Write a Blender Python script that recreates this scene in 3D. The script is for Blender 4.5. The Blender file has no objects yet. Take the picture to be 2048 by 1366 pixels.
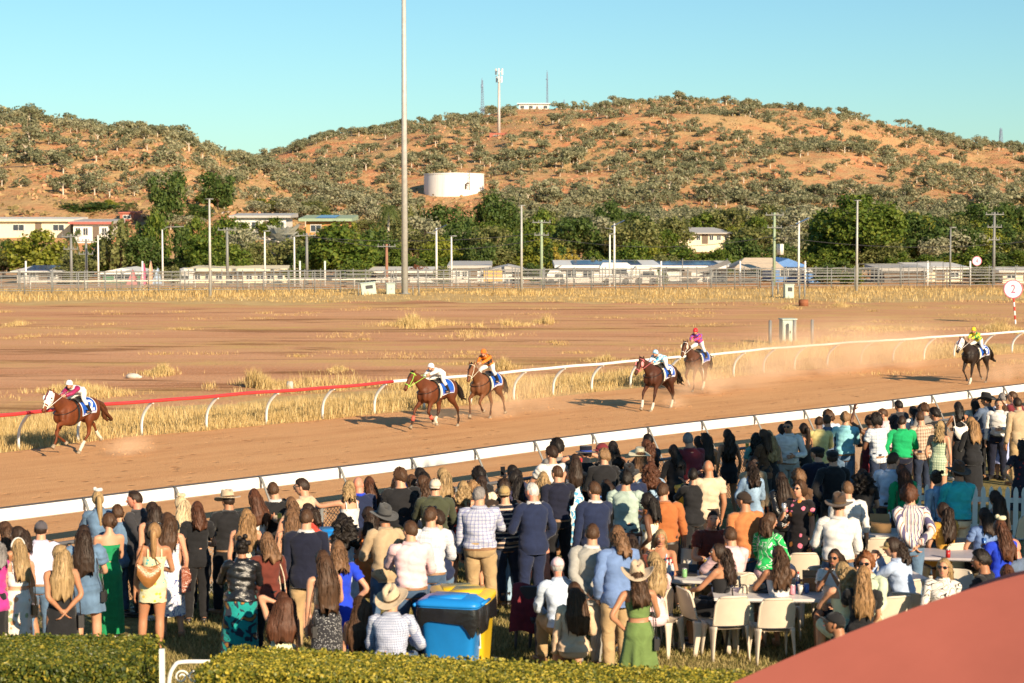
import bpy, bmesh, math, random
import numpy as np
from mathutils import Vector, Matrix
from math import radians as R, sin, cos, pi, sqrt, atan2, exp

# ------------------------------------------------------------------ camera, sky, sun, exposure
S = bpy.context.scene
CAMZ, FPX, PITCH = 6.7, 4000.0, 3.476
cam_d = bpy.data.cameras.new('camera'); cam = bpy.data.objects.new('camera', cam_d)
S.collection.objects.link(cam); S.camera = cam
cam.location = (0, 0, CAMZ); cam.rotation_euler = (R(90 - PITCH), 0, 0)
cam_d.sensor_width = 36.0; cam_d.lens = FPX / 2048 * 36.0
cam_d.clip_start = 0.3; cam_d.clip_end = 6000
cam_d.dof.use_dof = True; cam_d.dof.focus_distance = 50; cam_d.dof.aperture_fstop = 2.8
SUN_EL, SUN_AZ = 22.5, 148.0       # azimuth of the sun, clockwise from +Y
wd = bpy.data.worlds.new('World'); S.world = wd; wd.use_nodes = True
wn = wd.node_tree.nodes; wl = wd.node_tree.links; wn.clear()
sky = wn.new('ShaderNodeTexSky'); sky.sky_type = 'NISHITA'; sky.sun_disc = False
sky.sun_elevation = R(SUN_EL); sky.sun_rotation = R(SUN_AZ)
sky.altitude = 0; sky.air_density = 1.0; sky.dust_density = 0.3; sky.ozone_density = 1.0
tint = wn.new('ShaderNodeMix'); tint.data_type = 'RGBA'; tint.blend_type = 'MULTIPLY'
tint.inputs[0].default_value = 1.0; tint.inputs[7].default_value = (0.60, 0.92, 1.07, 1)
bg = wn.new('ShaderNodeBackground'); bg.inputs[1].default_value = 0.066
wo = wn.new('ShaderNodeOutputWorld')
wl.new(sky.outputs[0], tint.inputs[6]); wl.new(tint.outputs[2], bg.inputs[0]); wl.new(bg.outputs[0], wo.inputs[0])
sl = bpy.data.lights.new('sun', 'SUN'); sl.energy = 5.0; sl.angle = R(0.5); sl.color = (1.0, 0.80, 0.56)
so = bpy.data.objects.new('sun', sl); S.collection.objects.link(so)
sd = Vector((sin(R(SUN_AZ)) * cos(R(SUN_EL)), cos(R(SUN_AZ)) * cos(R(SUN_EL)), sin(R(SUN_EL))))
so.rotation_euler = sd.to_track_quat('Z', 'Y').to_euler(); so.location = (30, -30, 40)
S.view_settings.view_transform = 'Standard'; S.view_settings.look = 'None'
S.view_settings.exposure = 0.82; S.view_settings.gamma = 1
S.cycles.max_bounces = 5; S.cycles.diffuse_bounces = 2; S.cycles.glossy_bounces = 2
S.cycles.transparent_max_bounces = 6; S.cycles.volume_bounces = 2
S.cycles.use_denoising = True
S.cycles.volume_step_rate = 1.0

# ------------------------------------------------------------------ pixels of the photograph -> world
CP, SP = cos(R(PITCH)), sin(R(PITCH))
def ray(px, py):
    a, b = (px - 1024) / FPX, -(py - 683) / FPX
    return np.array([a, CP + b * SP, b * CP - SP])
def at(px, py, z=0.0):
    d = ray(px, py); t = (z - CAMZ) / d[2]
    return np.array([d[0] * t, d[1] * t, z])
def at_y(px, py, Y):
    d = ray(px, py); t = Y / d[1]
    return np.array([d[0] * t, Y, CAMZ + d[2] * t])
def pxm(Y): return FPX / Y

# ------------------------------------------------------------------ mesh builder
rng = np.random.default_rng(7); random.seed(7)
class MB:
    def __init__(s): s.v = []; s.f = []; s.m = []; s.n = 0
    def add(s, v, f, mi=0):
        v = np.asarray(v, float).reshape(-1, 3); s.v.append(v)
        s.f += [tuple(i + s.n for i in q) for q in f]; s.m += [mi] * len(f); s.n += len(v); return s
    def grid(s, P, mi=0, wrap_u=False, cap=False):
        P = np.asarray(P, float); n, k, _ = P.shape; f = []
        kk = k if wrap_u else k - 1
        for i in range(n - 1):
            for j in range(kk):
                j2 = (j + 1) % k; f.append((i * k + j, i * k + j2, (i + 1) * k + j2, (i + 1) * k + j))
        if cap:
            f.append(tuple(range(k - 1, -1, -1))); f.append(tuple((n - 1) * k + j for j in range(k)))
        return s.add(P.reshape(-1, 3), f, mi)
    def box(s, c, d, mi=0, M=None, taper=1.0):
        x, y, z = np.array(d) / 2.0
        v = np.array([(-x, -y, -z), (x, -y, -z), (x, y, -z), (-x, y, -z), (-x * taper, -y * taper, z), (x * taper, -y * taper, z), (x * taper, y * taper, z), (-x * taper, y * taper, z)])
        if M is not None: v = v @ np.asarray(M).T
        return s.add(v + np.asarray(c, float), [(3, 2, 1, 0), (4, 5, 6, 7), (0, 1, 5, 4), (1, 2, 6, 5), (2, 3, 7, 6), (3, 0, 4, 7)], mi)
    def tube(s, pts, rad, n=8, mi=0, cap=True, flat=None):
        P = tube_grid(pts, rad, n, flat)
        return s.grid(P, mi, True, cap)
    def ball(s, c, r, n=12, k=8, mi=0, M=None):
        r = np.broadcast_to(np.asarray(r, float), (3,))
        th = np.linspace(0.02, pi - 0.02, k); ph = np.linspace(0, 2 * pi, n, endpoint=False)
        P = np.stack([np.outer(np.sin(th), np.cos(ph)) * r[0], np.outer(np.sin(th), np.sin(ph)) * r[1], np.outer(np.cos(th), np.ones(n)) * r[2]], -1)
        if M is not None: P = P @ np.asarray(M).T
        P = P[::-1]
        return s.grid(P + np.asarray(c, float), mi, True, True)
    def mesh(s, name):
        me = bpy.data.meshes.new(name)
        me.from_pydata(np.concatenate(s.v) if s.v else np.zeros((0, 3)), [], s.f)
        return me
    def build(s, name, mats, parent=None, smooth=True, loc=None, rot=None):
        me = s.mesh(name); o = bpy.data.objects.new(name, me); S.collection.objects.link(o)
        for m in (mats if isinstance(mats, (list, tuple)) else [mats]): me.materials.append(m)
        if len(set(s.m)) > 1: me.polygons.foreach_set('material_index', s.m)
        if smooth: me.polygons.foreach_set('use_smooth', [True] * len(me.polygons))
        me.update()
        if parent is not None: o.parent = parent
        if loc is not None: o.location = loc
        if rot is not None: o.rotation_euler = rot
        return o

def unit(v): v = np.asarray(v, float); return v / (np.linalg.norm(v) + 1e-12)
def tube_grid(pts, rad, n=8, flat=None):
    P = np.asarray(pts, float); m = len(P); r = np.asarray(rad, float)
    if r.ndim == 0: r = np.full(m, float(r))
    T = np.gradient(P, axis=0); T /= np.linalg.norm(T, axis=1)[:, None] + 1e-12
    a = np.linspace(0, 2 * pi, n, endpoint=False); out = []
    ref = np.array(flat, float) if flat is not None else (np.array([1., 0, 0]) if abs(T[0][0]) < .8 else np.array([0, 1., 0]))
    for i in range(m):
        u = ref - T[i] * np.dot(ref, T[i]); u = unit(u); v = np.cross(T[i], u)
        if flat is None: ref = u
        rx, ry = (r[i], r[i]) if r.ndim == 1 else (r[i][0], r[i][1])
        out.append(P[i] + np.outer(np.cos(a) * rx, u) + np.outer(np.sin(a) * ry, v))
    return np.array(out)
def smooth_path(pts, k=6):
    """Catmull-Rom through rows of pts (any width)."""
    P = np.asarray(pts, float); Q = np.vstack([2 * P[0] - P[1], P, 2 * P[-1] - P[-2]]); out = []
    for i in range(len(P) - 1):
        p0, p1, p2, p3 = Q[i:i + 4]
        for t in np.linspace(0, 1, k, endpoint=False):
            out.append(.5 * (2 * p1 + (p2 - p0) * t + (2 * p0 - 5 * p1 + 4 * p2 - p3) * t * t + (3 * p1 - p0 - 3 * p2 + p3) * t ** 3))
    out.append(P[-1]); return np.array(out)
def rotz(a): return np.array([[cos(a), -sin(a), 0], [sin(a), cos(a), 0], [0, 0, 1.]])
def rotx(a): return np.array([[1., 0, 0], [0, cos(a), -sin(a)], [0, sin(a), cos(a)]])
def roty(a): return np.array([[cos(a), 0, sin(a)], [0, 1., 0], [-sin(a), 0, cos(a)]])

def tag(o, label=None, cat=None, group=None, kind=None):
    if label: o['label'] = label
    if cat: o['category'] = cat
    if group: o['group'] = group
    if kind: o['kind'] = kind
    return o
def empty(name, loc=(0, 0, 0), rz=0.0):
    o = bpy.data.objects.new(name, None); S.collection.objects.link(o); o.empty_display_size = .2
    o.location = loc; o.rotation_euler = (0, 0, rz); return o
def copy_tree(o, parent=None):
    c = o.copy(); S.collection.objects.link(c)
    if parent is not None: c.parent = parent
    for ch in list(o.children): copy_tree(ch, c)
    return c

# ------------------------------------------------------------------ materials
MATS = {}
class NT:
    def __init__(s, name):
        s.m = bpy.data.materials.new(name); s.m.use_nodes = True; s.t = s.m.node_tree; s.t.nodes.clear()
        s.out = s.t.nodes.new('ShaderNodeOutputMaterial'); s.b = s.t.nodes.new('ShaderNodeBsdfPrincipled')
        s.t.links.new(s.b.outputs[0], s.out.inputs[0]); s.co = None
    def n(s, ty, **kw):
        q = s.t.nodes.new(ty)
        for k, v in kw.items(): setattr(q, k, v)
        return q
    def l(s, a, b): s.t.links.new(a, b)
    def coord(s, scale=(1, 1, 1), kind='Object', rot=(0, 0, 0)):
        c = s.n('ShaderNodeTexCoord'); mp = s.n('ShaderNodeMapping'); mp.inputs['Scale'].default_value = scale; mp.inputs['Rotation'].default_value = rot
        s.l(c.outputs[kind], mp.inputs[0]); return mp.outputs[0]
    def world(s, scale=(1, 1, 1)):
        g = s.n('ShaderNodeNewGeometry'); mp = s.n('ShaderNodeMapping'); mp.inputs['Scale'].default_value = scale
        s.l(g.outputs['Position'], mp.inputs[0]); return mp.outputs[0]
    def noise(s, vec, scale, detail=3, rough=.55, dist=0.0):
        q = s.n('ShaderNodeTexNoise'); q.inputs['Scale'].default_value = scale; q.inputs['Detail'].default_value = detail
        q.inputs['Roughness'].default_value = rough; q.inputs['Distortion'].default_value = dist
        if vec is not None: s.l(vec, q.inputs['Vector'])
        return q.outputs[0]
    def vor(s, vec, scale, out='Distance', feature='F1'):
        q = s.n('ShaderNodeTexVoronoi', feature=feature); q.inputs['Scale'].default_value = scale
        if vec is not None: s.l(vec, q.inputs['Vector'])
        return q.outputs[out]
    def ramp(s, fac, stops, interp='LINEAR'):
        q = s.n('ShaderNodeValToRGB'); q.color_ramp.interpolation = interp; e = q.color_ramp.elements
        while len(e) < len(stops): e.new(0.5)
        for i, (p, c) in enumerate(stops):
            e[i].position = p; e[i].color = (c, c, c, 1) if isinstance(c, (int, float)) else (*c[:3], 1)
        s.l(fac, q.inputs[0]); return q.outputs[0]
    def mix(s, fac, a, b, mode='MIX'):
        q = s.n('ShaderNodeMix', data_type='RGBA', blend_type=mode)
        for k, v in ((0, fac), (6, a), (7, b)):
            sock = q.inputs[k]
            if isinstance(v, (int, float)): sock.default_value = v if k == 0 else (v, v, v, 1)
            elif isinstance(v, tuple): sock.default_value = (*v[:3], 1)
            else: s.l(v, sock)
        return q.outputs[2]
    def math(s, op, a, b=0.0, c=None):
        q = s.n('ShaderNodeMath', operation=op)
        for i, v in enumerate((a, b) if c is None else (a, b, c)):
            if isinstance(v, (int, float)): q.inputs[i].default_value = v
            else: s.l(v, q.inputs[i])
        return q.outputs[0]
    def sep(s, vec):
        q = s.n('ShaderNodeSeparateXYZ'); s.l(vec, q.inputs[0]); return q.outputs
    def col(s, c):
        if isinstance(c, tuple): s.b.inputs['Base Color'].default_value = (*c[:3], 1)
        else: s.l(c, s.b.inputs['Base Color'])
        return s
    def bump(s, h, strength=.5, dist=.02):
        q = s.n('ShaderNodeBump'); q.inputs['Strength'].default_value = strength; q.inputs['Distance'].default_value = dist
        s.l(h, q.inputs['Height']); s.l(q.outputs[0], s.b.inputs['Normal']); return s
    def set(s, rough=.8, spec=.3, metal=0.0, sheen=0.0, coat=0.0):
        s.b.inputs['Roughness'].default_value = rough; s.b.inputs['Specular IOR Level'].default_value = spec
        s.b.inputs['Metallic'].default_value = metal; s.b.inputs['Sheen Weight'].default_value = sheen
        s.b.inputs['Coat Weight'].default_value = coat; return s.m
def lin(h):
    """#rrggbb (sRGB) -> linear tuple"""
    h = h.lstrip('#'); o = []
    for i in (0, 2, 4):
        c = int(h[i:i + 2], 16) / 255; o.append(c / 12.92 if c <= .04045 else ((c + .055) / 1.055) ** 2.4)
    return tuple(o)
def mul(c, k): return tuple(min(1, x * k) for x in c)
def plain(name, c, rough=.6, spec=.3, metal=0.0, var=.12, scale=3.0, bump=0.0, bscale=40.0, coat=0.0):
    """one colour, gently mottled"""
    if name in MATS: return MATS[name]
    t = NT(name); v = t.coord()
    f = t.noise(v, scale, 4); t.col(t.mix(t.ramp(f, [(.3, 0.0), (.7, 1.0)]), mul(c, 1 - var), mul(c, 1 + var)))
    if bump: t.bump(t.noise(v, bscale, 3), bump, .01)
    MATS[name] = t.set(rough, spec, metal, 0, coat); return MATS[name]
# ------------------------------------------------------------------ layout of the racecourse
OA, OB = at(0, 1018, 1.1), at(2048, 769, 1.1)
TV = unit((OB - OA) * [1, 1, 0]); NV = np.array([TV[1], -TV[0], 0.0]); O0 = OA * [1, 1, 0]
def ts(a, s, z=0.0): return O0 + TV * a + NV * s + np.array([0, 0, z])
def to_ts(p): d = np.asarray(p)[:2] - O0[:2]; return float(d @ TV[:2]), float(d @ NV[:2])
def sm(x, a, b): t = np.clip((x - a) / (b - a), 0, 1); return t * t * (3 - 2 * t)
def lawn_s(s): return 1.12 * sm(s, 6.5, 9.7) + 0.016 * np.maximum(0, s - 9.7)
def lawn_z(x, y): return float(lawn_s(to_ts((x, y))[1]))
def at_lawn(px, py, h=0.0):
    z = 1.25
    for _ in range(12):
        p = at(px, py, z + h); z = .5 * z + .5 * lawn_z(p[0], p[1])
    p = at(px, py, z + h); p[2] = z; return p

def vnoise(x, y, seed=0):
    """cheap smooth value noise, vectorised"""
    x = np.asarray(x, float); y = np.asarray(y, float); xi = np.floor(x); yi = np.floor(y); fx = x - xi; fy = y - yi
    h = lambda a, b: (np.sin(a * 127.1 + b * 311.7 + seed * 74.7) * 43758.5453) % 1.0
    fx = fx * fx * (3 - 2 * fx); fy = fy * fy * (3 - 2 * fy)
    return (h(xi, yi) * (1 - fx) + h(xi + 1, yi) * fx) * (1 - fy) + (h(xi, yi + 1) * (1 - fx) + h(xi + 1, yi + 1) * fx) * fy
def fbm(x, y, o=4, seed=0):
    a, t = .5, 0
    for k in range(o): t = t + a * vnoise(x * 2 ** k, y * 2 ** k, seed + k); a *= .5
    return t

# ---- infield and surrounding ground: one sheet to the horizon
t = NT('infield_dirt'); w = t.world()
ws = t.world((.05, .22, .2)); n1 = t.noise(ws, 1.0, 6, .62, .4); n2 = t.noise(t.world((.016, .10, .1)), 1.0, 4, .6)
grav = t.vor(w, 5.0); fine = t.noise(w, 9.0, 4, .7)
c = t.mix(t.ramp(n1, [(.34, 0), (.62, 1)]), (.46, .190, .080), (.60, .305, .150))
c = t.mix(t.ramp(fine, [(.4, 0), (.75, 1)]), c, (.66, .38, .22))
c = t.mix(t.math('MULTIPLY', t.ramp(t.noise(w, 22.0, 2, .6), [(.58, 0), (.68, 1)]), .7), c, (.66, .46, .33))
c = t.mix(t.math('MULTIPLY', t.ramp(n2, [(.44, 0), (.60, 1)]), t.ramp(t.noise(t.world((.3, .5, .3)), 1.0, 5, .7), [(.38, 0), (.62, 1)])), c, (.58, .38, .14))
c = t.mix(t.math('MULTIPLY', t.ramp(t.noise(t.world((.05, .26, .2)), 1.0, 6, .68, .8), [(.54, 0), (.64, 1)]), .8), c, (.22, .10, .036))
t.col(c); t.bump(t.mix(.5, grav, fine), .9, .06); M_INF = t.set(.95, .1)
mb = MB(); xs = [-2600, -900, -300, -120, -60, -20, 20, 60, 120, 300, 900, 2600]; ys = [-60, 0, 30, 60, 100, 150, 200, 300, 600, 1500, 5000]
mb.grid([[(x, y, 0) for x in xs] for y in ys]); o = mb.build('ground', M_INF); tag(o, kind='structure')

# ---- dirt track
INR_PX = [(-260, 851), (0, 831), (60, 825), (230, 807), (400, 794.5), (640, 776), (785, 764), (990, 747), (1200, 727.5), (1400, 711), (1600, 692.5), (1800, 679), (2048, 663), (2400, 641)]
INR = [at(x, y, 1.12) for x, y in INR_PX]
t = NT('track_dirt'); w = t.world()
a1 = t.coord((1, 1, 1), 'Object'); n1 = t.noise(w, .55, 6, .68); n2 = t.noise(w, 7.0, 4, .7); n3 = t.noise(w, 30.0, 2, .6)
rz = atan2(TV[1], TV[0])
g = t.n('ShaderNodeNewGeometry'); mp = t.n('ShaderNodeMapping', vector_type='TEXTURE'); mp.inputs['Rotation'].default_value = (0, 0, rz); t.l(g.outputs['Position'], mp.inputs[0])
mp2 = t.n('ShaderNodeMapping'); mp2.inputs['Scale'].default_value = (.10, 1.1, 1); t.l(mp.outputs[0], mp2.inputs[0])
st = t.noise(mp2.outputs[0], 1.0, 5, .65)
c = t.mix(t.ramp(n1, [(.3, 0), (.7, 1)]), (.55, .27, .112), (.66, .345, .155))
c = t.mix(t.ramp(st, [(.36, 0), (.68, 1)]), c, (.72, .405, .19))
c = t.mix(t.math('MULTIPLY', t.ramp(st, [(.60, 0), (.70, 1)]), .5), c, (.44, .215, .092))
hoof = t.vor(w, 1.5); c = t.mix(t.math('MULTIPLY', t.ramp(hoof, [(.07, 1), (.20, 0)]), t.ramp(t.noise(w, .35, 3), [(.42, 0), (.58, 1)])), c, (.36, .165, .068))
c = t.mix(t.math('MULTIPLY', t.ramp(n3, [(.56, 0), (.68, 1)]), .65), c, (.42, .21, .09))
t.col(c); t.bump(t.mix(.5, t.mix(.5, n2, n3), t.ramp(hoof, [(.0, 0), (.2, 1)])), .9, .11); M_TRACK = t.set(.95, .1)
mb = MB(); rows = []
base_ = [to_ts(p) for p in INR]; a0_, s0_ = base_[0]; a1_, s1_ = base_[-1]
for a, s0 in [(a0_ - 60, s0_), (a0_ - 30, s0_), (a0_ - 10, s0_)] + base_ + [(a1_ + 20, s1_), (a1_ + 60, s1_)]:
    row = []
    for j, fr in enumerate(np.linspace(0, 1, 9)):
        s_ = (s0 - .35 + .3 * sin(a * .7)) * (1 - fr) + 8.6 * fr; row.append(ts(a, s_, .004))
    rows.append(row)
mb.grid(rows); o = mb.build('track', M_TRACK); tag(o, kind='structure')

# ---- raised spectator lawn with its bank
t = NT('lawn_turf'); w = t.world(); n1 = t.noise(w, .9, 5, .65); n2 = t.noise(w, 14.0, 4, .7); n3 = t.noise(w, 55.0, 2)
c = t.mix(t.ramp(n1, [(.35, 0), (.65, 1)]), (.085, .092, .024), (.30, .225, .085))
c = t.mix(t.ramp(n2, [(.42, 0), (.66, 1)]), c, (.36, .275, .115)); c = t.mix(t.math('MULTIPLY', n3, .4), c, (.07, .07, .02))
t.col(c); t.bump(t.mix(.5, n2, n3), .8, .04); M_LAWN = t.set(.9, .15)
mb = MB(); aa = np.linspace(-45, 75, 61); ss = np.concatenate([np.linspace(6.4, 10, 12), np.linspace(11, 60, 20)])
mb.grid([[ts(a, s_, float(lawn_s(s_)) - .02 + .006 + .03 * (float(vnoise(a * .8, s_ * .8)) - .5) * (s_ > 10)) for a in aa] for s_ in ss]); o = mb.build('lawn', M_LAWN); tag(o, kind='structure')

# ---- grass blades
def blades(name, pts, hmin, hmax, wd_, mat, lean=.35, kind='stuff'):
    pts = np.asarray(pts); n = len(pts); a = rng.uniform(0, 2 * pi, n); h = rng.uniform(hmin, hmax, n)
    w_ = wd_ * rng.uniform(.6, 1.3, n); d = np.stack([np.cos(a), np.sin(a), np.zeros(n)], 1)
    l = rng.uniform(-lean, lean, (n, 2)) * h[:, None]
    v = np.empty((n, 5, 3)); v[:, 0] = pts - d * w_[:, None] / 2; v[:, 1] = pts + d * w_[:, None] / 2
    mid = pts + np.stack([l[:, 0] * .4, l[:, 1] * .4, h * .6], 1); v[:, 2] = mid + d * w_[:, None] * .35; v[:, 3] = mid - d * w_[:, None] * .35
    v[:, 4] = pts + np.stack([l[:, 0], l[:, 1], h], 1)
    me = bpy.data.meshes.new(name); idx = np.arange(n)[:, None] * 5
    quads = np.concatenate([idx + [0, 1, 2, 3]], 1); tris = idx + np.array([3, 2, 4])
    loops = np.concatenate([quads, tris], 1).ravel()
    ls = np.stack([np.arange(n) * 7, np.arange(n) * 7 + 4], 1).ravel(); lt = np.tile([4, 3], n)
    me.vertices.add(n * 5); me.vertices.foreach_set('co', v.ravel()); me.loops.add(len(loops)); me.loops.foreach_set('vertex_index', loops)
    me.polygons.add(2 * n); me.polygons.foreach_set('loop_start', ls); me.polygons.foreach_set('loop_total', lt); me.update()
    me.materials.append(mat); o = bpy.data.objects.new(name, me); S.collection.objects.link(o); tag(o, kind=kind); return o
def island_mat(name, stops, rough=.8, spec=.15, trans=0.0):
    if name in MATS: return MATS[name]
    t = NT(name); g = t.n('ShaderNodeNewGeometry'); t.col(t.ramp(g.outputs['Random Per Island'], stops)); m = t.set(rough, spec)
    if trans:
        tr = t.n('ShaderNodeBsdfTranslucent'); mx = t.n('ShaderNodeMixShader'); mx.inputs[0].default_value = trans
        t.l(t.ramp(g.outputs['Random Per Island'], stops), tr.inputs[0]); t.l(t.b.outputs[0], mx.inputs[1]); t.l(tr.outputs[0], mx.inputs[2]); t.l(mx.outputs[0], t.out.inputs[0])
    MATS[name] = m; return m
M_STRAW = island_mat('straw_grass', [(0, (.30, .20, .075)), (.3, (.50, .35, .14)), (.8, (.66, .49, .22)), (1, (.74, .59, .32))], .75, .2, .15)
# straw coloured verges under the grass, ragged at their edges
t = NT('verge_straw'); w = t.world(); t.col(t.mix(t.ramp(t.noise(w, .5, 5, .7), [(.35, 0), (.65, 1)]), (.46, .30, .12), (.62, .44, .20))); t.bump(t.noise(w, 6, 4, .7), .8, .05); M_VERGE = t.set(.9, .1)
def verge(edge_in, edge_out, n):
    mb = MB(); mb.grid([[edge_in(u) * (1 - f) + edge_out(u) * f + np.array([0, 0, .002 + .001 * f]) for f in (0, .5, 1)] for u in np.linspace(0, 1, n)]); o = mb.build('grass_verge', M_VERGE); tag(o, kind='structure')
inr_s = [to_ts(p) for p in INR]
def inner_s(a): return np.interp(a, [q[0] for q in inr_s], [q[1] for q in inr_s])
verge(lambda u: ts(-14 + 90 * u, float(inner_s(-14 + 90 * u)) - .25), lambda u: ts(-14 + 90 * u, float(inner_s(-14 + 90 * u)) - 4.2 - 5.5 * float(fbm(u * 22, 3.1, 5, 9)) * (1.5 - u)), 420)
verge(lambda u: np.array([-95 + 190 * u, 197.0, 0]), lambda u: np.array([-95 + 190 * u, 150 + 24 * float(fbm(u * 30, 7.7, 6, 4)), 0]), 420)
# tall dry grass along the inner rail
n = 330000; a = rng.uniform(-14, 72, n); off = rng.beta(1.0, 1.5, n) * 14 + .25
cl = fbm(a * .5, off * .5, 3, 3); cl2 = fbm(a * .12 + 9, off * .22, 3, 5)
keep = (rng.random(n) < np.clip((cl - .18) * 2.4, .10, 1)) & (off < 5.0 + 13 * np.clip(cl2 - .30, 0, 1) * 2.2)
a, off, cl = a[keep], off[keep], cl[keep]; s_ = inner_s(a) - off
P = O0 + np.outer(a, TV) + np.outer(s_, NV); hh = .16 + .40 * np.clip(cl2[keep] * 1.6 - .3, 0, 1)
near = off < .9
o1 = blades('dry_grass', P[~near], .16, .42, .015, M_STRAW); o2 = blades('dry_grass', P[near], .08, .24, .015, M_STRAW)
hi = rng.random(len(P)) < .16; hi &= cl2[keep] > .52
o3 = blades('dry_grass', P[hi], .4, .75, .014, M_STRAW, .25)
# clumps out on the infield, given by where they stand
def patch(px0, px1, py, depth_m, n, h0, h1, wd_=.02):
    A, B = at(px0, py), at(px1, py); u_ = rng.random(n); k = rng.normal(0, .3, n)
    u_ = rng.normal(.5, .24, n); edge = .45 + .55 * np.exp(-((u_ - .5) / .3) ** 2)
    p = A + np.outer(u_, B - A); p[:, 1] += k * depth_m * edge; dens = fbm(p[:, 0] * .9, p[:, 1] * .5, 3, 3)
    kk = dens > .36 + .12 * rng.random(n); hf = float(.5 + .5 * 1)
    p = p[kk]; e = np.exp(-((u_[kk] - .5) / .28) ** 2) * np.exp(-(k[kk] / .45) ** 2) * (dens[kk] * 1.6)
    for lo, hi in ((0, .35), (.35, .65), (.65, 9)):
        q = (e >= lo) & (e < hi); f = {0: .4, .35: .7, .65: 1.0}[lo]
        if q.sum() > 3: blades('dry_grass', p[q], h0 * f, h1 * f, wd_, M_STRAW)
for q in [(760, 905, 650, 7, 3600, .35, .95), (925, 1060, 651, 6, 2600, .3, .8), (1070, 1122, 646, 4, 1300, .35, .85), (840, 1030, 671, 6, 1600, .2, .5),
          (285, 372, 748, 3, 2400, .3, .55), (430, 570, 775, 4, 4200, .35, .9), (20, 260, 790, 5, 5000, .25, .6), (980, 1040, 738, 3, 1500, .3, .7), (1170, 1260, 722, 3, 1200, .2, .45),
          (1630, 1900, 660, 8, 3000, .15, .4), (1540, 1620, 692, 3, 1400, .2, .5), (1960, 2060, 662, 8, 2500, .3, .7), (1430, 1540, 705, 4, 1200, .2, .4), (0, 60, 650, 6, 500, .2, .4),
          (1560, 1600, 618, 5, 500, .2, .5), (1660, 1700, 612, 6, 600, .2, .5), (650, 700, 742, 3, 700, .2, .4)]: patch(*q)
# rank grass in front of the yards
n = 85000; x = rng.uniform(-85, 85, n); y = rng.uniform(154, 196, n); ed = 152 + 20 * fbm(x * .07, x * 0 + 3.3, 3, 8)
f = fbm(x * .12, y * .25, 3, 2); k = (y > ed) & (rng.random(n) < np.clip((f - .26) * 2.8, .08, 1)) & ((y < 187.5) | (y > 188.5))
M_STRAW2 = island_mat('dull_straw', [(0, (.26, .16, .055)), (.4, (.46, .31, .12)), (.85, (.62, .45, .20)), (1, (.70, .55, .28))], .8, .15, .15)
kn = fbm(x * .09, y * .12, 3, 5) > .5
for kk_, h0_, h1_ in ((k & kn, .12, .50), (k & ~kn, .05, .24)): blades('dry_grass', np.stack([x[kk_], y[kk_], 0 * x[kk_]], 1), h0_, h1_, .05, M_STRAW2)
# scattered low tufts over the infield
cx, cy = rng.uniform(-60, 60, 110), rng.uniform(84, 158, 110); cr_ = rng.uniform(.15, .7, 110); ii = rng.integers(0, 110, 15000); pts = np.stack([cx[ii] + rng.normal(0, 1, 15000) * cr_[ii] * 1.6, cy[ii] + rng.normal(0, 1, 15000) * cr_[ii], np.zeros(15000)], 1)
blades('dry_grass', pts, .04, .20, .02, M_STRAW2)
# short turf of the lawn where it can be seen
M_TURF = island_mat('turf_blades', [(0, (.10, .11, .03)), (.4, (.24, .20, .07)), (.8, (.42, .33, .14)), (1, (.52, .43, .2))], .8, .15, .15)
n = 120000; px = rng.uniform(300, 1800, n); py = rng.uniform(1120, 1372, n); yy = (1366 - 683)
q = np.array([at(a_, b_, 1.27) for a_, b_ in zip(px[::1], py[::1])])
dd = q[:, :2] - O0[:2]; q[:, 2] = lawn_s(dd @ NV[:2]) - .03
blades('lawn_grass', q, .03, .10, .012, M_TURF, .6)

# ------------------------------------------------------------------ hills
SKY_M = [(-700, 470), (200, 420), (400, 372), (530, 334), (600, 310), (680, 286), (760, 275), (810, 257), (900, 244), (960, 238), (1000, 231), (1037, 224), (1110, 224), (1180, 224), (1230, 217), (1350, 210), (1430, 217), (1500, 224), (1560, 231), (1620, 238), (1700, 252), (1760, 268), (1830, 284), (1900, 300), (1960, 306), (2048, 309), (2200, 330), (2500, 395), (2900, 440)]
SKY_L = [(-900, 367), (-200, 269), (0, 250), (60, 244), (150, 259), (250, 271), (300, 275), (360, 288), (420, 313), (480, 329), (530, 345), (600, 379), (680, 405), (780, 440), (900, 470)]
DM, DL = 900.0, 520.0
def hill(u, Y):
    """height of the ground at bearing u (pixels of the photograph) and depth Y"""
    u = np.asarray(u, float); Y = np.asarray(Y, float); X = (u - 1024) * Y / FPX
    em = np.interp(u, *zip(*SKY_M)); el = np.interp(u, *zip(*SKY_L))
    zm = 6.7 + (440 - em) * DM / FPX; zl = 6.7 + (440 - el) * DL / FPX
    foot = np.clip((Y - 240) * .030, 0, 6)
    tm = np.clip((Y - 470) / (DM - 470), 0, 1.6); tl = np.clip((Y - 275) / (DL - 275), 0, 1.8)
    pm = np.where(tm < 1, np.sin(np.clip(tm, 0, 1) * pi / 2) ** 1.15, 1 - (tm - 1) * .9); pl = np.where(tl < 1, np.sin(np.clip(tl, 0, 1) * pi / 2) ** 1.1, 1 - (tl - 1) * 1.3)
    bm = np.sin(np.clip(tm, 0, 1) * pi); bl = np.sin(np.clip(tl, 0, 1) * pi)
    nm = (fbm(X * .012, Y * .012, 5, 1) - .5) * 16 + (fbm(X * .05, Y * .03, 3, 11) - .5) * 5
    nl = (fbm(X * .02, Y * .02, 5, 4) - .5) * 9
    a = foot + (np.maximum(zm, foot) - foot) * pm + nm * bm; b = foot * .6 + (zl - foot * .6) * pl + nl * bl
    return np.maximum(a, np.where(zl > 4, b, -9)) - .3 * (Y < 245)
def hill_z(X, Y): return float(hill(X / Y * FPX + 1024, Y))
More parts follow.
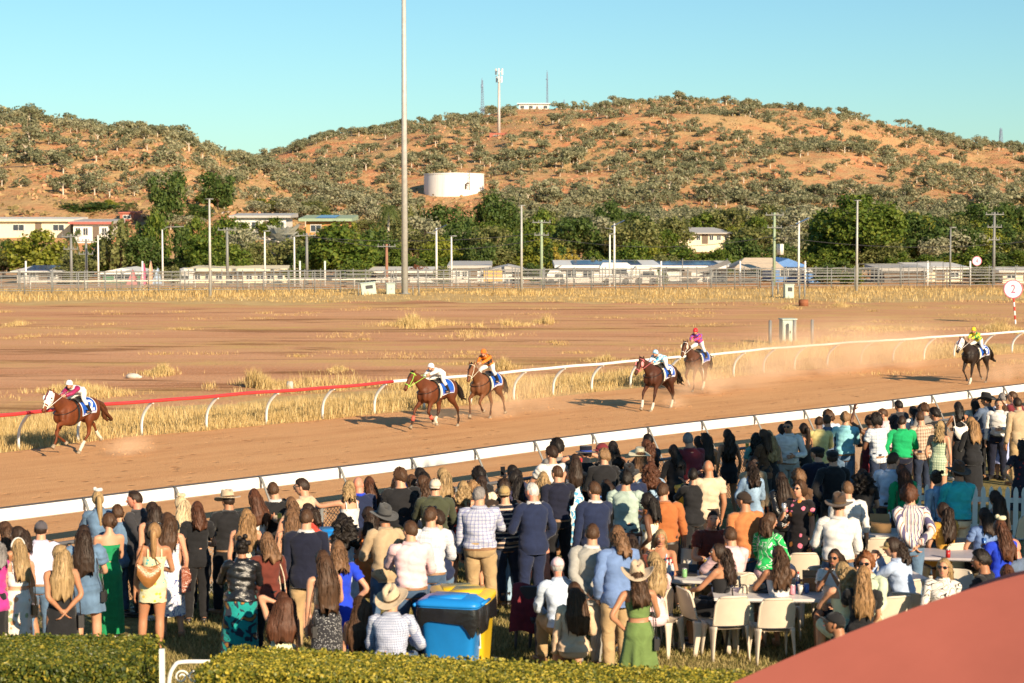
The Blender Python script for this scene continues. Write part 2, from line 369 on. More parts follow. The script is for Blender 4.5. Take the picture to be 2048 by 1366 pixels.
def at_hill(px, py):
    d = ray(px, py)
    for Y in np.linspace(250, 1000, 1500):
        if hill(px, Y) >= CAMZ + d[2] / d[1] * Y: return np.array([d[0] / d[1] * Y, Y, float(hill(px, Y))])
    return at_y(px, py, 880)
us = np.linspace(-700, 2850, 420); Ys = np.concatenate([np.linspace(238, 300, 20), np.linspace(304, 620, 90), np.linspace(626, 960, 90), np.linspace(975, 1250, 14)])
UU, YY = np.meshgrid(us, Ys); ZZ = hill(UU, YY); XX = (UU - 1024) * YY / FPX
t = NT('hill_soil'); w = t.world(); n1 = t.noise(w, .035, 6, .66, .3); n2 = t.noise(w, .16, 6, .72); n3 = t.noise(w, .9, 4, .7); vr = t.vor(t.world((.55, .55, .8)), 1.0)
c = t.mix(t.ramp(n1, [(.36, 0), (.60, 1)]), (.56, .185, .085), (.48, .29, .14))
c = t.mix(t.ramp(n2, [(.40, 0), (.60, 1)]), c, (.50, .33, .155))
c = t.mix(t.math('MULTIPLY', t.ramp(n1, [(.28, 1), (.46, 0)]), t.ramp(n3, [(.42, 0), (.6, 1)])), c, (.66, .34, .18))
c = t.mix(t.math('MULTIPLY', t.ramp(t.noise(w, .4, 4, .7), [(.55, 0), (.70, 1)]), .5), c, (.20, .13, .055))
c = t.mix(t.math('MULTIPLY', t.ramp(vr, [(.12, 1), (.3, 0)]), .4), c, (.68, .42, .25))
t.col(c); t.bump(t.mix(.5, n2, n3), .7, 1.5); M_HILL = t.set(.95, .1)
mb = MB(); mb.grid(np.stack([XX, YY, ZZ], -1)); o = mb.build('hills', M_HILL); tag(o, kind='structure')
# ------------------------------------------------------------------ trees
def leaf_quads(C, nrm, size, jit=.7):
    """one leaf clump (bent quad) per centre"""
    n = len(C); nn = nrm + rng.normal(0, jit, (n, 3)); nn /= np.linalg.norm(nn, axis=1)[:, None] + 1e-9
    r = rng.normal(size=(n, 3)); u = np.cross(nn, r); u /= np.linalg.norm(u, axis=1)[:, None] + 1e-9; v = np.cross(nn, u)
    s_ = (size * rng.uniform(.55, 1.35, n))[:, None]; w_ = s_ * rng.uniform(.5, .9, (n, 1))
    V = np.empty((n, 4, 3)); V[:, 0] = C - u * s_; V[:, 1] = C - v * w_; V[:, 2] = C + u * s_; V[:, 3] = C + v * w_ + nn * s_ * .3
    return V.reshape(-1, 3), [(4 * i, 4 * i + 1, 4 * i + 2, 4 * i + 3) for i in range(n)]
def crown_pts(K, per, rx, rz, cz, cr, low=-.5, shell=.75):
    """lumpy crown: K clusters in an ellipsoid, leaves on the outside of each cluster"""
    C, N = [], []
    for i in range(K):
        while True:
            d = rng.uniform(-1, 1, 3)
            if .15 < np.linalg.norm(d) < 1 and d[2] > low: break
        d = d / np.linalg.norm(d) * (shell + (1 - shell) * rng.random()) if i < K * .8 else d * .5
        c = np.array([d[0] * rx, d[1] * rx, cz + d[2] * rz]); r = cr * rng.uniform(.6, 1.25)
        q = rng.normal(size=(per, 3)); q /= np.linalg.norm(q, axis=1)[:, None]; rr = r * rng.uniform(.55, 1.05, per)[:, None]
        C.append(c + q * rr * [1, 1, .8]); N.append(q + [0, 0, .3])
    return np.concatenate(C), np.concatenate(N)
M_BARK = plain('bark_brown', (.16, .11, .075), .9, .1, bump=.6, bscale=12)
M_GUMBARK = plain('gum_bark', (.58, .50, .40), .8, .2, bump=.3, bscale=8)
def leafmat(name, a, b, c): return island_mat(name, [(0, a), (.5, b), (1, c)], .55, .25, .36)
LM = dict(
    mango=leafmat('mango_leaves', (.055, .10, .014), (.11, .17, .024), (.21, .24, .036)),
    yellow=leafmat('yellowgreen_leaves', (.10, .14, .016), (.20, .22, .027), (.32, .31, .045)),
    dark=leafmat('dark_leaves', (.040, .075, .018), (.075, .125, .026), (.13, .17, .04)),
    olive=leafmat('olive_leaves', (.09, .108, .034), (.165, .18, .055), (.26, .25, .09)),
    gum=leafmat('gum_leaves', (.22, .23, .14), (.33, .33, .20), (.46, .43, .28)),
    hill=leafmat('scrub_leaves', (.20, .21, .115), (.32, .31, .175), (.44, .41, .25)),
    hilldark=leafmat('scrub_dark_leaves', (.14, .155, .08), (.22, .23, .125), (.30, .29, .17)),
    silver=leafmat('silver_leaves', (.30, .31, .26), (.42, .43, .37), (.55, .55, .48)),
    palm=leafmat('palm_leaves', (.05, .08, .02), (.09, .12, .03), (.17, .19, .06)),
    gold=leafmat('golden_leaves', (.25, .19, .03), (.38, .29, .05), (.5, .4, .08)),
    flower=leafmat('blossom', (.6, .58, .5), (.75, .72, .6), (.8, .8, .7)), red=leafmat('red_leaves', (.16, .05, .03), (.22, .08, .04), (.3, .14, .06)))
def trunk_mb(h, r, limbs, rx, rz, cz):
    mb = MB(); mb.tube([(0, 0, -1), (r * .3, 0, h * .5), (-r * .2, r * .2, h)], [r * 1.3, r, r * .75], 8)
    for i in range(limbs):
        a = 2 * pi * i / limbs + rng.uniform(-.4, .4); e = np.array([cos(a) * rx * .6, sin(a) * rx * .6, cz + rng.uniform(-.2, .5) * rz])
        mb.tube([(0, 0, h * .8), (e[0] * .4, e[1] * .4, h + (e[2] - h) * .55), e], [r * .6, r * .4, r * .12], 6)
    return mb
# unit trees: total height 1, crown radius given
PROTO = {}
def proto(kind, rx, K, per, leaf, leafmat_, bark=None, cz=.55, rz=.45, cr=.16, low=-.75, th=.3, tr=.022, limbs=5, extra=None):
    C, N = crown_pts(K, per, rx - cr * .6, rz - cr * .5, cz, cr, low); mb = MB(); mb.add(*leaf_quads(C, N, leaf))
    if extra:
        k = rng.random(len(C)) < extra[1]; mb.add(*leaf_quads(C[k] * [1.03, 1.03, 1.01] , N[k], leaf * .6), 1)
        cm = mb.mesh(kind + '_crown'); cm.materials.append(leafmat_); cm.materials.append(extra[0]); cm.polygons.foreach_set('material_index', mb.m)
    else: cm = mb.mesh(kind + '_crown'); cm.materials.append(leafmat_)
    tm = trunk_mb(th, tr, limbs, rx, rz, cz).mesh(kind + '_trunk'); tm.materials.append(bark or M_BARK)
    tm.polygons.foreach_set('use_smooth', [True] * len(tm.polygons)); PROTO[kind] = (cm, tm, rx)
for v in range(2):
    proto('mango%d' % v, .52, 46, 75, .032, LM['mango'], low=-.95, cz=.5, rz=.5, cr=.17)
    proto('dark%d' % v, .50, 40, 70, .034, LM['dark'], low=-.9, cz=.52, rz=.48, cr=.17)
    proto('olive%d' % v, .50, 40, 60, .034, LM['olive'], low=-.9, cz=.52, rz=.48, cr=.17)
    proto('gum%d' % v, .46, 24, 60, .034, LM['gum'], M_GUMBARK, cz=.62, rz=.38, cr=.17, th=.45, tr=.020, limbs=6)
proto('yellow0', .52, 46, 75, .034, LM['yellow'], low=-.95, cz=.5, rz=.5)
proto('figtree0', .50, 90, 110, .020, LM['mango'], low=-.92, cz=.53, rz=.47, cr=.115, th=.4, tr=.03, limbs=9)
proto('cypress0', .14, 26, 50, .028, LM['gold'], cz=.5, rz=.5, cr=.075, low=-1, th=.1, tr=.02, limbs=2)
proto('column0', .20, 26, 60, .03, LM['dark'], cz=.5, rz=.5, cr=.10, low=-1, th=.1, tr=.02, limbs=2)
proto('blossom0', .52, 34, 50, .036, LM['olive'], extra=(LM['flower'], .16), low=-.9, cz=.5, rz=.5)
proto('redbush0', .7, 26, 50, .04, LM['red'], low=-.6, cz=.42, rz=.55, cr=.2, th=.1)
def weeping():
    mb = MB(); C, N = [], []
    for i in range(90):
        a = rng.uniform(0, 2 * pi); r = .42 * sqrt(rng.random()); z0 = .98 - .5 * r * r / .18 + rng.uniform(-.05, .03)
        L = rng.uniform(.25, .6); k = int(30 * L) + 6; zz = np.linspace(z0, max(.03, z0 - L), k)
        C.append(np.stack([cos(a) * r * (1 + .3 * (z0 - zz)) + rng.normal(0, .012, k), sin(a) * r * (1 + .3 * (z0 - zz)) + rng.normal(0, .012, k), zz], 1)); N.append(np.tile([cos(a), sin(a), .1], (k, 1)))
    mb.add(*leaf_quads(np.concatenate(C), np.concatenate(N), .03, .5)); cm = mb.mesh('weeping_crown'); cm.materials.append(LM['olive'])
    tm = trunk_mb(.6, .025, 5, .4, .4, .6).mesh('weeping_trunk'); tm.materials.append(M_BARK); PROTO['weeping0'] = (cm, tm, .46)
weeping()
def palm(kind, mat, nf, L, droop, crownz, fan=False, fat=.016, bark=None):
    mb = MB()
    for i in range(nf):
        a = 2 * pi * i / nf * 2.4 + rng.uniform(-.3, .3); up = rng.uniform(-.3, 1.0); d = np.array([cos(a), sin(a)])
        if fan:
            c = np.array([d[0] * L * .55, d[1] * L * .55, crownz + up * L * .6 - .05]); base = np.array([0, 0, crownz])
            ax = unit(c - base); side = unit(np.cross(ax, [0, 0, 1.])); nrm = np.cross(side, ax)
            V = [c]; k = 15
            for q in range(k):
                b = (q / (k - 1) - .5) * 4.4; rr = L * .48 * (1 if q % 2 else .72); V.append(c + ax * cos(b) * rr + side * sin(b) * rr + nrm * .12 * L * abs(sin(b)))
            mb.add(V, [(0, q + 1, q + 2) for q in range(k - 1)]); mb.tube([base, c], .004, 4)
            continue
        pts = []
        for s_ in np.linspace(0, 1, 7): pts.append((d[0] * L * s_ * (1 - .25 * s_ * droop), d[1] * L * s_ * (1 - .25 * s_ * droop), crownz + L * (up * .9 * s_ - droop * s_ * s_)))
        pts = np.array(pts); side = np.array([-d[1], d[0], 0])
        for q in range(6):
            m = (pts[q] + pts[q + 1]) / 2; wl_ = L * .26 * sin(pi * (.12 + .8 * (q + .5) / 6)); e = pts[q + 1] - pts[q]
            for sg in (-1, 1):
                for r_ in (0, .5): b = pts[q] + e * r_; mb.add([b, b + e * .4, b + e * .75 + side * sg * wl_ + [0, 0, -wl_ * .55]], [(0, 1, 2)])
    cm = mb.mesh(kind + '_crown'); cm.materials.append(mat)
    tb = MB(); tb.tube([(0, 0, -.1), (.01, 0, crownz * .5), (0, 0, crownz)], [fat * 1.25, fat, fat * .8], 8); tm = tb.mesh(kind + '_trunk'); tm.materials.append(bark or M_GUMBARK); PROTO[kind] = (cm, tm, L)
palm('royalpalm0', LM['palm'], 16, .28, .95, .80, fat=.020); palm('bushpalm0', LM['palm'], 22, .55, .7, .55, fat=.03, bark=M_BARK); palm('silverpalm0', LM['silver'], 26, .5, .5, .45, True, .04, M_BARK)

def add_tree(name, kind, X, Y, z, H, Wd, label, group, rz=None, parts=True):
    cm, tm, rx = PROTO[kind]; e = empty(name, (X, Y, z), rng.uniform(0, 6.28) if rz is None else rz)
    sx = Wd / (2 * rx); e.scale = (sx, sx, H); tag(e, label, 'tree', group)
    for nm, me in (('crown', cm), ('trunk', tm)):
        c = bpy.data.objects.new(nm, me); S.collection.objects.link(c); c.parent = e
    return e
KIND = {'mango': ('mango_tree', 'dense deep green tree'), 'yellow': ('shade_tree', 'broad yellow green tree'), 'dark': ('shade_tree', 'dark green bushy tree'), 'olive': ('shade_tree', 'dull olive leafy tree'),
        'gum': ('gum_tree', 'pale grey green gum tree with light trunk'), 'figtree': ('fig_tree', 'huge dense dark green fig tree'), 'cypress': ('cypress_tree', 'slender golden cypress'), 'column': ('cypress_tree', 'narrow dark conifer'),
        'blossom': ('frangipani_tree', 'bushy tree dotted with pale blossom'), 'redbush': ('shrub', 'low reddish brown shrub'), 'weeping': ('weeping_tree', 'drooping weeping tree'), 'royalpalm': ('palm_tree', 'tall palm with smooth pale trunk'),
        'bushpalm': ('palm_tree', 'spiky low palm clump'), 'silverpalm': ('fan_palm', 'silver grey fan palm')}
# x of the middle, y of the top, width (pixels of the photograph), depth, kind, where it stands
TREES = [
 (70, 455, 128, 226, 'yellow0', 'in front of the long cream building at far left'), (152, 503, 84, 214, 'olive1', 'beside the house with blue solar roof'), (244, 438, 104, 232, 'weeping0', 'behind the green gabled shed'),
 (312, 420, 66, 240, 'mango0', 'between the weeping tree and the dark conifers'), (335, 332, 86, 300, 'dark0', 'tallest at the foot of the left hill'), (355, 442, 26, 228, 'column0', 'beside the white pole behind the sheds, first of a pair'), (372, 448, 24, 229, 'column0', 'beside the white pole behind the sheds, second of a pair'),
 (415, 462, 104, 226, 'mango1', 'behind the long cream house'), (437, 336, 78, 330, 'dark0', 'on the left hill foot above the white house'), (482, 452, 78, 236, 'gum0', 'beside the white flat roofed house'), (22, 375, 66, 350, 'dark1', 'on the slope at far left edge'),
 (200, 376, 96, 345, 'gum1', 'on the left slope above the white house'), (185, 402, 120, 318, 'dark1', 'behind the red roofed white house'), (258, 392, 50, 312, 'bushpalm0', 'on the slope above the weeping tree'), (85, 428, 34, 300, 'bushpalm0', 'in front of the long cream building'), (148, 428, 40, 262, 'bushpalm0', 'left of the red roofed white house'),
 (225, 398, 46, 322, 'yellow0', 'on the slope left of the tallest green tree'), (10, 470, 50, 235, 'dark0', 'at the left edge beside the yellow green tree'), (290, 455, 40, 245, 'olive0', 'left of the round dark trees'), (400, 405, 60, 310, 'dark0', 'left of the white flat roofed house'),
 (566, 430, 76, 250, 'silverpalm0', 'in front of the white flat roofed house'), (578, 470, 112, 228, 'olive0', 'in front of the silver fan palm'), (692, 446, 152, 222, 'mango0', 'in front of the orange brick house'), (752, 452, 96, 231, 'dark1', 'right of the dense tree by the brick house'), (640, 462, 60, 224, 'mango1', 'below the orange brick house'),
 (778, 385, 62, 262, 'royalpalm0', 'beside the tall light tower'), (834, 393, 46, 330, 'blossom0', 'right of the tall light tower, high up'), (900, 400, 100, 300, 'dark0', 'below the white water tank'), (990, 382, 84, 330, 'dark1', 'below the red slope right of the water tank'),
 (845, 432, 84, 280, 'gum1', 'right of the tall light tower'), (836, 498, 48, 224, 'bushpalm0', 'behind the white cottage roof'), (836, 524, 52, 216, 'redbush0', 'behind the white cottage roof'), (925, 440, 95, 250, 'dark1', 'behind the house with the orange banner'), (985, 448, 100, 245, 'olive1', 'left of the tall grey pole in mid field'),
 (880, 470, 80, 235, 'yellow0', 'behind the grey solar lamp post'), (960, 478, 70, 232, 'dark0', 'above the orange banner'), (540, 325, 62, 430, 'gum0', 'in the gap between the two hills'), (600, 362, 76, 410, 'gum1', 'below the gap between the hills'), (655, 370, 84, 400, 'gum0', 'on the slope above the orange brick house'), (705, 380, 74, 380, 'gum1', 'on the slope left of the palm'), (742, 392, 56, 360, 'gum0', 'just left of the palm'), (580, 395, 60, 340, 'gum1', 'above the silver fan palm'), (515, 400, 60, 330, 'gum0', 'above the white flat roof'), (625, 400, 70, 350, 'olive1', 'behind the brick house roof'), (690, 418, 60, 320, 'gum0', 'right of the brick house roof'), (800, 420, 60, 300, 'olive0', 'behind the light tower'),
 (1015, 398, 66, 330, 'dark0', 'right below the reddish bank'), (1076, 418, 74, 290, 'mango0', 'behind the green utility pole'), (1155, 425, 104, 262, 'dark0', 'behind the row of golden cypresses'), (1216, 398, 66, 340, 'dark1', 'high behind the olive trees in the middle'), (1085, 470, 82, 234, 'yellow0', 'at the foot of the green utility pole'), (1030, 470, 70, 238, 'dark1', 'left of the green utility pole'),
 (1262, 430, 116, 255, 'olive0', 'behind the solar lamp posts'), (1267, 478, 80, 228, 'mango1', 'in front of the olive trees in the middle'), (1300, 445, 80, 262, 'olive1', 'right of the solar lamp posts'), (1345, 428, 92, 285, 'olive0', 'left of the cream school building'), (1403, 425, 80, 330, 'mango0', 'behind the cream school building'), (1460, 413, 110, 330, 'olive1', 'right behind the cream school building'),
 (1114, 488, 17, 226, 'cypress0', 'tallest of the row of four'), (1127, 504, 13, 226, 'cypress0', 'shortest of the row of four'), (1139, 491, 14, 226, 'cypress0', 'third of the row of four'), (1152, 494, 14, 226, 'cypress0', 'at the right end of the row of four'), (1198, 505, 46, 222, 'blossom0', 'above the white stable roof'),
 (1380, 490, 116, 230, 'mango1', 'in front of the cream school building'), (1482, 470, 96, 232, 'dark1', 'behind the cream shade canopy'), (1330, 505, 60, 226, 'olive0', 'behind the solar panelled roof'), (1440, 495, 70, 228, 'mango0', 'left of the cream shade canopy'), (1560, 480, 80, 236, 'dark0', 'behind the blue shed'),
 (1716, 380, 194, 236, 'figtree0', 'beside the tall mid field pole at right'), (1650, 420, 90, 240, 'mango0', 'left flank of the huge fig'), (1850, 415, 116, 262, 'dark0', 'right of the huge fig'), (1597, 408, 96, 300, 'gum0', 'left of the huge fig'), (1870, 474, 72, 258, 'gum1', 'in front of the dark trees at right'), (1905, 425, 90, 300, 'olive0', 'behind the right hand street lamp'), (1960, 400, 120, 320, 'dark1', 'at the foot of the hill at far right'), (2020, 395, 100, 300, 'dark0', 'at the right edge'), (1930, 445, 90, 262, 'dark1', 'behind the sign numbered 4'), (2010, 484, 96, 244, 'blossom0', 'right of the sign numbered 4'), (1540, 405, 80, 330, 'olive1', 'left of the gum by the solar lamp'), (1880, 500, 90, 240, 'dark0', 'between the fig and the sign numbered 4'), (1790, 500, 70, 232, 'mango1', 'at the right foot of the huge fig'), (1990, 440, 110, 270, 'dark1', 'behind the right hand utility pole'), (2060, 460, 80, 250, 'olive0', 'cut by the right edge'), (342, 528, 44, 209, 'olive0', 'close to the yards between the tents and the cream house'), (596, 522, 56, 209, 'mango0', 'close to the yards at the right end of the cream house'), (712, 520, 70, 209, 'mango1', 'close to the yards left of the white cottage'), (884, 530, 40, 209, 'olive1', 'close to the yards between the cottage and the grey roof'), (1066, 522, 48, 209, 'dark0', 'close to the yards left of the white stables'), (1096, 532, 36, 209, 'olive0', 'close to the yards at the foot of the green pole'), (1322, 535, 34, 209, 'mango0', 'close to the yards between the stable blocks'), (1652, 526, 60, 209, 'dark1', 'close to the yards right of the blue shed'), (1702, 530, 56, 209, 'mango0', 'close to the yards behind the mid field pole at right'), (1965, 530, 60, 209, 'olive1', 'close to the yards below the sign numbered 4'), (152, 532, 56, 209, 'olive0', 'close to the yards beside the solar roof house'), (292, 462, 80, 230, 'dark0', 'right behind the weeping tree'), (462, 492, 84, 222, 'mango0', 'right behind the long cream house roof'), (196, 470, 70, 238, 'mango1', 'below the red roofed white house'), (445, 428, 90, 246, 'mango1', 'between the dark hill foot tree and the long cream house'), (300, 425, 70, 246, 'dark0', 'left of the tallest green tree, lower down'), (120, 478, 60, 240, 'olive0', 'below the right end of the long cream building'), (515, 480, 70, 225, 'olive1', 'left below the silver fan palm'), (610, 488, 60, 223, 'dark1', 'between the fan palm and the brick house'), (390, 430, 60, 250, 'mango0', 'left of the white flat roofed house, lower down'), (800, 490, 60, 226, 'mango0', 'just behind the foot of the light tower')]
for k, (px, ytop, wpx, Y, kind, where) in enumerate(TREES):
    X = (px - 1024) * Y / FPX; z = max(hill_z(X, Y), 0.0) if Y > 240 else 0.0
    z = min(z, at_y(px, ytop, Y)[2] - 2.5); H = at_y(px, ytop, Y)[2] - z; Wd = wpx / pxm(Y)
    nm, ad = KIND[kind[:-1]]
    add_tree(nm, kind, X, Y, z, H, Wd * 1.06, ad + ' ' + where, 'trees between the yards and the hills')
# filler: trees that close the belt along the foot of the hills
pick = ['dark0', 'olive0', 'mango1', 'mango0', 'olive1', 'gum0', 'mango0', 'yellow0']; ctr = 0
for Y, ybase, n in ((234, 494, 42), (262, 460, 46), (300, 440, 46), (345, 430, 40)):
    for i in range(n):
        px = -60 + (i + rng.uniform(.1, .9)) * 2180 / n
        if Y > 290 and px < 330: continue
        if (px < 640 and 250 < Y < 280) or (1335 < px < 1480 and Y < 310): continue
        X = (px - 1024) * Y / FPX; z = hill_z(X, Y) if Y > 240 else 0; yt = ybase + rng.uniform(-14, 18); H = max(2.5, at_y(px, yt, Y)[2] - z)
        kd = pick[rng.integers(0, 8)]
        add_tree(KIND[kd[:-1]][0], kd, X, Y, z, H, H * rng.uniform(1.0, 1.5) if H > 4 else 5, 'mixed green garden tree filling the belt below the hills', 'garden trees filling the belt')
# scrub on the hills: unit bushes and small gums
def hproto(kind, K, per, leaf, mat, rx, cz, rz, cr, th, tr):
    C, N = crown_pts(K, per, rx - cr * .5, rz - cr * .4, cz, cr, -.6); mb = MB(); mb.add(*leaf_quads(C, N, leaf), 0); nl = len(mb.f)
    tb = trunk_mb(th, tr, 3, rx, rz, cz); mb.add(np.concatenate(tb.v), tb.f, 1); return mb
HP = [hproto('a', 8, 46, .062, 0, .55, .66, .32, .22, .5, .030), hproto('b', 10, 42, .062, 0, .62, .55, .40, .24, .3, .025), hproto('c', 6, 46, .075, 0, .75, .45, .45, .30, .1, .02), hproto('d', 9, 42, .058, 0, .5, .62, .36, .2, .55, .030)]
HM = []
for i, mb in enumerate(HP):
    for lm in ('hill', 'hilldark', 'gum'):
        me = mb.mesh('scrub_tree'); me.materials.append(LM[lm]); me.materials.append(M_GUMBARK); me.polygons.foreach_set('material_index', mb.m); HM.append(me)
cand = []
n = 17000; u = rng.uniform(-60, 2110, n); Y = np.where(rng.random(n) < .5, rng.uniform(330, 525, n), rng.uniform(500, 905, n))
Z = hill(u, Y); X = (u - 1024) * Y / FPX
# what can be seen: the elevation angle must beat everything nearer on the same bearing
Yg = np.linspace(245, 905, 90); UG, YG = np.meshgrid(np.linspace(-60, 2110, 300), Yg); EG = np.maximum.accumulate((hill(UG, YG) - 6.7) / YG, axis=0)
ui = np.clip(((u + 60) / 2170 * 299).astype(int), 0, 299); yi = np.clip(np.searchsorted(Yg, Y) - 1, 0, 89)
vis = (Z + 3 - 6.7) / Y > EG[yi, ui]
den = fbm(X * .02, Y * .02, 3, 31); sky_edge = (Y > 880) | ((Y > 500) & (Y < 530))
keep = vis & (rng.random(n) < np.where(sky_edge, .30, np.clip((den - .30) * 1.9, .12, .75)))
TK = at_hill(908, 381.5); keep &= ~((u > 1024) & (u < 1112) & (Y > 740)) & ~((u > 972) & (u < 1022) & (np.abs(Y - at_hill(998, 268)[1]) < 45)) & ~((np.abs(u - 908) < 68) & (Y > TK[1] - 190) & (Y < TK[1] + 25))
idx = np.nonzero(keep)[0]; order = idx[np.argsort(Y[idx])]
near_ = list(rng.permutation([i for i in order if Y[i] < 540])[:115]); far_ = list(rng.permutation([i for i in order if Y[i] > 600 and not sky_edge[i]])[:95]); fore = near_ + far_ + [i for i in order if Y[i] > 880][:90]; rest = [i for i in order if i not in set(fore)]
def hsize(i): return (rng.uniform(1.6, 4.3) if Y[i] > 520 else rng.uniform(1.3, 4.0)) * (rng.uniform(.8, 1.45) if sky_edge[i] else 1)
for i in fore:
    o = bpy.data.objects.new('scrub_tree', HM[rng.integers(0, 12)]); S.collection.objects.link(o); h = hsize(i)
    o.location = (X[i], Y[i], Z[i] - .3); o.scale = (h * 1.15, h * 1.15, h); o.rotation_euler = (0, 0, rng.uniform(0, 6.28))
    tag(o, 'small grey green scrub tree standing on the red rocky hillside', 'tree', 'scrub trees on the hillside')
mbs = MB(); rest = sorted(rng.permutation(rest)[:3300])
for i in rest:
    p = HP[rng.integers(0, 4)]; h = hsize(i); V = np.concatenate(p.v) @ rotz(rng.uniform(0, 6.28)).T * [h * 1.2, h * 1.2, h] + [X[i], Y[i], Z[i] - .3]
    k0 = mbs.n; mbs.v.append(V); mbs.f += [tuple(a + k0 for a in q) for q in p.f]; mbs.m += [(2 if m == 1 else int(i % 2)) for m in p.m]; mbs.n += len(V)
o = mbs.build('hillside_scrub', [LM['hill'], LM['hilldark'], M_GUMBARK], smooth=False); tag(o, kind='stuff')
n = 4200; u3 = rng.uniform(-60, 2110, n); Y3 = np.where(rng.random(n) < .4, rng.uniform(320, 520, n), rng.uniform(480, 900, n)); k = fbm((u3 - 1024) * Y3 / FPX * .03, Y3 * .03, 3, 41) > .44; u3, Y3 = u3[k], Y3[k]; Z3 = hill(u3, Y3); X3 = (u3 - 1024) * Y3 / FPX; mbs = MB()
for a_, b_, c_ in zip(X3, Y3, Z3): mbs.box((a_, b_, c_ + .1), rng.uniform(.3, 1.15, 3) * [1.2, 1, .7], 0, rotz(rng.uniform(0, 3)) @ rotx(rng.uniform(-.6, .6)), rng.uniform(.3, .8))
o = mbs.build('hill_rocks', plain('hill_rock', (.52, .27, .15), .95, .1, var=.3, scale=.2, bump=.8, bscale=4), smooth=False); tag(o, kind='stuff')
# low spinifex clumps and small rocks over the slopes, too many to count
n = 11000; u2 = rng.uniform(-60, 2110, n); Y2 = np.where(rng.random(n) < .45, rng.uniform(300, 520, n), rng.uniform(500, 900, n)); Z2 = hill(u2, Y2); X2 = (u2 - 1024) * Y2 / FPX
C = np.repeat(np.stack([X2, Y2, Z2 + .2], 1), 4, 0) + rng.normal(0, .6, (4 * n, 3)) * [1, 1, .35]
mbs = MB(); mbs.add(*leaf_quads(C, np.tile([0, -.5, .8], (4 * n, 1)), .42)); o = mbs.build('spinifex', island_mat('spinifex_leaves', [(0, (.15, .12, .05)), (.5, (.25, .18, .08)), (1, (.36, .25, .12))], .8, .1), smooth=False); tag(o, kind='stuff')
# ------------------------------------------------------------------ buildings, tanks, masts
M_WHITE = plain('white_paint', (.70, .69, .65), .45, .4, var=.05)
M_CREAM = plain('cream_wall', (.72, .64, .46), .7, .2, var=.06); M_GREYROOF = plain('grey_roof_sheet', (.42, .40, .37), .55, .4, var=.08); M_PALEROOF = plain('pale_roof_sheet', (.66, .62, .55), .5, .4, var=.06)
M_WINDOW = plain('window_glass', (.045, .055, .07), .15, .6); M_SOLAR = plain('solar_panel', (.035, .05, .14), .2, .6); M_REDEDGE = plain('red_fascia', (.42, .12, .10), .6)
M_ORANGE = plain('orange_brick', (.55, .27, .10), .8, .2, bump=.3); M_GREENWALL = plain('green_shed', (.08, .20, .12), .6); M_BLUEWALL = plain('blue_shed', (.10, .22, .48), .5); M_DKWALL = plain('dark_timber', (.16, .12, .09), .8)  # last one: plain dark brown for doors, tank outlet and horse shed
M_GALV = plain('galvanised_steel', (.20, .205, .20), .55, .35, .1, var=.10, scale=9); M_TAN = plain('shade_cloth', (.62, .50, .36), .8); M_REDBRICK = plain('red_shed_wall', (.40, .13, .09), .7)
M_GREENPOLE = plain('green_pole', (.28, .36, .24), .7); M_TIMBER = plain('timber_pole', (.20, .13, .09), .85, bump=.5, bscale=10); M_CONC = plain('concrete', (.48, .45, .40), .85, bump=.3); M_WIRE = plain('dark_wire', (.05, .05, .055), .6)
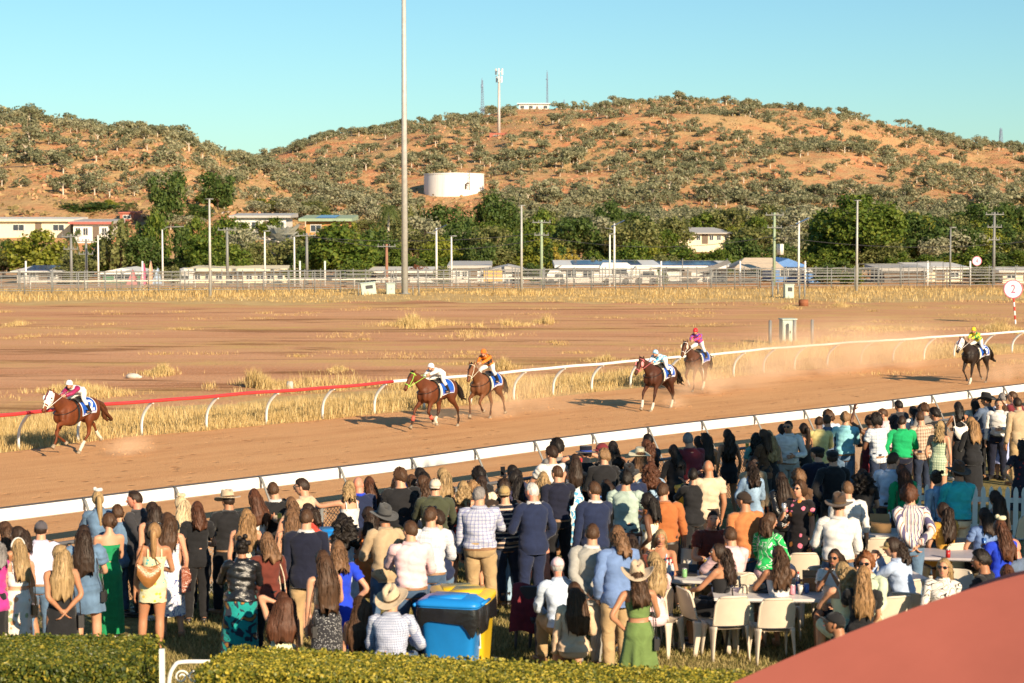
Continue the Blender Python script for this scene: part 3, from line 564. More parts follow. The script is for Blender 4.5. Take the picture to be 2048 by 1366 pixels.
def building(name, label, x0, x1, yt, yb, Y, wall, roof, kind='skillion', win=3, depth=9, over=.5, cat='house', fascia=None, solar=0.0):
    if 250 < Y < 600 and x1 < 230: Y = max(246.0, float(at_hill((x0 + x1) / 2, yb)[1]) - 1.5)
    p0, p1 = at_y(x0, yb, Y), at_y(x1, yb, Y); W = p1[0] - p0[0]; zt = at_y(x0, yt, Y)[2]; zb = p0[2]; H = zt - zb
    e = empty(name, ((p0[0] + p1[0]) / 2, Y, zb)); tag(e, label, cat)
    rh = {'skillion': .25, 'gable': .3, 'hip': .32, 'flat': .18}[kind] * H; wh = H - rh
    mb = MB(); mb.box((0, depth / 2, wh / 2 - .6), (W, depth, wh + 1.2)); mb.build('wall', wall, e, False)
    mb = MB(); a, b, d0, d1 = -W / 2 - over, W / 2 + over, -over, depth + over; th = .16
    if kind in ('skillion', 'flat'):
        f = .35 if kind == 'skillion' else .15
        mb.add([(a, d0, wh + .003), (b, d0, wh + .003), (b, d1, wh + rh * f), (a, d1, wh + rh * f), (a, d0, wh + th + rh * .3), (b, d0, wh + th + rh * .3), (b, d1, H + th), (a, d1, H + th)], [(3, 2, 1, 0), (4, 5, 6, 7), (0, 1, 5, 4), (1, 2, 6, 5), (2, 3, 7, 6), (3, 0, 4, 7)])
    elif kind == 'gable':
        mb.add([(a, d0, wh + .003), (b, d0, wh + .003), (b, d1, wh + .003), (a, d1, wh + .003), (0, d0, H), (0, d1, H), (a, d0, wh - th), (b, d0, wh - th), (b, d1, wh - th), (a, d1, wh - th)], [(0, 4, 5, 3), (4, 1, 2, 5), (0, 1, 4), (3, 5, 2), (6, 7, 1, 0), (7, 8, 2, 1), (9, 6, 0, 3), (6, 9, 8, 7)])
    else:
        r = min(W * .3, depth * .5); mb.add([(a, d0, wh), (b, d0, wh), (b, d1, wh), (a, d1, wh), (a + r, depth / 2, H), (b - r, depth / 2, H), (a, d0, wh - th), (b, d0, wh - th), (b, d1, wh - th), (a, d1, wh - th)], [(0, 1, 5, 4), (1, 2, 5), (2, 3, 4, 5), (3, 0, 4), (6, 7, 1, 0), (7, 8, 2, 1), (9, 6, 0, 3), (8, 9, 3, 2), (6, 9, 8, 7)])
    rf = mb.build('roof', roof, e, False)
    if fascia: mb = MB(); mb.box((0, d0 - .06, wh + .12), (b - a, .1, .34)); mb.build('fascia', fascia, rf, False)
    if solar:
        mb = MB(); y0, y1 = d0 + (d1 - d0) * .05, d0 + (d1 - d0) * .8
        zf = (lambda y: wh + th + rh * .3 + (H - wh - rh * .3) * (y - d0) / (d1 - d0)) if kind != 'hip' else (lambda y: wh + rh * min(1, (y - d0) / (depth / 2 + over)))
        if kind == 'hip': y0, y1 = d0 + .5, depth / 2 - .3
        hw = W * solar / 2; mb.add([(-hw, y0, zf(y0) + .09), (hw, y0, zf(y0) + .09), (hw, y1, zf(y1) + .09), (-hw, y1, zf(y1) + .09), (-hw, y0, zf(y0) + .02), (hw, y0, zf(y0) + .02)], [(0, 1, 2, 3), (4, 5, 1, 0)]); mb.build('solar_panel', M_SOLAR, rf, False)
    for i in range(win):
        cx = -W / 2 + W * (i + .5) / win + rng.uniform(-.1, .1) * W / win; ww = min(2.0, W / win * .5); wz = wh * .55; hh = min(1.3, wh * .4)
        if i == win // 2 and win > 1:
            mb = MB(); mb.box((cx, -.03, min(1.05, wh * .45)), (.9, .08, min(2.1, wh * .85))); mb.build('door', M_DKWALL, e, False); continue
        mb = MB(); mb.box((cx, -.02, wz), (ww + .16, .06, hh + .16)); f = mb.build('window', M_WHITE, e, False)
        mb = MB(); mb.box((cx, -.055, wz), (ww, .03, hh)); mb.box((cx, -.075, wz), (.05, .02, hh), 1); mb.build('pane', [M_WINDOW, M_WHITE], f, False)
    return e
building('apartment_block', 'long cream two storey building with deep cream fascia at far left', -30, 141, 436, 471, 305, M_CREAM, M_PALEROOF, 'flat', 4, 9, .6, 'building', M_CREAM)
building('house', 'white house with red edged roof above the trees', 147, 217, 440, 482, 312, M_WHITE, M_GREYROOF, 'flat', 4, 9, .6, fascia=M_REDEDGE)
building('house', 'white flat roofed house behind the silver fan palm', 470, 572, 428, 470, 300, M_WHITE, M_GREYROOF, 'flat', 4, 9, .8)
building('house', 'white upper storey house half hidden by the dark tree', 382, 440, 424, 448, 330, M_WHITE, M_WHITE, 'flat', 3)
building('house', 'orange brick house under a sloping green edged roof', 612, 692, 432, 474, 268, M_ORANGE, M_GREENPOLE, 'skillion', 2, 9, .9, solar=.5)
building('school_building', 'long cream building with grey hipped roof among the trees', 1345, 1460, 455, 488, 300, M_CREAM, M_GREYROOF, 'hip', 8, 12, .7, 'building')
building('house', 'small pale house roof peeping out right of the cream building', 1492, 1530, 458, 474, 300, M_CREAM, M_PALEROOF, 'gable', 2, solar=0)
building('house', 'low house with blue solar roof at far left', 34, 116, 533, 562, 212, M_GREYROOF, M_PALEROOF, 'hip', 4, 9, .6, solar=.6)
building('shed', 'green gabled shed beside the colourful tents', 206, 282, 536, 566, 213, M_GREENWALL, M_WHITE, 'gable', 1, 8, .4, 'shed')
building('house', 'long low cream house with flat awning behind the yards', 384, 572, 537, 567, 214, M_CREAM, M_CREAM, 'flat', 9, 8, .7, fascia=M_CREAM)
building('cottage', 'white cottage with wide grey veranda roof beside the light tower', 752, 868, 540, 566, 213, M_WHITE, M_PALEROOF, 'skillion', 5, 8, .9)
building('house', 'grey roofed house left of the orange banner', 906, 972, 528, 562, 214, M_WHITE, M_GREYROOF, 'skillion', 4, 8, .6)
building('shed', 'low white gabled shed right of the orange banner', 985, 1048, 531, 562, 213, M_WHITE, M_GREYROOF, 'gable', 2, 8, .6, 'shed')
building('stable', 'long white stable block with solar panels along its ridge', 1124, 1306, 527, 563, 214, M_WHITE, M_WHITE, 'skillion', 5, 10, .8, 'stable', solar=.75)
building('stable', 'second white stable block almost covered by blue solar panels', 1290, 1455, 528, 563, 216, M_WHITE, M_WHITE, 'skillion', 3, 10, .8, 'stable', solar=.85)
building('shed', 'blue walled shed beside the cream shade canopy', 1545, 1606, 517, 563, 217, M_BLUEWALL, M_BLUEWALL, 'gable', 1, 9, .3, 'shed')
building('shed', 'low dark roofed horse shed right of the huge fig tree', 1768, 1852, 535, 562, 213, M_DKWALL, M_GREYROOF, 'skillion', 0, 8, .6, 'shed')
building('shed', 'pale roofed low shed left of the sign numbered 4', 1836, 1925, 531, 562, 218, M_CREAM, M_PALEROOF, 'skillion', 3, 8, .6, 'shed')
building('shed', 'small pale shed at the right edge behind the yards', 2005, 2070, 540, 562, 213, M_CREAM, M_PALEROOF, 'skillion', 2, 8, .5, 'shed')
building('shed', 'small white fibro shed left of the long cream house', 352, 386, 541, 566, 213, M_WHITE, M_WHITE, 'flat', 1, 6, .2, 'shed')
building('shed', 'low blue shed under the huge fig tree', 1612, 1642, 541, 562, 213, M_BLUEWALL, M_PALEROOF, 'flat', 0, 6, .2, 'shed')
building('shed', 'small dark red shed among the palms above the weeping tree', 240, 268, 424, 442, 306, M_REDBRICK, M_REDBRICK, 'flat', 1, 6, .2, 'shed')
# shade canopy
p0, p1 = at_y(1462, 562, 212), at_y(1562, 562, 212); W = p1[0] - p0[0]; e = empty('shade_canopy', ((p0[0] + p1[0]) / 2, 212, 0)); tag(e, 'cream shade canopy on posts beside the blue shed', 'canopy')
zt = at_y(1500, 516, 212)[2]; mb = MB(); mb.add([(-W / 2, -3, zt * .62), (W / 2, -3, zt * .62), (W * .35, 1.5, zt), (-W * .2, 1.5, zt), (-W / 2, 6, zt * .62), (W / 2, 6, zt * .62), (-W / 2, -3, zt * .57), (W / 2, -3, zt * .57)], [(0, 1, 2, 3), (3, 2, 5, 4), (4, 0, 3), (1, 5, 2), (6, 7, 1, 0)]); mb.build('canopy_cloth', M_TAN, e, False)
for sx in (-1, 1):
    for yy in (-2.9, 5.9): mb = MB(); mb.tube([(sx * W * .49, yy, 0), (sx * W * .49, yy, zt * .6)], .06, 8); mb.build('post', M_GALV, e)
p0, p1 = at_y(1368, 562, 211), at_y(1458, 562, 211); W = p1[0] - p0[0]; e = empty('shade_sail', ((p0[0] + p1[0]) / 2, 211, 0)); tag(e, 'sagging pale shade sail left of the cream canopy', 'shade sail')
mb = MB(); mb.grid([[(W * (u - .5), -2 + 4 * v, 1.35 + .9 * u + .25 * v - .4 * sin(pi * u)) for u in np.linspace(0, 1, 9)] for v in (0, .5, 1)]); mb.build('sail', M_TAN, e)
for sx in (-1, 1): mb = MB(); mb.tube([(sx * W / 2, 2, 0), (sx * W / 2, 2, 2.6)], .05, 8); mb.build('post', M_GALV, e)
# camper vans and tents
def van(px, Y, label, L, Hh, col, name='caravan'):
    p = at_y(px, 562, Y); e = empty(name, (p[0], Y, 0)); tag(e, label, 'caravan'); mb = MB()
    prof = [(-L / 2, .5), (L / 2 - .3, .5), (L / 2, 1.0), (L / 2 - .15, Hh - .3), (L / 2 - .6, Hh), (-L / 2 + .3, Hh), (-L / 2, Hh - .4)]
    n = len(prof); mb.add([(x, -1.1, z) for x, z in prof] + [(x, 1.1, z) for x, z in prof], [tuple(range(n)), tuple(range(2 * n - 1, n - 1, -1))] + [(i + n, (i + 1) % n + n, (i + 1) % n, i) for i in range(n)]); mb.build('body', col, e, False)
    mb = MB(); mb.box((.3, -1.13, Hh * .62), (L * .45, .04, Hh * .26)); mb.build('window', M_WINDOW, e, False)
    for wx in (-L * .28, L * .28): mb = MB(); mb.tube([(wx, -1.12, .36), (wx, -.8, .36)], .36, 14); mb.build('wheel', M_WIRE, e)
van(1232, 207, 'white caravan with dark window in front of the stables', 3.4, 2.3, M_WHITE); van(1112, 207, 'small white horse float beside the stables', 1.9, 1.5, M_WHITE, 'horse_float'); van(1290, 208, 'pale horse float between the two stable blocks', 2.6, 1.9, M_PALEROOF, 'horse_float')
for px, w_, h_, col, lab in ((266, 22, 1.5, plain('red_tent', (.55, .18, .18), .7), 'small red and white beach tent by the green shed'), (288, 12, 2.2, plain('pink_cloth', (.6, .12, .25), .7), 'pink upright banner by the green shed'), (302, 12, 2.4, plain('salmon_cloth', (.65, .38, .25), .7), 'salmon upright banner by the green shed'), (316, 22, 1.7, plain('pale_blue_tent', (.35, .45, .6), .7), 'pale blue tent right of the green shed')):
    p = at_y(px, 562, 209); W = w_ / pxm(209); e = empty('tent', (p[0], 209, 0)); tag(e, lab, 'tent'); mb = MB()
    mb.add([(-W / 2, -.8, 0), (W / 2, -.8, 0), (W / 2, .8, 0), (-W / 2, .8, 0), (0, -.3, h_), (0, .3, h_)], [(0, 1, 4), (1, 2, 5, 4), (2, 3, 5), (3, 0, 4, 5)]); mb.build('tent_fly', col, e, False)
    mb = MB(); mb.tube([(0, -.3, 0), (0, -.3, h_ + .15)], .03, 6); mb.build('tent_pole', M_GALV, e)
p = at_y(986, 562, 207); mb = MB(); mb.box((0, 0, .95), (1.9, .06, 1.2)); e = empty('banner', (p[0], 207, 0)); tag(e, 'orange banner hung on the yard rails left of the tall grey pole', 'banner'); mb.build('cloth', plain('orange_cloth', (.68, .40, .12), .8), e, False)
for sx in (-.95, .95): mb = MB(); mb.tube([(sx, .05, 0), (sx, .05, 1.6)], .03, 6); mb.build('post', M_GALV, e)
# water tank on its red bench
Yt = float(TK[1]); p0, p1 = at_y(848, 381, Yt), at_y(968, 381, Yt); r = (p1[0] - p0[0]) / 2; zb = p0[2]; zt = at_y(900, 348.5, Yt)[2]; X0 = (p0[0] + p1[0]) / 2
e = empty('water_tank', (X0, Yt, zb)); tag(e, 'wide round white water tank on the hillside', 'water tank'); h = zt - zb; mb = MB()
t = NT('tank_paint'); v = t.coord((1.6, 1.6, .12)); t.col(t.mix(t.math('MULTIPLY', t.ramp(t.noise(v, 1.2, 5, .7), [(.5, 0), (.75, 1)]), .6), (.80, .79, .77), (.55, .44, .34))); M_TANK = t.set(.6, .3)
mb.tube([(0, 0, -4), (0, 0, h)], r, 64, cap=False); mb.build('tank_wall', M_TANK, e)
mb = MB(); mb.tube([(0, 0, h - .15), (0, 0, h + .12)], r + .12, 64); mb.build('rim', M_TANK, e, False)
mb = MB(); mb.tube([(0, 0, h + .12), (0, 0, h + .5)], [r * .98, r * .02], 48); mb.build('roof', M_PALEROOF, e)
mb = MB(); a = -1.05; bx, by = cos(a) * (r + .15), sin(a) * (r + .15)
for k in (-.3, .3): mb.tube([(bx + k, by, 0), (bx + k, by, h + .9)], .06, 6)
for k in range(12): mb.tube([(bx - .3, by, h * k / 12 + .2), (bx + .3, by, h * k / 12 + .2)], .04, 5)
mb.build('ladder', M_GALV, e)
mb = MB(); mb.tube([(r * .42, -r * .95, .3), (r * .42, -r * .95, 1.6), (r * .47, -r * 1.0, 1.9), (r * .52, -r * 1.0, 1.6)], .22, 8); mb.build('outlet_pipe', M_DKWALL, e)
# masts and hilltop sheds
def groundY(px, Y): return np.array([(px - 1024) / FPX * Y, Y, hill_z((px - 1024) / FPX * Y, Y)])
def lattice(mb, h, w0, w1, n, r=.05):
    for k in range(3):
        a = 2 * pi * k / 3; mb.tube([(cos(a) * w0, sin(a) * w0, 0), (cos(a) * w1, sin(a) * w1, h)], r, 5)
    for i in range(n):
        z0, z1 = h * i / n, h * (i + 1) / n; q0, q1 = w0 + (w1 - w0) * i / n, w0 + (w1 - w0) * (i + 1) / n
        for k in range(3):
            a, b = 2 * pi * k / 3, 2 * pi * (k + 1) / 3; mb.tube([(cos(a) * q0, sin(a) * q0, z0), (cos(b) * q1, sin(b) * q1, z1)], r * .7, 4); mb.tube([(cos(a) * q0, sin(a) * q0, z0), (cos(b) * q0, sin(b) * q0, z0)], r * .7, 4)
M_MAST = plain('mast_steel', (.55, .50, .46), .5, .4, .2); M_MASTB = plain('blue_grey_mast', (.18, .24, .34), .6)
Ym = float(at_hill(998, 268)[1]); b = at_y(998, 266, Ym); ht = at_y(998, 138, Ym)[2] - b[2]; e = empty('phone_tower', b); tag(e, 'tall single pole phone tower with white antenna cluster above the red hut', 'tower')
mb = MB(); mb.tube([(0, 0, -3), (0, 0, ht * .86)], [.55, .36], 12); mb.tube([(0, 0, ht * .86), (0, 0, ht)], .2, 8); mb.build('pole', M_MAST, e)
for zf, rr in ((.96, 1.15), (.84, .9)):
    for k in range(3): a = 2 * pi * k / 3 + .5; mb = MB(); mb.box((cos(a) * rr, sin(a) * rr, ht * zf), (.45, .35, 2.0), 0, rotz(a)); mb.tube([(0, 0, ht * zf), (cos(a) * rr, sin(a) * rr, ht * zf)], .1, 5); mb.build('antenna', M_WHITE, e, False)
building('shed', 'red hut at the foot of the phone tower', 979, 1013, 265, 280, Ym - 9, M_REDBRICK, M_REDBRICK, 'flat', 1, 6, .1, 'shed')
building('transmitter_building', 'small white flat roofed building on the summit of the hill', 1038, 1098, 205, 222, 893, M_WHITE, M_WHITE, 'flat', 4, 12, .8, 'building', M_WHITE)
for px, yt, yb, Y, w_, lab, m in ((964, 160, 228, 880, 1.0, 'thin lattice mast left of the phone tower', M_MASTB), (1094, 145, 222, 896, .55, 'thin blue grey mast beside the summit building', M_MASTB), (2001, 257, 300, 895, 1.4, 'small lattice tower on the right end of the ridge', M_MASTB), (1128, 200, 224, 896, .3, 'short thin mast right of the summit building', M_MASTB)):
    b = at_y(px, yb, Y); h = at_y(px, yt, Y)[2] - b[2]; e = empty('radio_mast', b); tag(e, lab, 'mast'); mb = MB(); lattice(mb, h, w_, w_ * .35, 14, .11); mb.tube([(0, 0, -4), (0, 0, .5)], w_ * .4, 6); mb.build('lattice', m, e, False)
    mb = MB(); mb.tube([(0, 0, h * .6), (0, 0, h * 1.06)], .12, 5); mb.box((0, 0, h * .82), (.9, .5, 1.6 if px < 1000 else .5)); mb.build('aerial', m, e)

# ------------------------------------------------------------------ poles and wires
M_POLE = plain('pole_steel', (.42, .42, .40), .5, .4, .1)
def pole(name, px, yt, yb, r0, r1, mat, label, cat='pole', Y=None, group=None):
    b = at(px, yb, 0) if Y is None else at_y(px, yb, Y)
    if Y is not None: b[2] = 0.0
    h = at_y(px, yt, b[1])[2]; e = empty(name, b); tag(e, label, cat, group); mb = MB(); mb.tube([(0, 0, 0), (0, 0, h)], [r0, r1], 12); mb.build('shaft', mat, e); return e, h
e, h = pole('light_tower', 809.5, -170, 588, .30, .17, M_POLE, 'very tall tapered steel light tower rising out of the picture', 'light tower'); mb = MB(); mb.tube([(0, 0, 0), (0, 0, .08)], .5, 16); mb.build('base_plate', M_GALV, e)
mb = MB(); mb.box((0, 0, h), (4.2, .3, .3))
for k in range(5): mb.box((-1.8 + .9 * k, -.25, h + .1), (.6, .3, .6))
mb.build('lamp_head', M_GALV, e)
for px, yt, yb, lab in ((420.5, 398, 593, 'plain grey steel pole in the grass in front of the long cream house'), (1043, 411, 583, 'plain grey steel pole left of the green utility pole'), (1713, 401, 582, 'plain grey steel pole in front of the huge fig tree')):
    e, h = pole('steel_pole', px, yt, yb, .13, .08, M_POLE, lab); mb = MB(); mb.box((0, 0, h), (.7, .12, .1)); mb.build('crossbar', M_GALV, e)
for px, yt, lab in ((197, 470, 'slim white pole beside the weeping tree'), (325.5, 459, 'white street lamp pole with a long curved arm'), (530, 462, 'white lamp pole below the silver fan palm'), (589, 472, 'white pole left of the brown timber pole'), (903, 472, 'slim grey lamp pole left of the orange banner'), (1219.5, 468, 'shorter white lamp pole of the close pair by the stables'), (1900, 455, 'grey lamp pole right of the huge fig')):
    e, h = pole('lamp_post', px, yt, 561, .11, .07, M_WHITE if px < 1500 else M_GALV, lab, 'lamp post', 203); mb = MB()
    mb.tube([(0, 0, h - .1), (.5, 0, h + .25), (2.2 if px == 325.5 else .9, 0, h + .3)], .05, 6) if px < 400 else mb.box((.2, 0, h), (.7, .2, .12)); mb.build('lamp_arm', M_GALV, e)
for px, yt, lab in ((873, 456, 'solar street lamp left of the house with the orange banner'), (1228.5, 447, 'taller solar street lamp of the close pair by the stables'), (1597, 442, 'solar street lamp beside the blue shed')):
    e, h = pole('solar_lamp', px, yt, 561, .12, .09, M_WHITE, lab, 'street lamp', 203); mb = MB(); mb.box((.35, 0, h), (1.5, .9, .06), 0, roty(-.45)); mb.build('solar_panel', M_SOLAR, e, False); mb = MB(); mb.tube([(0, 0, h - .6), (-1.0, 0, h - .45)], .05, 6); mb.build('lamp_arm', M_GALV, e)
UT = {}
for px, yt, mat, lab, arms in ((614, 466, M_GALV, 'grey timber utility pole below the brick house', 1), (773.5, 488, plain('rusty_pole', (.30, .15, .10), .9), 'rust brown utility pole beside the light tower', 1), (1083, 440, M_GREENPOLE, 'green utility pole with insulators left of the cypresses', 2), (1548, 425, M_GREENPOLE, 'green utility pole with transformer beside the canopy', 2), (1987, 424, M_GALV, 'grey utility pole with three crossarms at right', 3), (143, 468, M_GALV, 'utility pole with two crossarms behind the olive tree', 2), (173, 478, M_GALV, 'utility pole right of the olive tree at left', 2), (455, 455, M_GALV, 'utility pole half hidden by the pale gum', 1)):
    e, h = pole('utility_pole', px, yt, 561, .17, .12, mat, lab, 'utility pole', 206); UT[px] = (e.location.x, 206, h)
    for k in range(arms):
        mb = MB(); z = h - .25 - k * 1.3; mb.box((0, -.14, z), (1.9 - .4 * k, .09, .09))
        for q in (-1, -.35, .35, 1): mb.tube([(q * (.85 - .17 * k), -.14, z + .06), (q * (.85 - .17 * k), -.14, z + .25)], .05, 6)
        mb.build('crossarm', M_GALV if mat is not M_TIMBER else mat, e, False)
    if px == 1548: mb = MB(); mb.tube([(.6, 0, h * .42), (.6, 0, h * .42 + 1.1)], .38, 12); mb.box((.25, 0, h * .42 + .6), (.5, .1, .1)); mb.build('transformer', M_PALEROOF, e)
def wire(A, B, sag, label, r=.028):
    A, B = np.array(A), np.array(B); mb = MB(); q = np.linspace(0, 1, 24); P = A + np.outer(q, B - A); P[:, 2] -= sag * 4 * q * (1 - q); mb.tube(P, r, 4)
    o = mb.build('overhead_wire', M_WIRE, smooth=False); tag(o, label, 'wire', 'overhead wires'); return o
def wp(px, y, Y=206): return at_y(px, y, Y)
wire(wp(614, 470), wp(1083, 478), 1.3, 'overhead wire between the grey timber pole and the green utility pole'); wire(wp(1083, 473), wp(1548, 472), 1.1, 'overhead wire between the two green utility poles')
wire(wp(1548, 472), wp(2150, 470), 1.2, 'overhead wire from the transformer pole towards the right edge'); wire(wp(1083, 466), wp(614, 474), .6, 'upper overhead wire left of the green utility pole'); wire(wp(-60, 334, 300), wp(330, 262, 480), 2.5, 'dark cable sloping across the left hill', .06)

# ------------------------------------------------------------------ yards: rows of steel panel fencing
def panel_fence(name, label, A, B, h, bay, rails, pr=.05, rr=.028, tall=0, mat=None, infill=0):
    A, B = np.array(A), np.array(B); L = np.linalg.norm(B - A); n = max(1, int(round(L / bay))); d = (B - A) / L; mat = mat or M_GALV
    e = empty(name, A, atan2(d[1], d[0])); tag(e, label, 'fence'); posts = min(n + 1, 99)
    for i in range(n + 1):
        x = L * i / n; hh = h * 1.12 + (tall if tall and i % 3 == 0 else 0); mb = MB(); mb.tube([(x, 0, 0), (x, 0, hh)], pr, 6); mb.build('post', mat, e)
    mb = MB()
    for k in range(rails):
        z = h * (k + 1) / rails; pts = [(L * q / (n * 2), 0, z + rng.uniform(-.02, .02)) for q in range(n * 2 + 1)]; mb.tube(pts, rr, 5, cap=False)
    for k in range(infill * n): x = L * (k + .5) / (infill * n); mb.tube([(x, 0, .1), (x, 0, h)], rr * .8, 4, cap=False)
    mb.build('rails', mat, e, False); return e
F0, F1 = at(-60, 590, 0), at(2120, 574, 0)
def fp(fr, dy=0.0): p = F0 + (F1 - F0) * fr; return p + np.array([0, dy, 0])
panel_fence('cattle_yard_fence', 'front steel rail fence of the yards, left stretch before the sheds', fp(0), fp(.36), 1.75, 2.4, 5, .055, .034)
panel_fence('cattle_yard_fence', 'front steel rail fence of the yards, middle stretch behind the light tower', fp(.362), fp(.70), 1.75, 2.4, 5, .055, .034)
panel_fence('cattle_yard_fence', 'front steel rail fence of the yards, right stretch towards the numbered signs', fp(.702), fp(1.0), 1.8, 2.4, 6, .055, .034)
panel_fence('cattle_yard_fence', 'second row of steel rails behind the front yard fence, left half', fp(0, 6), fp(.5, 6), 1.8, 3.0, 5, .05, .034)
panel_fence('cattle_yard_fence', 'second row of steel rails behind the front yard fence, right half', fp(.5, 7), fp(1, 7), 1.8, 3.0, 5, .05, .034)
panel_fence('cattle_yard_fence', 'rear row of close barred steel panels behind the yards', fp(-.02, 13), fp(1.02, 13), 1.7, 3.2, 4, .05, .036, infill=1)
panel_fence('arena_rail', 'long low white painted rail inside the yards', fp(0.03, 9), fp(.66, 9), .95, 5.0, 1, .05, .10, mat=M_PALEROOF)
for x0, x1, yt, lab in ((560, 690, 541, 'tall open pipe frame over the yards left of the light tower'), (1716, 1800, 528, 'tall open pipe frame beside the pole by the huge fig'), (1300, 1420, 536, 'tall open pipe frame in front of the solar stables'), (1834, 1886, 524, 'tall open pipe frame left of the sign numbered 4'), (60, 200, 545, 'tall open pipe frame before the left sheds'), (1080, 1240, 540, 'tall open pipe frame before the white stables'), (940, 1010, 541, 'tall open pipe frame around the orange banner')):
    A, B = at_y(x0, 570, 199), at_y(x1, 570, 199); z = at_y(x0, yt, 199)[2]; e = empty('gate_frame', (A[0], 199, 0)); tag(e, lab, 'gate frame'); L = B[0] - A[0]; k = max(2, int(L / 2.2)); mb = MB()
    mb.tube([(0, 0, z), (L, 0, z)], .045, 6); mb.build('top_rail', M_GALV, e)
    for i in range(k + 1): mb = MB(); mb.tube([(L * i / k, 0, 0), (L * i / k, 0, z)], .045, 6); mb.build('post', M_GALV, e)
for px, lab in ((285, 'yard light post beside the tents'), (600, 'yard post left of the light tower, first'), (650, 'yard post left of the light tower, second'), (1480, 'pale yard post before the canopy'), (1322, 'pale post before the solar stables'), (1610, 'pale post right of the solar lamp'), (1940, 'pale post left of the sign numbered 4'), (1855, 'pale post behind the low dark shed'), (52, 'pale post at far left before the solar house')):
    pole('yard_post', px, 522, 562, .09, .09, M_WHITE, lab, 'post', 204)

# ------------------------------------------------------------------ boxes, bollards and markers on the infield
M_BOX = plain('pale_green_cabinet', (.40, .48, .42), .5, .4, var=.07); M_RUST = plain('rust', (.26, .10, .05), .9, bump=.5, bscale=20)
def cabinet(px, yb, w_, d, h, label, tilt=0.0, hole=False):
    p = at(px, yb, 0); e = empty('electrical_cabinet', p, .15); e.rotation_euler = (0, tilt, .15); tag(e, label, 'cabinet'); mb = MB(); mb.box((0, 0, h / 2), (w_, d, h)); mb.build('case', M_BOX, e, False)
    mb = MB(); mb.box((0, -.02, h + .03), (w_ + .1, d + .12, .06)); mb.build('lid', M_BOX, e, False); mb = MB(); mb.box((0, -d / 2 - .012, h * .48), (w_ * .86, .02, h * .86)); dr = mb.build('door', M_BOX, e, False)
    mb = MB(); mb.box((w_ * .05, -d / 2 - .03, h * (.66 if hole else .5)), (w_ * (.5 if hole else .08), .025, h * (.3 if hole else .1))); mb.build('handle' if not hole else 'opening', M_WIRE, dr, False)
cabinet(738, 589, 1.3, 1, 1.05, 'pale green cabinet with dark opening leaning beside the light tower', -.12, True); cabinet(781, 588, .75, .7, .95, 'small plain pale green cabinet left of the light tower'); cabinet(1577, 596, .78, .6, 1.15, 'pale green meter cabinet with small window near the yards', 0, True); cabinet(1575, 688, .75, .7, 1.33, 'pale green cabinet between three steel bollards', 0)
def bollard(px, yb, h, r, label, mat=None):
    p = at(px, yb, 0); mb = MB(); mb.tube([(0, 0, 0), (0, 0, h)], r, 12); mb.tube([(0, 0, h), (0, 0, h + .05)], [r * 1.05, r * .5], 12); o = mb.build('bollard', mat or M_GALV, loc=p); tag(o, label, 'bollard')
for q in ((1540, 693, 1.35, .085, 'steel bollard left of the three around the cabinet'), (1588, 690, 1.3, .085, 'steel bollard standing just in front of the cabinet'), (1624, 690, 1.32, .085, 'steel bollard right of the cabinet'), (1545, 599, 1.55, .07, 'slim bollard left of the meter cabinet'), (1556, 589, 1.0, .07, 'short slim bollard behind the meter cabinet'), (1599, 600, 1.3, .07, 'slim bollard right of the meter cabinet, nearer one'), (1609, 599, 1.3, .07, 'slim bollard right of the meter cabinet, farther one'), (717, 592, 1.1, .05, 'thin post left of the leaning cabinet'), (826, 590, .85, .05, 'thin post just right of the light tower'), (838, 591, .9, .05, 'second thin post right of the light tower')): bollard(*q)
p = at(1607, 612, 0); e = empty('rusty_drum', p); tag(e, 'squat rusty drum lying on the infield dirt', 'drum'); mb = MB(); mb.tube([(0, 0, 0), (0, 0, .5)], .38, 18); mb.build('shell', M_RUST, e)
mb = MB(); [mb.tube([(0, 0, z), (0, 0, z + .03)], .395, 18) for z in (0.01, .24, .48)]; mb.build('hoops', M_RUST, e)
p = at(580, 783, 0); e = empty('concrete_stump', p); tag(e, 'pale concrete stump in the dry grass behind the red rail', 'stump'); mb = MB(); mb.tube([(0, 0, 0), (0, 0, .36)], .13, 12); mb.build('pipe', M_CONC, e); mb = MB(); mb.tube([(0, 0, .36), (0, 0, .40)], .11, 12); mb.build('cap', M_CONC, e)
p = at(266, 757, 0); mb = MB(); mb.ball((0, 0, .1), (.32, .2, .13), 10, 6); mb.ball((.2, .05, .06), (.2, .15, .08), 8, 5); o = mb.build('pale_rock', M_CONC, loc=p); tag(o, 'flat pale rock in the dry grass behind the leading horse', 'rock')
# numbered distance signs
def text_obj(body, size, mat, parent, loc, rot, name='number', ext=.004, bold=True, sx=1.0):
    cu = bpy.data.curves.new(name, 'FONT'); cu.body = body; cu.size = size; cu.align_x = 'CENTER'; cu.align_y = 'CENTER'; cu.extrude = ext; cu.offset = size * .02 if bold else 0
    to = bpy.data.objects.new('tmp', cu); S.collection.objects.link(to); dg = bpy.context.evaluated_depsgraph_get(); me = bpy.data.meshes.new_from_object(to.evaluated_get(dg)); bpy.data.objects.remove(to)
    o = bpy.data.objects.new(name, me); S.collection.objects.link(o); me.materials.clear(); me.materials.append(mat); o.parent = parent; o.location = loc; o.rotation_euler = rot; o.scale = (sx, 1, 1); return o
M_PINK = plain('faded_pink', (.62, .13, .22), .5); M_SIGNW = plain('sign_white', (.80, .78, .76), .45, var=.03); M_RED = plain('red_paint', (.55, .035, .03), .4, .4, var=.08)
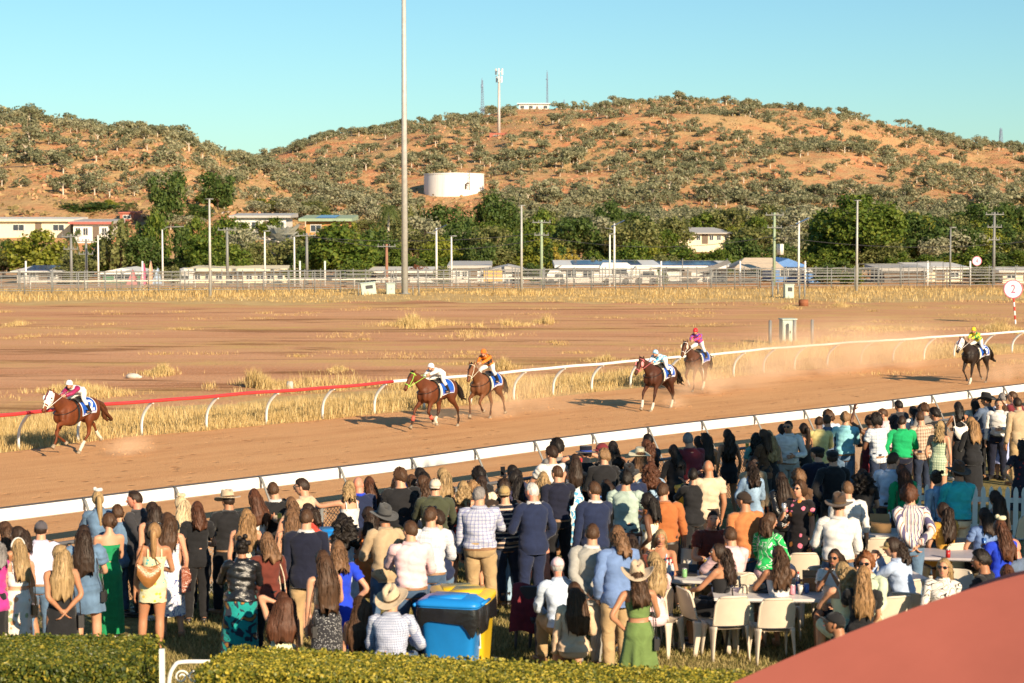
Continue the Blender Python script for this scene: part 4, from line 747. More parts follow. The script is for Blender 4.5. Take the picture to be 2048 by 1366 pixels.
def dist_sign(num, px, yc, yb, label, R_px, lean):
    p = at(px, yb, 0); p0 = p; r = R_px / pxm(p0[1]); zc = at_y(px, yc, p0[1])[2]; e = empty('distance_sign', p0, -.08); tag(e, label, 'sign'); dx = lean * zc
    mb = MB(); P = np.array([(0, 0, 0), (dx * .5, 0, zc * .5), (dx, 0, zc)])
    for i in range(8): a, b = i / 8, (i + 1) / 8; mb.tube([(dx * a, 0, zc * a), (dx * b, 0, zc * b)], .055, 10, i % 2, cap=False)
    mb.build('post', [M_SIGNW, M_RED], e)
    rx = rotx(pi / 2); mb = MB(); mb.tube([(dx, .02, zc), (dx, -.07, zc)], r, 40); d = mb.build('disc', M_SIGNW, e, False)
    P = [(dx + cos(a) * (r - .035), -.072, zc + sin(a) * (r - .035)) for a in np.linspace(0, 2 * pi, 41)]; mb = MB(); mb.tube(P, [(.012, .04)] * 41, 6, flat=(0, 1, 0), cap=False); mb.build('border', M_PINK, d)
    text_obj(num, r * 1.25, M_PINK, d, (dx, -.075, zc - .02), (pi / 2, 0, 0), sx=.8)
dist_sign('2', 2031, 578, 648, 'round white distance sign reading 2 on a leaning red and white post', 19, -.085); dist_sign('4', 1954, 522, 563, 'round distance sign reading 4 standing far off by the yards', 9.5, -.02)

# ------------------------------------------------------------------ running rails
M_RAILW = plain('rail_white', (.76, .75, .72), .45, .35, var=.05); M_RAILR = plain('rail_red', (.62, .045, .045), .35, .45, var=.10, scale=.8)
e = empty('inner_running_rail', (0, 0, 0)); tag(e, 'inner gooseneck running rail, red in its left part and white beyond', 'running rail')
fine = smooth_path(INR, 8); fine[:, 2] += .012 * np.sin(fine[:, 0] * 1.3) + .008 * np.sin(fine[:, 0] * 2.9 + 1)
isplit = int(np.argmin(np.abs(fine[:, 0] / fine[:, 1] * FPX + 1024 - 792)))
for nm, seg, m in (('rail_tube', fine[:isplit + 1], M_RAILR), ('rail_tube', fine[isplit:], M_RAILW)): mb = MB(); mb.tube(seg, [(.055, .075)] * len(seg), 10, flat=(0, 0, 1)); mb.build(nm, m, e)
acc = np.concatenate([[0], np.cumsum(np.linalg.norm(np.diff(fine, axis=0), axis=1))]); k0 = acc[int(np.argmin(np.abs(fine[:, 0] / fine[:, 1] * FPX + 1024 - 53)))]
for k in range(-3, 45):
    d = k0 + k * 2.42
    if d < 0 or d > acc[-1]: continue
    q = np.array([np.interp(d, acc, fine[:, j]) for j in range(3)]); base = q * [1, 1, 0] - NV * .62
    jit = rng.uniform(-.05, .05); mb = MB(); P = smooth_path([base, base + [0, 0, .42] + NV * .02, base + NV * .16 + [0, 0, .72], base + NV * .50 + [0, 0, 1.02], q - [0, 0, .05]], 4); mb.tube(P, [(.032, .055)] * len(P), 8, flat=tuple(TV)); mb.build('post', M_RAILW, e)
e = empty('outer_running_rail', (0, 0, 0)); tag(e, 'outer running rail of broad white panels on leaning metal posts', 'running rail')
OUT = [at(x, y, 1.12) for x, y in [(-300, 1051), (0, 1018), (380, 971), (800, 920), (1040, 887), (1350, 849), (1725, 808), (2048, 768.5), (2500, 716)]]
of = smooth_path(OUT, 6); mb = MB(); rows = []
for p in of: rows.append([p + NV * .03, p + NV * .045 - [0, 0, .03], p + NV * .045 - [0, 0, .235], p + NV * .01 - [0, 0, .26], p - NV * .03 - [0, 0, .26], p - NV * .03])
mb.grid(rows, 0, True, True); mb.build('panel', M_RAILW, e, False)
mb = MB(); mb.tube([p + [0, 0, .022] for p in of], .016, 6); mb.build('top_wire', M_WIRE, e)
ac = np.concatenate([[0], np.cumsum(np.linalg.norm(np.diff(of, axis=0), axis=1))]); k0 = ac[int(np.argmin(np.abs(of[:, 0] / of[:, 1] * FPX + 1024 - 699)))]
for k in range(-6, 26):
    d = k0 + k * 2.30
    if d < 0 or d > ac[-1]: continue
    q = np.array([np.interp(d, ac, of[:, j]) for j in range(3)]); mb = MB(); mb.tube([q + NV * .75 - [0, 0, 1.12], q + NV * .12 - [0, 0, .04], q + NV * .06 + [0, 0, .01]], [.028, .028, .028], 7); mb.tube([q + NV * .09 - [0, 0, .20], q + NV * .09 + [0, 0, .0], q + NV * .02 + [0, 0, .02]], .018, 6); mb.build('post', M_GALV, e)
# chain link fence along the front of the crowd
t = NT('chain_link'); c = t.coord((1, 1, 1), 'Object'); sx = t.sep(c); k = 14.0
d1 = t.math('ABSOLUTE', t.math('SUBTRACT', t.math('FRACT', t.math('MULTIPLY', t.math('ADD', sx[0], sx[2]), k)), .5)); d2 = t.math('ABSOLUTE', t.math('SUBTRACT', t.math('FRACT', t.math('MULTIPLY', t.math('SUBTRACT', sx[0], sx[2]), k)), .5))
a = t.math('MAXIMUM', t.math('LESS_THAN', d1, .07), t.math('LESS_THAN', d2, .07)); t.l(a, t.b.inputs['Alpha']); t.col((.35, .34, .32)); M_LINK = t.set(.5, .4, .3)
SF = 10.15; FZ = float(lawn_s(SF)); fh = 1.08; e = empty('chain_link_fence', ts(-22, SF, FZ), atan2(TV[1], TV[0])); tag(e, 'waist high chain link fence with pipe top rail at the front of the crowd', 'fence'); L = 80
mb = MB(); mb.tube([(x, 0, fh) for x in np.linspace(0, L, 40)], .030, 8); mb.build('top_rail', plain('dark_pipe', (.14, .14, .15), .4, .5, .3), e); mb = MB(); mb.box((L / 2, 0, fh / 2), (L, .004, fh - .05)); mb.build('wire_mesh', M_LINK, e, False)
for i in range(28): mb = MB(); mb.tube([(i * 3.0 + .3, 0, -.1), (i * 3.0 + .3, 0, fh)], .032, 8); mb.build('post', M_GALV, e)
# ------------------------------------------------------------------ people: one body surface, clothes and hair as parts
SKIN = {}
def skin(tone):
    if tone not in SKIN:
        c = {'pale': (.60, .36, .25), 'fair': (.52, .29, .185), 'tan': (.40, .205, .115), 'olive': (.33, .165, .09), 'brown': (.14, .07, .04), 'red': (.58, .25, .17)}[tone]
        t = NT('skin_' + tone); f = t.noise(t.coord(), 9, 4); t.col(t.mix(t.ramp(f, [(.35, 0), (.7, 1)]), c, (min(1, c[0] * 1.12), c[1] * .92, c[2] * .85)))
        t.b.inputs['Subsurface Weight'].default_value = .06; t.b.inputs['Subsurface Radius'].default_value = (.02, .008, .004); SKIN[tone] = t.set(.5, .35)
    return SKIN[tone]
M_EYE = plain('eye_dark', (.02, .015, .012), .2, .5); M_LIP = plain('lips', (.42, .13, .11), .45); M_BROWN_BROW = plain('eyebrow', (.06, .035, .02), .8); M_EYEW = plain('eye_white', (.7, .68, .65), .3)
def hairmat(c, name=None):
    key = 'hair_%s' % (name or str(c))
    if key in MATS: return MATS[key]
    t = NT('hair_' + (name or 'tone')); v = t.coord((70, 70, 2.2)); f = t.noise(v, 1.0, 5, .65); f2 = t.noise(t.coord((9, 9, 1.2)), 1.0, 3)
    t.col(t.mix(t.ramp(f, [(.3, 0), (.72, 1)]), mul(c, .5), t.mix(t.ramp(f2, [(.35, 0), (.65, 1)]), mul(c, .95), mul(c, 1.7)))); t.bump(f, .6, .010); MATS[key] = t.set(.5, .25); return MATS[key]
HC = {'black': (.016, .012, .010), 'dark': (.035, .02, .013), 'brown': (.075, .038, .02), 'lightbrown': (.17, .09, .045), 'auburn': (.088, .034, .017), 'blonde': (.36, .24, .115), 'paleblonde': (.60, .46, .28), 'grey': (.22, .20, .19), 'white': (.55, .52, .48), 'red': (.20, .075, .028), 'sandy': (.24, .14, .07), 'ombre': (.30, .17, .075)}
def cloth(kind, *a):
    """cloth material by pattern; colours are base colours"""
    key = 'cloth_%s_%s' % (kind, a)
    if key in MATS: return MATS[key]
    t = NT(kind + '_cloth'); v = t.coord(); fold = t.noise(t.coord((3, 3, 4)), 1.5, 2, .5, 1.4); weave = t.noise(v, 160, 2); sx = t.sep(v); c = a[0] if a else (.5, .5, .5); rough, spec, sheen = .85, .2, .15
    def band(coord, n, w, off=0.0): return t.math('LESS_THAN', t.math('FRACT', t.math('ADD', t.math('MULTIPLY', coord, n), off)), w)
    ang = t.math('MULTIPLY', t.math('ARCTAN2', sx[0], sx[1]), .16)
    if kind in ('plain', 'wool', 'linen'): col = t.mix(t.ramp(fold, [(.3, 0), (.7, 1)]), mul(c, .86), mul(c, 1.12))
    elif kind == 'satin': col = t.mix(t.ramp(fold, [(.3, 0), (.7, 1)]), mul(c, .8), mul(c, 1.15)); rough, spec, sheen = .32, .5, 0
    elif kind == 'leather': col = t.mix(fold, mul(c, .7), mul(c, 1.3)); rough, spec, sheen = .22, .6, 0
    elif kind == 'denim': col = t.mix(t.ramp(t.noise(t.coord((2, 2, 1.4)), 3.0, 4), [(.35, 0), (.68, 1)]), mul(c, .72), mul(c, 1.5)); col = t.mix(t.math('MULTIPLY', weave, .35), col, mul(c, .5))
    elif kind == 'plaid':   # (ground, line, second line, count)
        n_ = a[3]; col = t.mix(t.math('MULTIPLY', band(ang, n_, .30), .55), c, a[1]); col = t.mix(t.math('MULTIPLY', band(sx[2], n_, .30), .55), col, a[1]); col = t.mix(t.math('MULTIPLY', band(ang, n_, .08, .5), .6), col, a[2]); col = t.mix(t.math('MULTIPLY', band(sx[2], n_, .08, .5), .6), col, a[2])
    elif kind == 'stripe': col = t.mix(band(ang, a[3], .34), c, a[1]); col = t.mix(band(ang, a[3], .12, .5), col, a[2])
    elif kind == 'hstripe': col = t.mix(band(sx[2], a[2], .35), c, a[1])
    elif kind == 'floral':  # (ground, petal, second petal, scale, density)
        vs = t.n('ShaderNodeTexVoronoi'); vs.inputs['Scale'].default_value = a[3]; t.l(v, vs.inputs['Vector']); d = t.math('ADD', vs.outputs['Distance'], t.math('MULTIPLY', t.noise(v, a[3] * 4, 2), .25)); cc = t.sep(vs.outputs['Color'])
        pet = t.mix(t.math('GREATER_THAN', cc[0], .5), a[1], a[2]); col = t.mix(t.math('LESS_THAN', d, a[4]), c, pet); col = t.mix(t.math('LESS_THAN', d, a[4] * .42), col, mul(a[2], .8))
    elif kind == 'swirl':   # (ground, line, scale)
        f = t.noise(v, a[2], 1, .3, 1.2); col = t.mix(band(f, 9.0, .20), c, a[1])
    elif kind == 'camo': f = t.noise(v, a[3], 2, .5, .8); q = t.n('ShaderNodeValToRGB'); col = t.ramp(f, [(.0, c), (.42, a[1]), (.54, c), (.60, a[2])], 'CONSTANT')
    elif kind == 'dots': col = t.mix(t.math('LESS_THAN', t.vor(v, a[2]), .28), c, a[1])
    else: col = c
    t.col(col)
    t.bump(t.mix(.12, fold, weave), .5, .045); MATS[key] = t.set(rough, spec, 0, sheen); return MATS[key]

TORSO = {'m': [(-.055, .070, .060, 0), (-.03, .088, .068, -.004), (0, .095, .070, -.008), (.045, .090, .066, -.004), (.10, .082, .060, .002), (.17, .090, .064, .004), (.225, .101, .066, .004), (.265, .106, .058, 0), (.295, .090, .045, -.006), (.315, .052, .038, -.010), (.335, .036, .036, -.006), (.385, .034, .036, .004)],
         'f': [(-.055, .072, .062, 0), (-.03, .094, .072, -.006), (0, .099, .073, -.010), (.045, .086, .064, -.004), (.10, .069, .051, .002), (.16, .075, .056, .004), (.205, .084, .066, .010), (.255, .088, .053, .002), (.29, .078, .041, -.006), (.312, .044, .034, -.010), (.335, .029, .030, -.006), (.385, .028, .031, .004)]}
ARMS = {'down': ((.035, .03, -.320), (.5, -1, 0)), 'front': ((-.055, .155, -.165), (.75, -.5, -.6)), 'fold': ((-.13, .105, -.16), (.9, -.1, -.6)), 'hip': ((.005, .0, -.245), (1, -.6, 0)), 'behind': ((-.085, -.10, -.25), (1, -.8, .1)),
        'phone': ((-.075, .19, .05), (.6, .1, -1)), 'point': ((.24, .17, .06), (.2, -.2, -1)), 'up': ((.03, .11, .26), (.7, .1, -.3)), 'clap': ((-.092, .20, .02), (.7, 0, -1)), 'rail': ((-.03, .22, -.14), (.7, -.3, -.6)), 'hair': ((-.075, -.02, .115), (1, .1, .25)),
        'pocket': ((.005, .045, -.27), (.8, -.9, 0)), 'lap': ((-.05, .17, -.235), (.7, -.5, 0)), 'table': ((-.03, .235, -.17), (.8, -.2, -.5)), 'chin': ((-.075, .165, .03), (.4, .3, -1)), 'drink': ((-.05, .20, -.06), (.6, -.1, -1)), 'rein': ((-.075, .30, -.115), (1.0, -.1, -.2)), 'reach': ((-.02, .30, -.06), (.9, 0, .3)), 'wave': ((.07, .10, .24), (1, 0, -.4)), 'bino': ((-.06, .17, .10), (1, 0, -.25))}
def ik(Sh, T, l1, l2, pole):
    d = T - Sh; L = np.linalg.norm(d); m = (l1 + l2) * .995
    if L > m: T = Sh + d * m / L; d = T - Sh; L = m
    a = (l1 * l1 - l2 * l2 + L * L) / (2 * L); hgt = sqrt(max(0, l1 * l1 - a * a)); n = d / L
    p = pole - n * np.dot(pole, n); return Sh + n * a + unit(p) * hgt, T
class Fig:
    """skeleton of one figure in its own metre frame, facing +Y"""
    def __init__(s, h, sex, build, pose, arms, lean, head, seed, seat=.46):
        s.h, s.sex, s.b = h, sex, build; s.r = np.random.default_rng(seed); s.pose = pose
        r = s.r; sw = r.uniform(-.012, .012) * h
        s.hip = np.array([sw, 0, .515 * h])
        if pose == 'sit': s.hip = np.array([0, -.04, seat + .095 * h / 1.7])
        if pose == 'low': s.hip = np.array([0, 0, .13])
        if pose == 'ride': s.hip = np.array([0, 0, 0.])
        # spine
        N = 40; ds = np.linspace(-.06, .39, N); ang = np.where(ds < 0, lean[0], lean[0] + (lean[1] - lean[0]) * np.clip(ds / .25, 0, 1)); ang = np.where(ds > .31, ang * .72, ang)
        p = s.hip.copy(); P = [p.copy()]; i0 = int(np.searchsorted(ds, 0)); step = (ds[1] - ds[0]) * h
        D = np.stack([np.zeros(N), np.sin(ang), np.cos(ang)], 1); P = np.zeros((N, 3)); P[i0] = s.hip
        for i in range(i0 + 1, N): P[i] = P[i - 1] + D[i] * step
        for i in range(i0 - 1, -1, -1): P[i] = P[i + 1] - D[i] * step
        s.ds, s.P, s.ang = ds, P, ang
        tp, _ = s.frame(.372); hy, hp = head; s.RH = rotz(hy) @ rotx(-hp); na = np.interp(.38, ds, ang) * .25
        s.hc = tp + (rotx(-na) @ np.array([0, .012, .031])) * h + np.array([0, .01, .0]) * h
        # arms
        s.arm = {}; sw_ = {'m': .112, 'f': .096}[sex] * (.75 + .25 * build)
        for sd, nm in ((-1, arms[0]), (1, arms[1])):
            c, f = s.frame(.282); Sh = c + f[0] * sd * sw_ * h
            if isinstance(nm, tuple): off, pole = nm
            else: off, pole = ARMS[nm]
            off = np.array(off) + r.normal(0, .008, 3); T = Sh + np.array([off[0] * sd, off[1], off[2]]) * h; pole = np.array([pole[0] * sd, pole[1], pole[2]])
            E, T = ik(Sh, T, .175 * h, .150 * h, pole); s.arm[sd] = (Sh, E, T)
        # legs
        s.leg = {}
        for k, sd in enumerate((-1, 1)):
            H = s.hip + np.array([sd * .050 * h * (.6 + .4 * build), 0, -.02 * h])
            if pose == 'stand':
                fy = r.uniform(-.035, .035) * h; st = (.058 + r.uniform(0, .02)) * h; A = np.array([sd * st, fy - .01, .045 * h]); K = (H + A) / 2 + np.array([sd * .005, .022 * h, .01 * h])
            elif pose == 'walk':
                fy = sd * .11 * h; A = np.array([sd * .045 * h, fy, (.045 if sd > 0 else .06) * h]); K = (H + A) / 2 + np.array([0, .035 * h, .01])
            elif pose == 'sit': K = H + np.array([sd * .02 * h, .245 * h, .02 * h]); A = np.array([K[0] + sd * .01, K[1] - .02 + r.uniform(-.06, .06), .05 * h])
            elif pose == 'low': K = np.array([sd * .1 * h, .16 * h, .26 * h]); A = np.array([sd * .07 * h, .28 * h, .05])
            else: K = s.hip + np.array([sd * .150 * h, .150 * h, -.115 * h]); A = s.hip + np.array([sd * .205 * h, .035 * h, -.33 * h])
            s.leg[sd] = (H, K, A)
    def frame(s, d):
        p = np.array([np.interp(d, s.ds, s.P[:, k]) for k in range(3)]); a = np.interp(d, s.ds, s.ang)
        return p, (np.array([1., 0, 0]), np.array([0, cos(a), -sin(a)]), np.array([0, sin(a), cos(a)]))
    def sec(s, d):
        T = np.array(TORSO[s.sex]); w = np.interp(d, T[:, 0], T[:, 1]); dp = np.interp(d, T[:, 0], T[:, 2]); o = np.interp(d, T[:, 0], T[:, 3])
        k = s.b if d < .29 else 1 + (s.b - 1) * .35; bl = 1 + max(0, s.b - 1) * (1.0 * exp(-((d - .09) / .09) ** 2)); return w * k * s.h, dp * k * bl * s.h, o * s.h
    def rings(s, d0, d1, n, infl, k=24, wr=.004, flare=0.0, ex=2.4):
        """rings round the torso, with cloth folds"""
        out = []; a = np.linspace(0, 2 * pi, k, endpoint=False); ph = s.r.uniform(0, 6.28, 6)
        for i, d in enumerate(np.linspace(d0, d1, n)):
            c, f = s.frame(d); w, dp, o = s.sec(d); low = max(0, (.06 - d)) * flare; iw = infl(d) if callable(infl) else infl
            w2, dp2 = w + iw + low * s.h, dp + iw * 1.05 + low * s.h
            ca, sa = np.cos(a), np.sin(a); rr = (np.abs(ca) ** ex + np.abs(sa) ** ex) ** (-1 / ex)
            t_ = d * 60; fo = wr * (np.sin(3 * a + ph[0] + t_ * .55) + .7 * np.sin(5 * a - t_ * 1.1 + ph[1]) + .6 * np.sin(2 * a + t_ * 1.9 + ph[2])) * (1 + 1.2 * exp(-((d - .07) / .06) ** 2))
            out.append(c + f[1] * o + np.outer(ca * (rr * w2 + fo), f[0]) + np.outer(sa * (rr * dp2 + fo), f[1]))
        return np.array(out)
    def limb(s, pts, rad, k=14, n=14, wr=0.0):
        q = smooth_path(np.hstack([np.array(pts), np.array(rad)[:, None]]), max(2, n // (len(pts) - 1))); G = tube_grid(q[:, :3], q[:, 3], k)
        if wr:
            ph = s.r.uniform(0, 6.28, 4); a = np.linspace(0, 2 * pi, k, endpoint=False)
            for i in range(len(G)):
                t_ = i * 9.0 / len(G) * 2; c = q[i, :3]; fo = wr * (np.sin(2 * a + t_ * 1.7 + ph[0]) + .7 * np.sin(3 * a - t_ * 2.3 + ph[1]) + .8 * sin(t_ * 2.1 + ph[2])); d = G[i] - c; G[i] = c + d * (1 + fo / (q[i, 3] + 1e-6))[:, None]
        return G
BODY = []
def hand(mb, W, E, side, h, curl=.6, palm=None, spread=.1):
    """palm, four separate unequal fingers with a knuckle bend, thumb from the side of the palm"""
    d = unit(W - E); n = np.array(palm, float) if palm is not None else np.array([-side, .2, 0.]); n = n - d * np.dot(n, d)
    if np.linalg.norm(n) < .1: n = np.cross(d, [0, 0, 1.])
    n = unit(n); t_ = np.cross(d, n) * side; L = .053 * h; s_ = h / 1.72
    mb.tube([W - d * .02, W + d * L * .3, W + d * L * .8, W + d * L], [(.022 * s_, .016 * s_), (.036 * s_, .014 * s_), (.041 * s_, .013 * s_), (.038 * s_, .011 * s_)], 10, flat=tuple(t_))
    for j, (o, fl) in enumerate(((-.030, .058), (-.010, .072), (.010, .078), (.029, .070))):
        b = W + d * L * .95 + t_ * o * s_; l = fl * s_; c1, c2 = curl * .7, curl * 1.5; d1 = d * cos(c1) + n * sin(c1) + t_ * o * spread * 8; d2 = d * cos(c2) + n * sin(c2)
        mb.tube([b, b + d1 * l * .5, b + d1 * l * .5 + d2 * l * .45], [.0092 * s_, .0086 * s_, .0068 * s_], 6)
    b = W + d * L * .25 + t_ * .030 * s_; mb.tube([b, b + (t_ * .75 + d * .6 + n * .25) * .030 * s_, b + (t_ * .5 + d * .95 + n * .45) * .060 * s_], [.012 * s_, .0105 * s_, .008 * s_], 6)
def head_mesh(mb, F, face=True):
    h = F.h; R_, c = F.RH, F.hc; k = 22; rows = []; zz = np.linspace(-1, 1, 20); ph = np.linspace(0, 2 * pi, k, endpoint=False); wide = .98 if F.sex == 'm' else .92
    for z in zz:
        t_ = np.clip(z, -.995, .995); r = sqrt(1 - t_ * t_); row = []
        for p in ph:
            x, y = sin(p) * r, cos(p) * r; up = (z + 1) / 2
            jaw = 1 - .30 * max(0, -z) ** 1.2 * (1 if F.sex == 'f' else .8); X = x * .0445 * jaw * wide; Yv = y * .0585; Z = z * .066
            if y > 0: Yv *= (1 - .16 * max(0, -z)); Yv += .006 * max(0, -z - .55) * 2
            else: Yv *= (1 - .32 * max(0, -z))
            f = max(0, y / (r + 1e-6)); nose = exp(-((x) / .16) ** 2 - ((z + .16) / .20) ** 2) * (f > .5) * .0085; eye = exp(-((abs(x) - .36) / .17) ** 2 - ((z - .10) / .12) ** 2) * (f > .4) * -.0050; lip = exp(-((x) / .26) ** 2 - ((z + .50) / .08) ** 2) * (f > .5) * .0030; chin = exp(-((x) / .26) ** 2 - ((z + .82) / .12) ** 2) * (f > .4) * .005; brow = exp(-((abs(x) - .3) / .3) ** 2 - ((z - .25) / .09) ** 2) * (f > .4) * .0025
            row.append((X, Yv + nose + eye + lip + chin + brow, Z))
        rows.append(row)
    G = np.array(rows) * h; mb.grid(G @ R_.T + c, 0, True, True)
    for sx in (-1, 1):
        mb.ball(c + R_ @ (np.array([sx * .0445 * wide, -.006, -.003]) * h), np.array([.006, .011, .018]) * h, 8, 6, 0, R_ @ rotz(sx * -.35))
        if face:
            mb.ball(c + R_ @ (np.array([sx * .0165, .0500, .0068]) * h), np.array([.0078, .005, .0042]) * h, 8, 6, 3, R_); mb.ball(c + R_ @ (np.array([sx * .0165, .0535, .0068]) * h), np.array([.0036, .003, .0038]) * h, 8, 6, 1, R_)
            mb.tube([c + R_ @ (np.array([sx * q, .0555 - q * .12, .0165 - abs(q - .015) * .2]) * h) for q in (.006, .015, .027)], .0022 * h, 5, 4)
    if face: mb.ball(c + R_ @ (np.array([0, .0535, -.034]) * h), np.array([.0135, .0055, .0042]) * h, 10, 6, 2, R_)
    hx = np.array([[0, .062, -.010]]) * h; mb.ball(c + R_ @ hx[0], np.array([.0075, .008, .009]) * h, 8, 6, 0, R_)
def make_body(F, tone, root, face=True, curl=(.6, .6), gloves=False):
    h, b = F.h, F.b; mb = MB(); th = 1 if F.sex == 'm' else .88; bb = .7 + .3 * b
    mb.grid(F.rings(-.058, .385, 34, 0.0, 20, 0.0, ex=2.2), 0, True, True)
    for sd in (-1, 1):
        Sh, E, T = F.arm[sd]; c, f = F.frame(.262); ins = Sh * .45 + c * .55
        mb.tube(*_arm(F, ins, Sh, E, T, th * bb, 0), 12)
        H, K, A = F.leg[sd]; lt = (1.0 if F.sex == 'm' else 1.03) * bb
        mb.grid(F.limb([H + [0, 0, .05 * h], H * .75 + K * .25, K, K * .62 + A * .38, A, A - [0, 0, .02 * h]], np.array([.050, .053, .034, .034, .0195, .019]) * h * lt, 12, 20), 0, True, True)
        ft = unit((A - K) * [1, 1, 0] * 0 + np.array([sd * .18, 1, 0.])); z0 = A - [0, 0, .024 * h]
        mb.tube([z0 - ft * .03 * h, z0 + ft * .03 * h, z0 + ft * .085 * h, z0 + ft * .118 * h], [(.020 * h, .017 * h), (.023 * h, .017 * h), (.026 * h, .011 * h), (.02 * h, .007 * h)], 8, flat=(1, -ft[0], 0))
    mb.tube([F.frame(.36)[0], F.hc - [0, 0, .02 * h]], .030 * h if F.sex == 'f' else .035 * h, 12)
    ex = MB(); head_mesh(ex, F, face)
    for i, sd in enumerate((-1, 1)):
        Sh, E, T = F.arm[sd]; c = curl[i]; hand(ex, T, E, sd, h, c)
    o = mb.build('body', [skin(tone), M_EYE, M_LIP, M_EYEW, M_BROWN_BROW], root); BODY.append((o, ex, .0155, 3)); return o
def _arm(F, ins, Sh, E, T, k, add):
    h = F.h; q = smooth_path(np.array([np.r_[ins, .034], np.r_[Sh, .0315], np.r_[Sh * .5 + E * .5, .0270], np.r_[E, .0235], np.r_[E * .6 + T * .4, .0225], np.r_[T, .0150], np.r_[T + unit(T - E) * .015 * h, .0150]]), 3); return q[:, :3], q[:, 3] * h * k + add
def finish_bodies():
    for o, ex, vx, it in BODY:
        r = o.modifiers.new('r', 'REMESH'); r.mode = 'VOXEL'; r.voxel_size = vx; s_ = o.modifiers.new('s', 'SMOOTH'); s_.factor = .5; s_.iterations = it
    dg = bpy.context.evaluated_depsgraph_get()
    for o, ex, vx, it in BODY:
        me = bpy.data.meshes.new_from_object(o.evaluated_get(dg)); old = o.data; mats = list(old.materials)
        bm = bmesh.new(); bm.from_mesh(me)
        if ex is not None:
            for f in bm.faces: f.material_index = 0
            e2 = ex.mesh('tmp'); e2.polygons.foreach_set('material_index', ex.m); bm.from_mesh(e2); bpy.data.meshes.remove(e2)
        for f in bm.faces: f.smooth = True
        n = bpy.data.meshes.new('body'); bm.to_mesh(n); bm.free(); bpy.data.meshes.remove(me)
        for m in mats: n.materials.append(m)
        o.modifiers.clear(); o.data = n
# ---- clothes
def sleeve(mb, F, upto, add, mi=0, puff=0.0, wr=.005):
    """upto: 0.5 = short, 1 = elbow, 2 = wrist"""
    h = F.h; k = (1 if F.sex == 'm' else .88) * (.7 + .3 * F.b)
    for sd in (-1, 1):
        Sh, E, T = F.arm[sd]; c, f = F.frame(.262); ins = Sh * .55 + c * .45; pts = [ins, Sh, Sh * .5 + E * .5]; rr = [.036, .0345, .0295]
        if upto <= .6: pts = [ins, Sh, Sh * .45 + E * .55]; rr = [.036, .035 + puff * .6, .033 + puff]
        elif upto <= 1.05: pts += [E * .92 + Sh * .08]; rr += [.027]
        else:
            e2 = T * (upto - 1) + E * (2 - upto); pts += [E, E * .5 + e2 * .5, e2]; rr += [.027, .0245, .0205]
        mb.grid(F.limb(pts, np.array(rr) * h * k + add, 14, 18, wr), mi, True, True)
def garment(F, root, kind, mat, inner=None):
    """upper garment; returns the object"""
    h = F.h; mb = MB(); sit = F.pose != 'stand' and F.pose != 'walk'; lo = {'tee': -.045, 'shirt': .024, 'shirtout': -.06, 'jacket': -.105, 'blazer': -.125, 'tank': .02, 'crop': .125, 'strapless': .02, 'blouse': .03, 'knit': -.02, 'puff': .03, 'silks': .03, 'backless': .02, 'halter': .02, 'coat': -.16}[kind]
    if sit: lo = max(lo, .0)
    if kind in ('tank', 'crop', 'strapless', 'halter', 'backless'):
        hi = .232; G = F.rings(lo, hi, 22, .008, 26, .0022)
        mb.grid(G, 0, True)
        if kind != 'strapless':
            for sx in (-1, 1):
                pts = []
                for d, yy in ((.225, 1), (.26, .9), (.292, .35), (.30, -.3), (.27, -.9), (.22, -1)):
                    c, f = F.frame(d); w, dp, o_ = F.sec(d); pts.append(c + f[0] * sx * .052 * h * (1 if kind != 'halter' or yy > 0 else .2) + f[1] * (o_ + yy * (dp * .92 + .012)) + f[2] * (.006 if abs(yy) < .5 else 0))
                mb.tube(smooth_path(pts, 4), [(.010 if kind != 'crop' else .016, .004)] * (4 * 5 + 1), 6, flat=(1, 0, 0))
    else:
        base = {'tee': .016, 'shirt': .014, 'shirtout': .018, 'jacket': .024, 'blazer': .026, 'blouse': .016, 'knit': .018, 'puff': .014, 'silks': .020, 'coat': .03}[kind]
        infl = lambda d: (base + (.012 * exp(-((d - .07) / .05) ** 2) if kind in ('shirt', 'blouse', 'silks') else 0)) * (1.0 if d < .29 else .55)
        mb.grid(F.rings(lo, .325, 34, infl, 28, .0052 if kind not in ('jacket', 'blazer') else .0034, .10 if kind in ('blazer', 'coat', 'shirtout') else .04), 0, True)
        up = {'tee': .55, 'shirt': 1.96, 'shirtout': 1.96, 'jacket': 1.98, 'blazer': 1.98, 'blouse': 1.9, 'knit': 1.95, 'puff': .55, 'silks': 1.95, 'coat': 1.98}[kind]
        if kind == 'shirt' and F.r.random() < .45: up = 1.35
        sleeve(mb, F, up, {'jacket': .012, 'blazer': .013, 'silks': .012, 'tee': .010}.get(kind, .0085), 0, .022 if kind == 'puff' else 0.0)
        if kind != 'tee' and kind != 'knit':   # collar
            pts = [];
            for d, g in ((.312, .013), (.333, .012), (.338, .017), (.318, .022)):
                c, f = F.frame(d); w, dp, o_ = F.sec(d); a = np.linspace(0, 2 * pi, 20, endpoint=False); pts.append(c + f[1] * o_ + np.outer(np.cos(a) * (w + g), f[0]) + np.outer(np.sin(a) * (dp + g), f[1]))
            mb.grid(np.array(pts), 1 if inner is not None else 0, True)
    nm = {'tee': 't_shirt', 'shirt': 'shirt', 'shirtout': 'shirt', 'jacket': 'jacket', 'blazer': 'jacket', 'coat': 'jacket', 'silks': 'racing_silks', 'knit': 'jumper', 'puff': 'blouse', 'blouse': 'blouse'}.get(kind, 'top')
    return mb.build(nm, [mat, inner] if inner is not None else [mat], root)
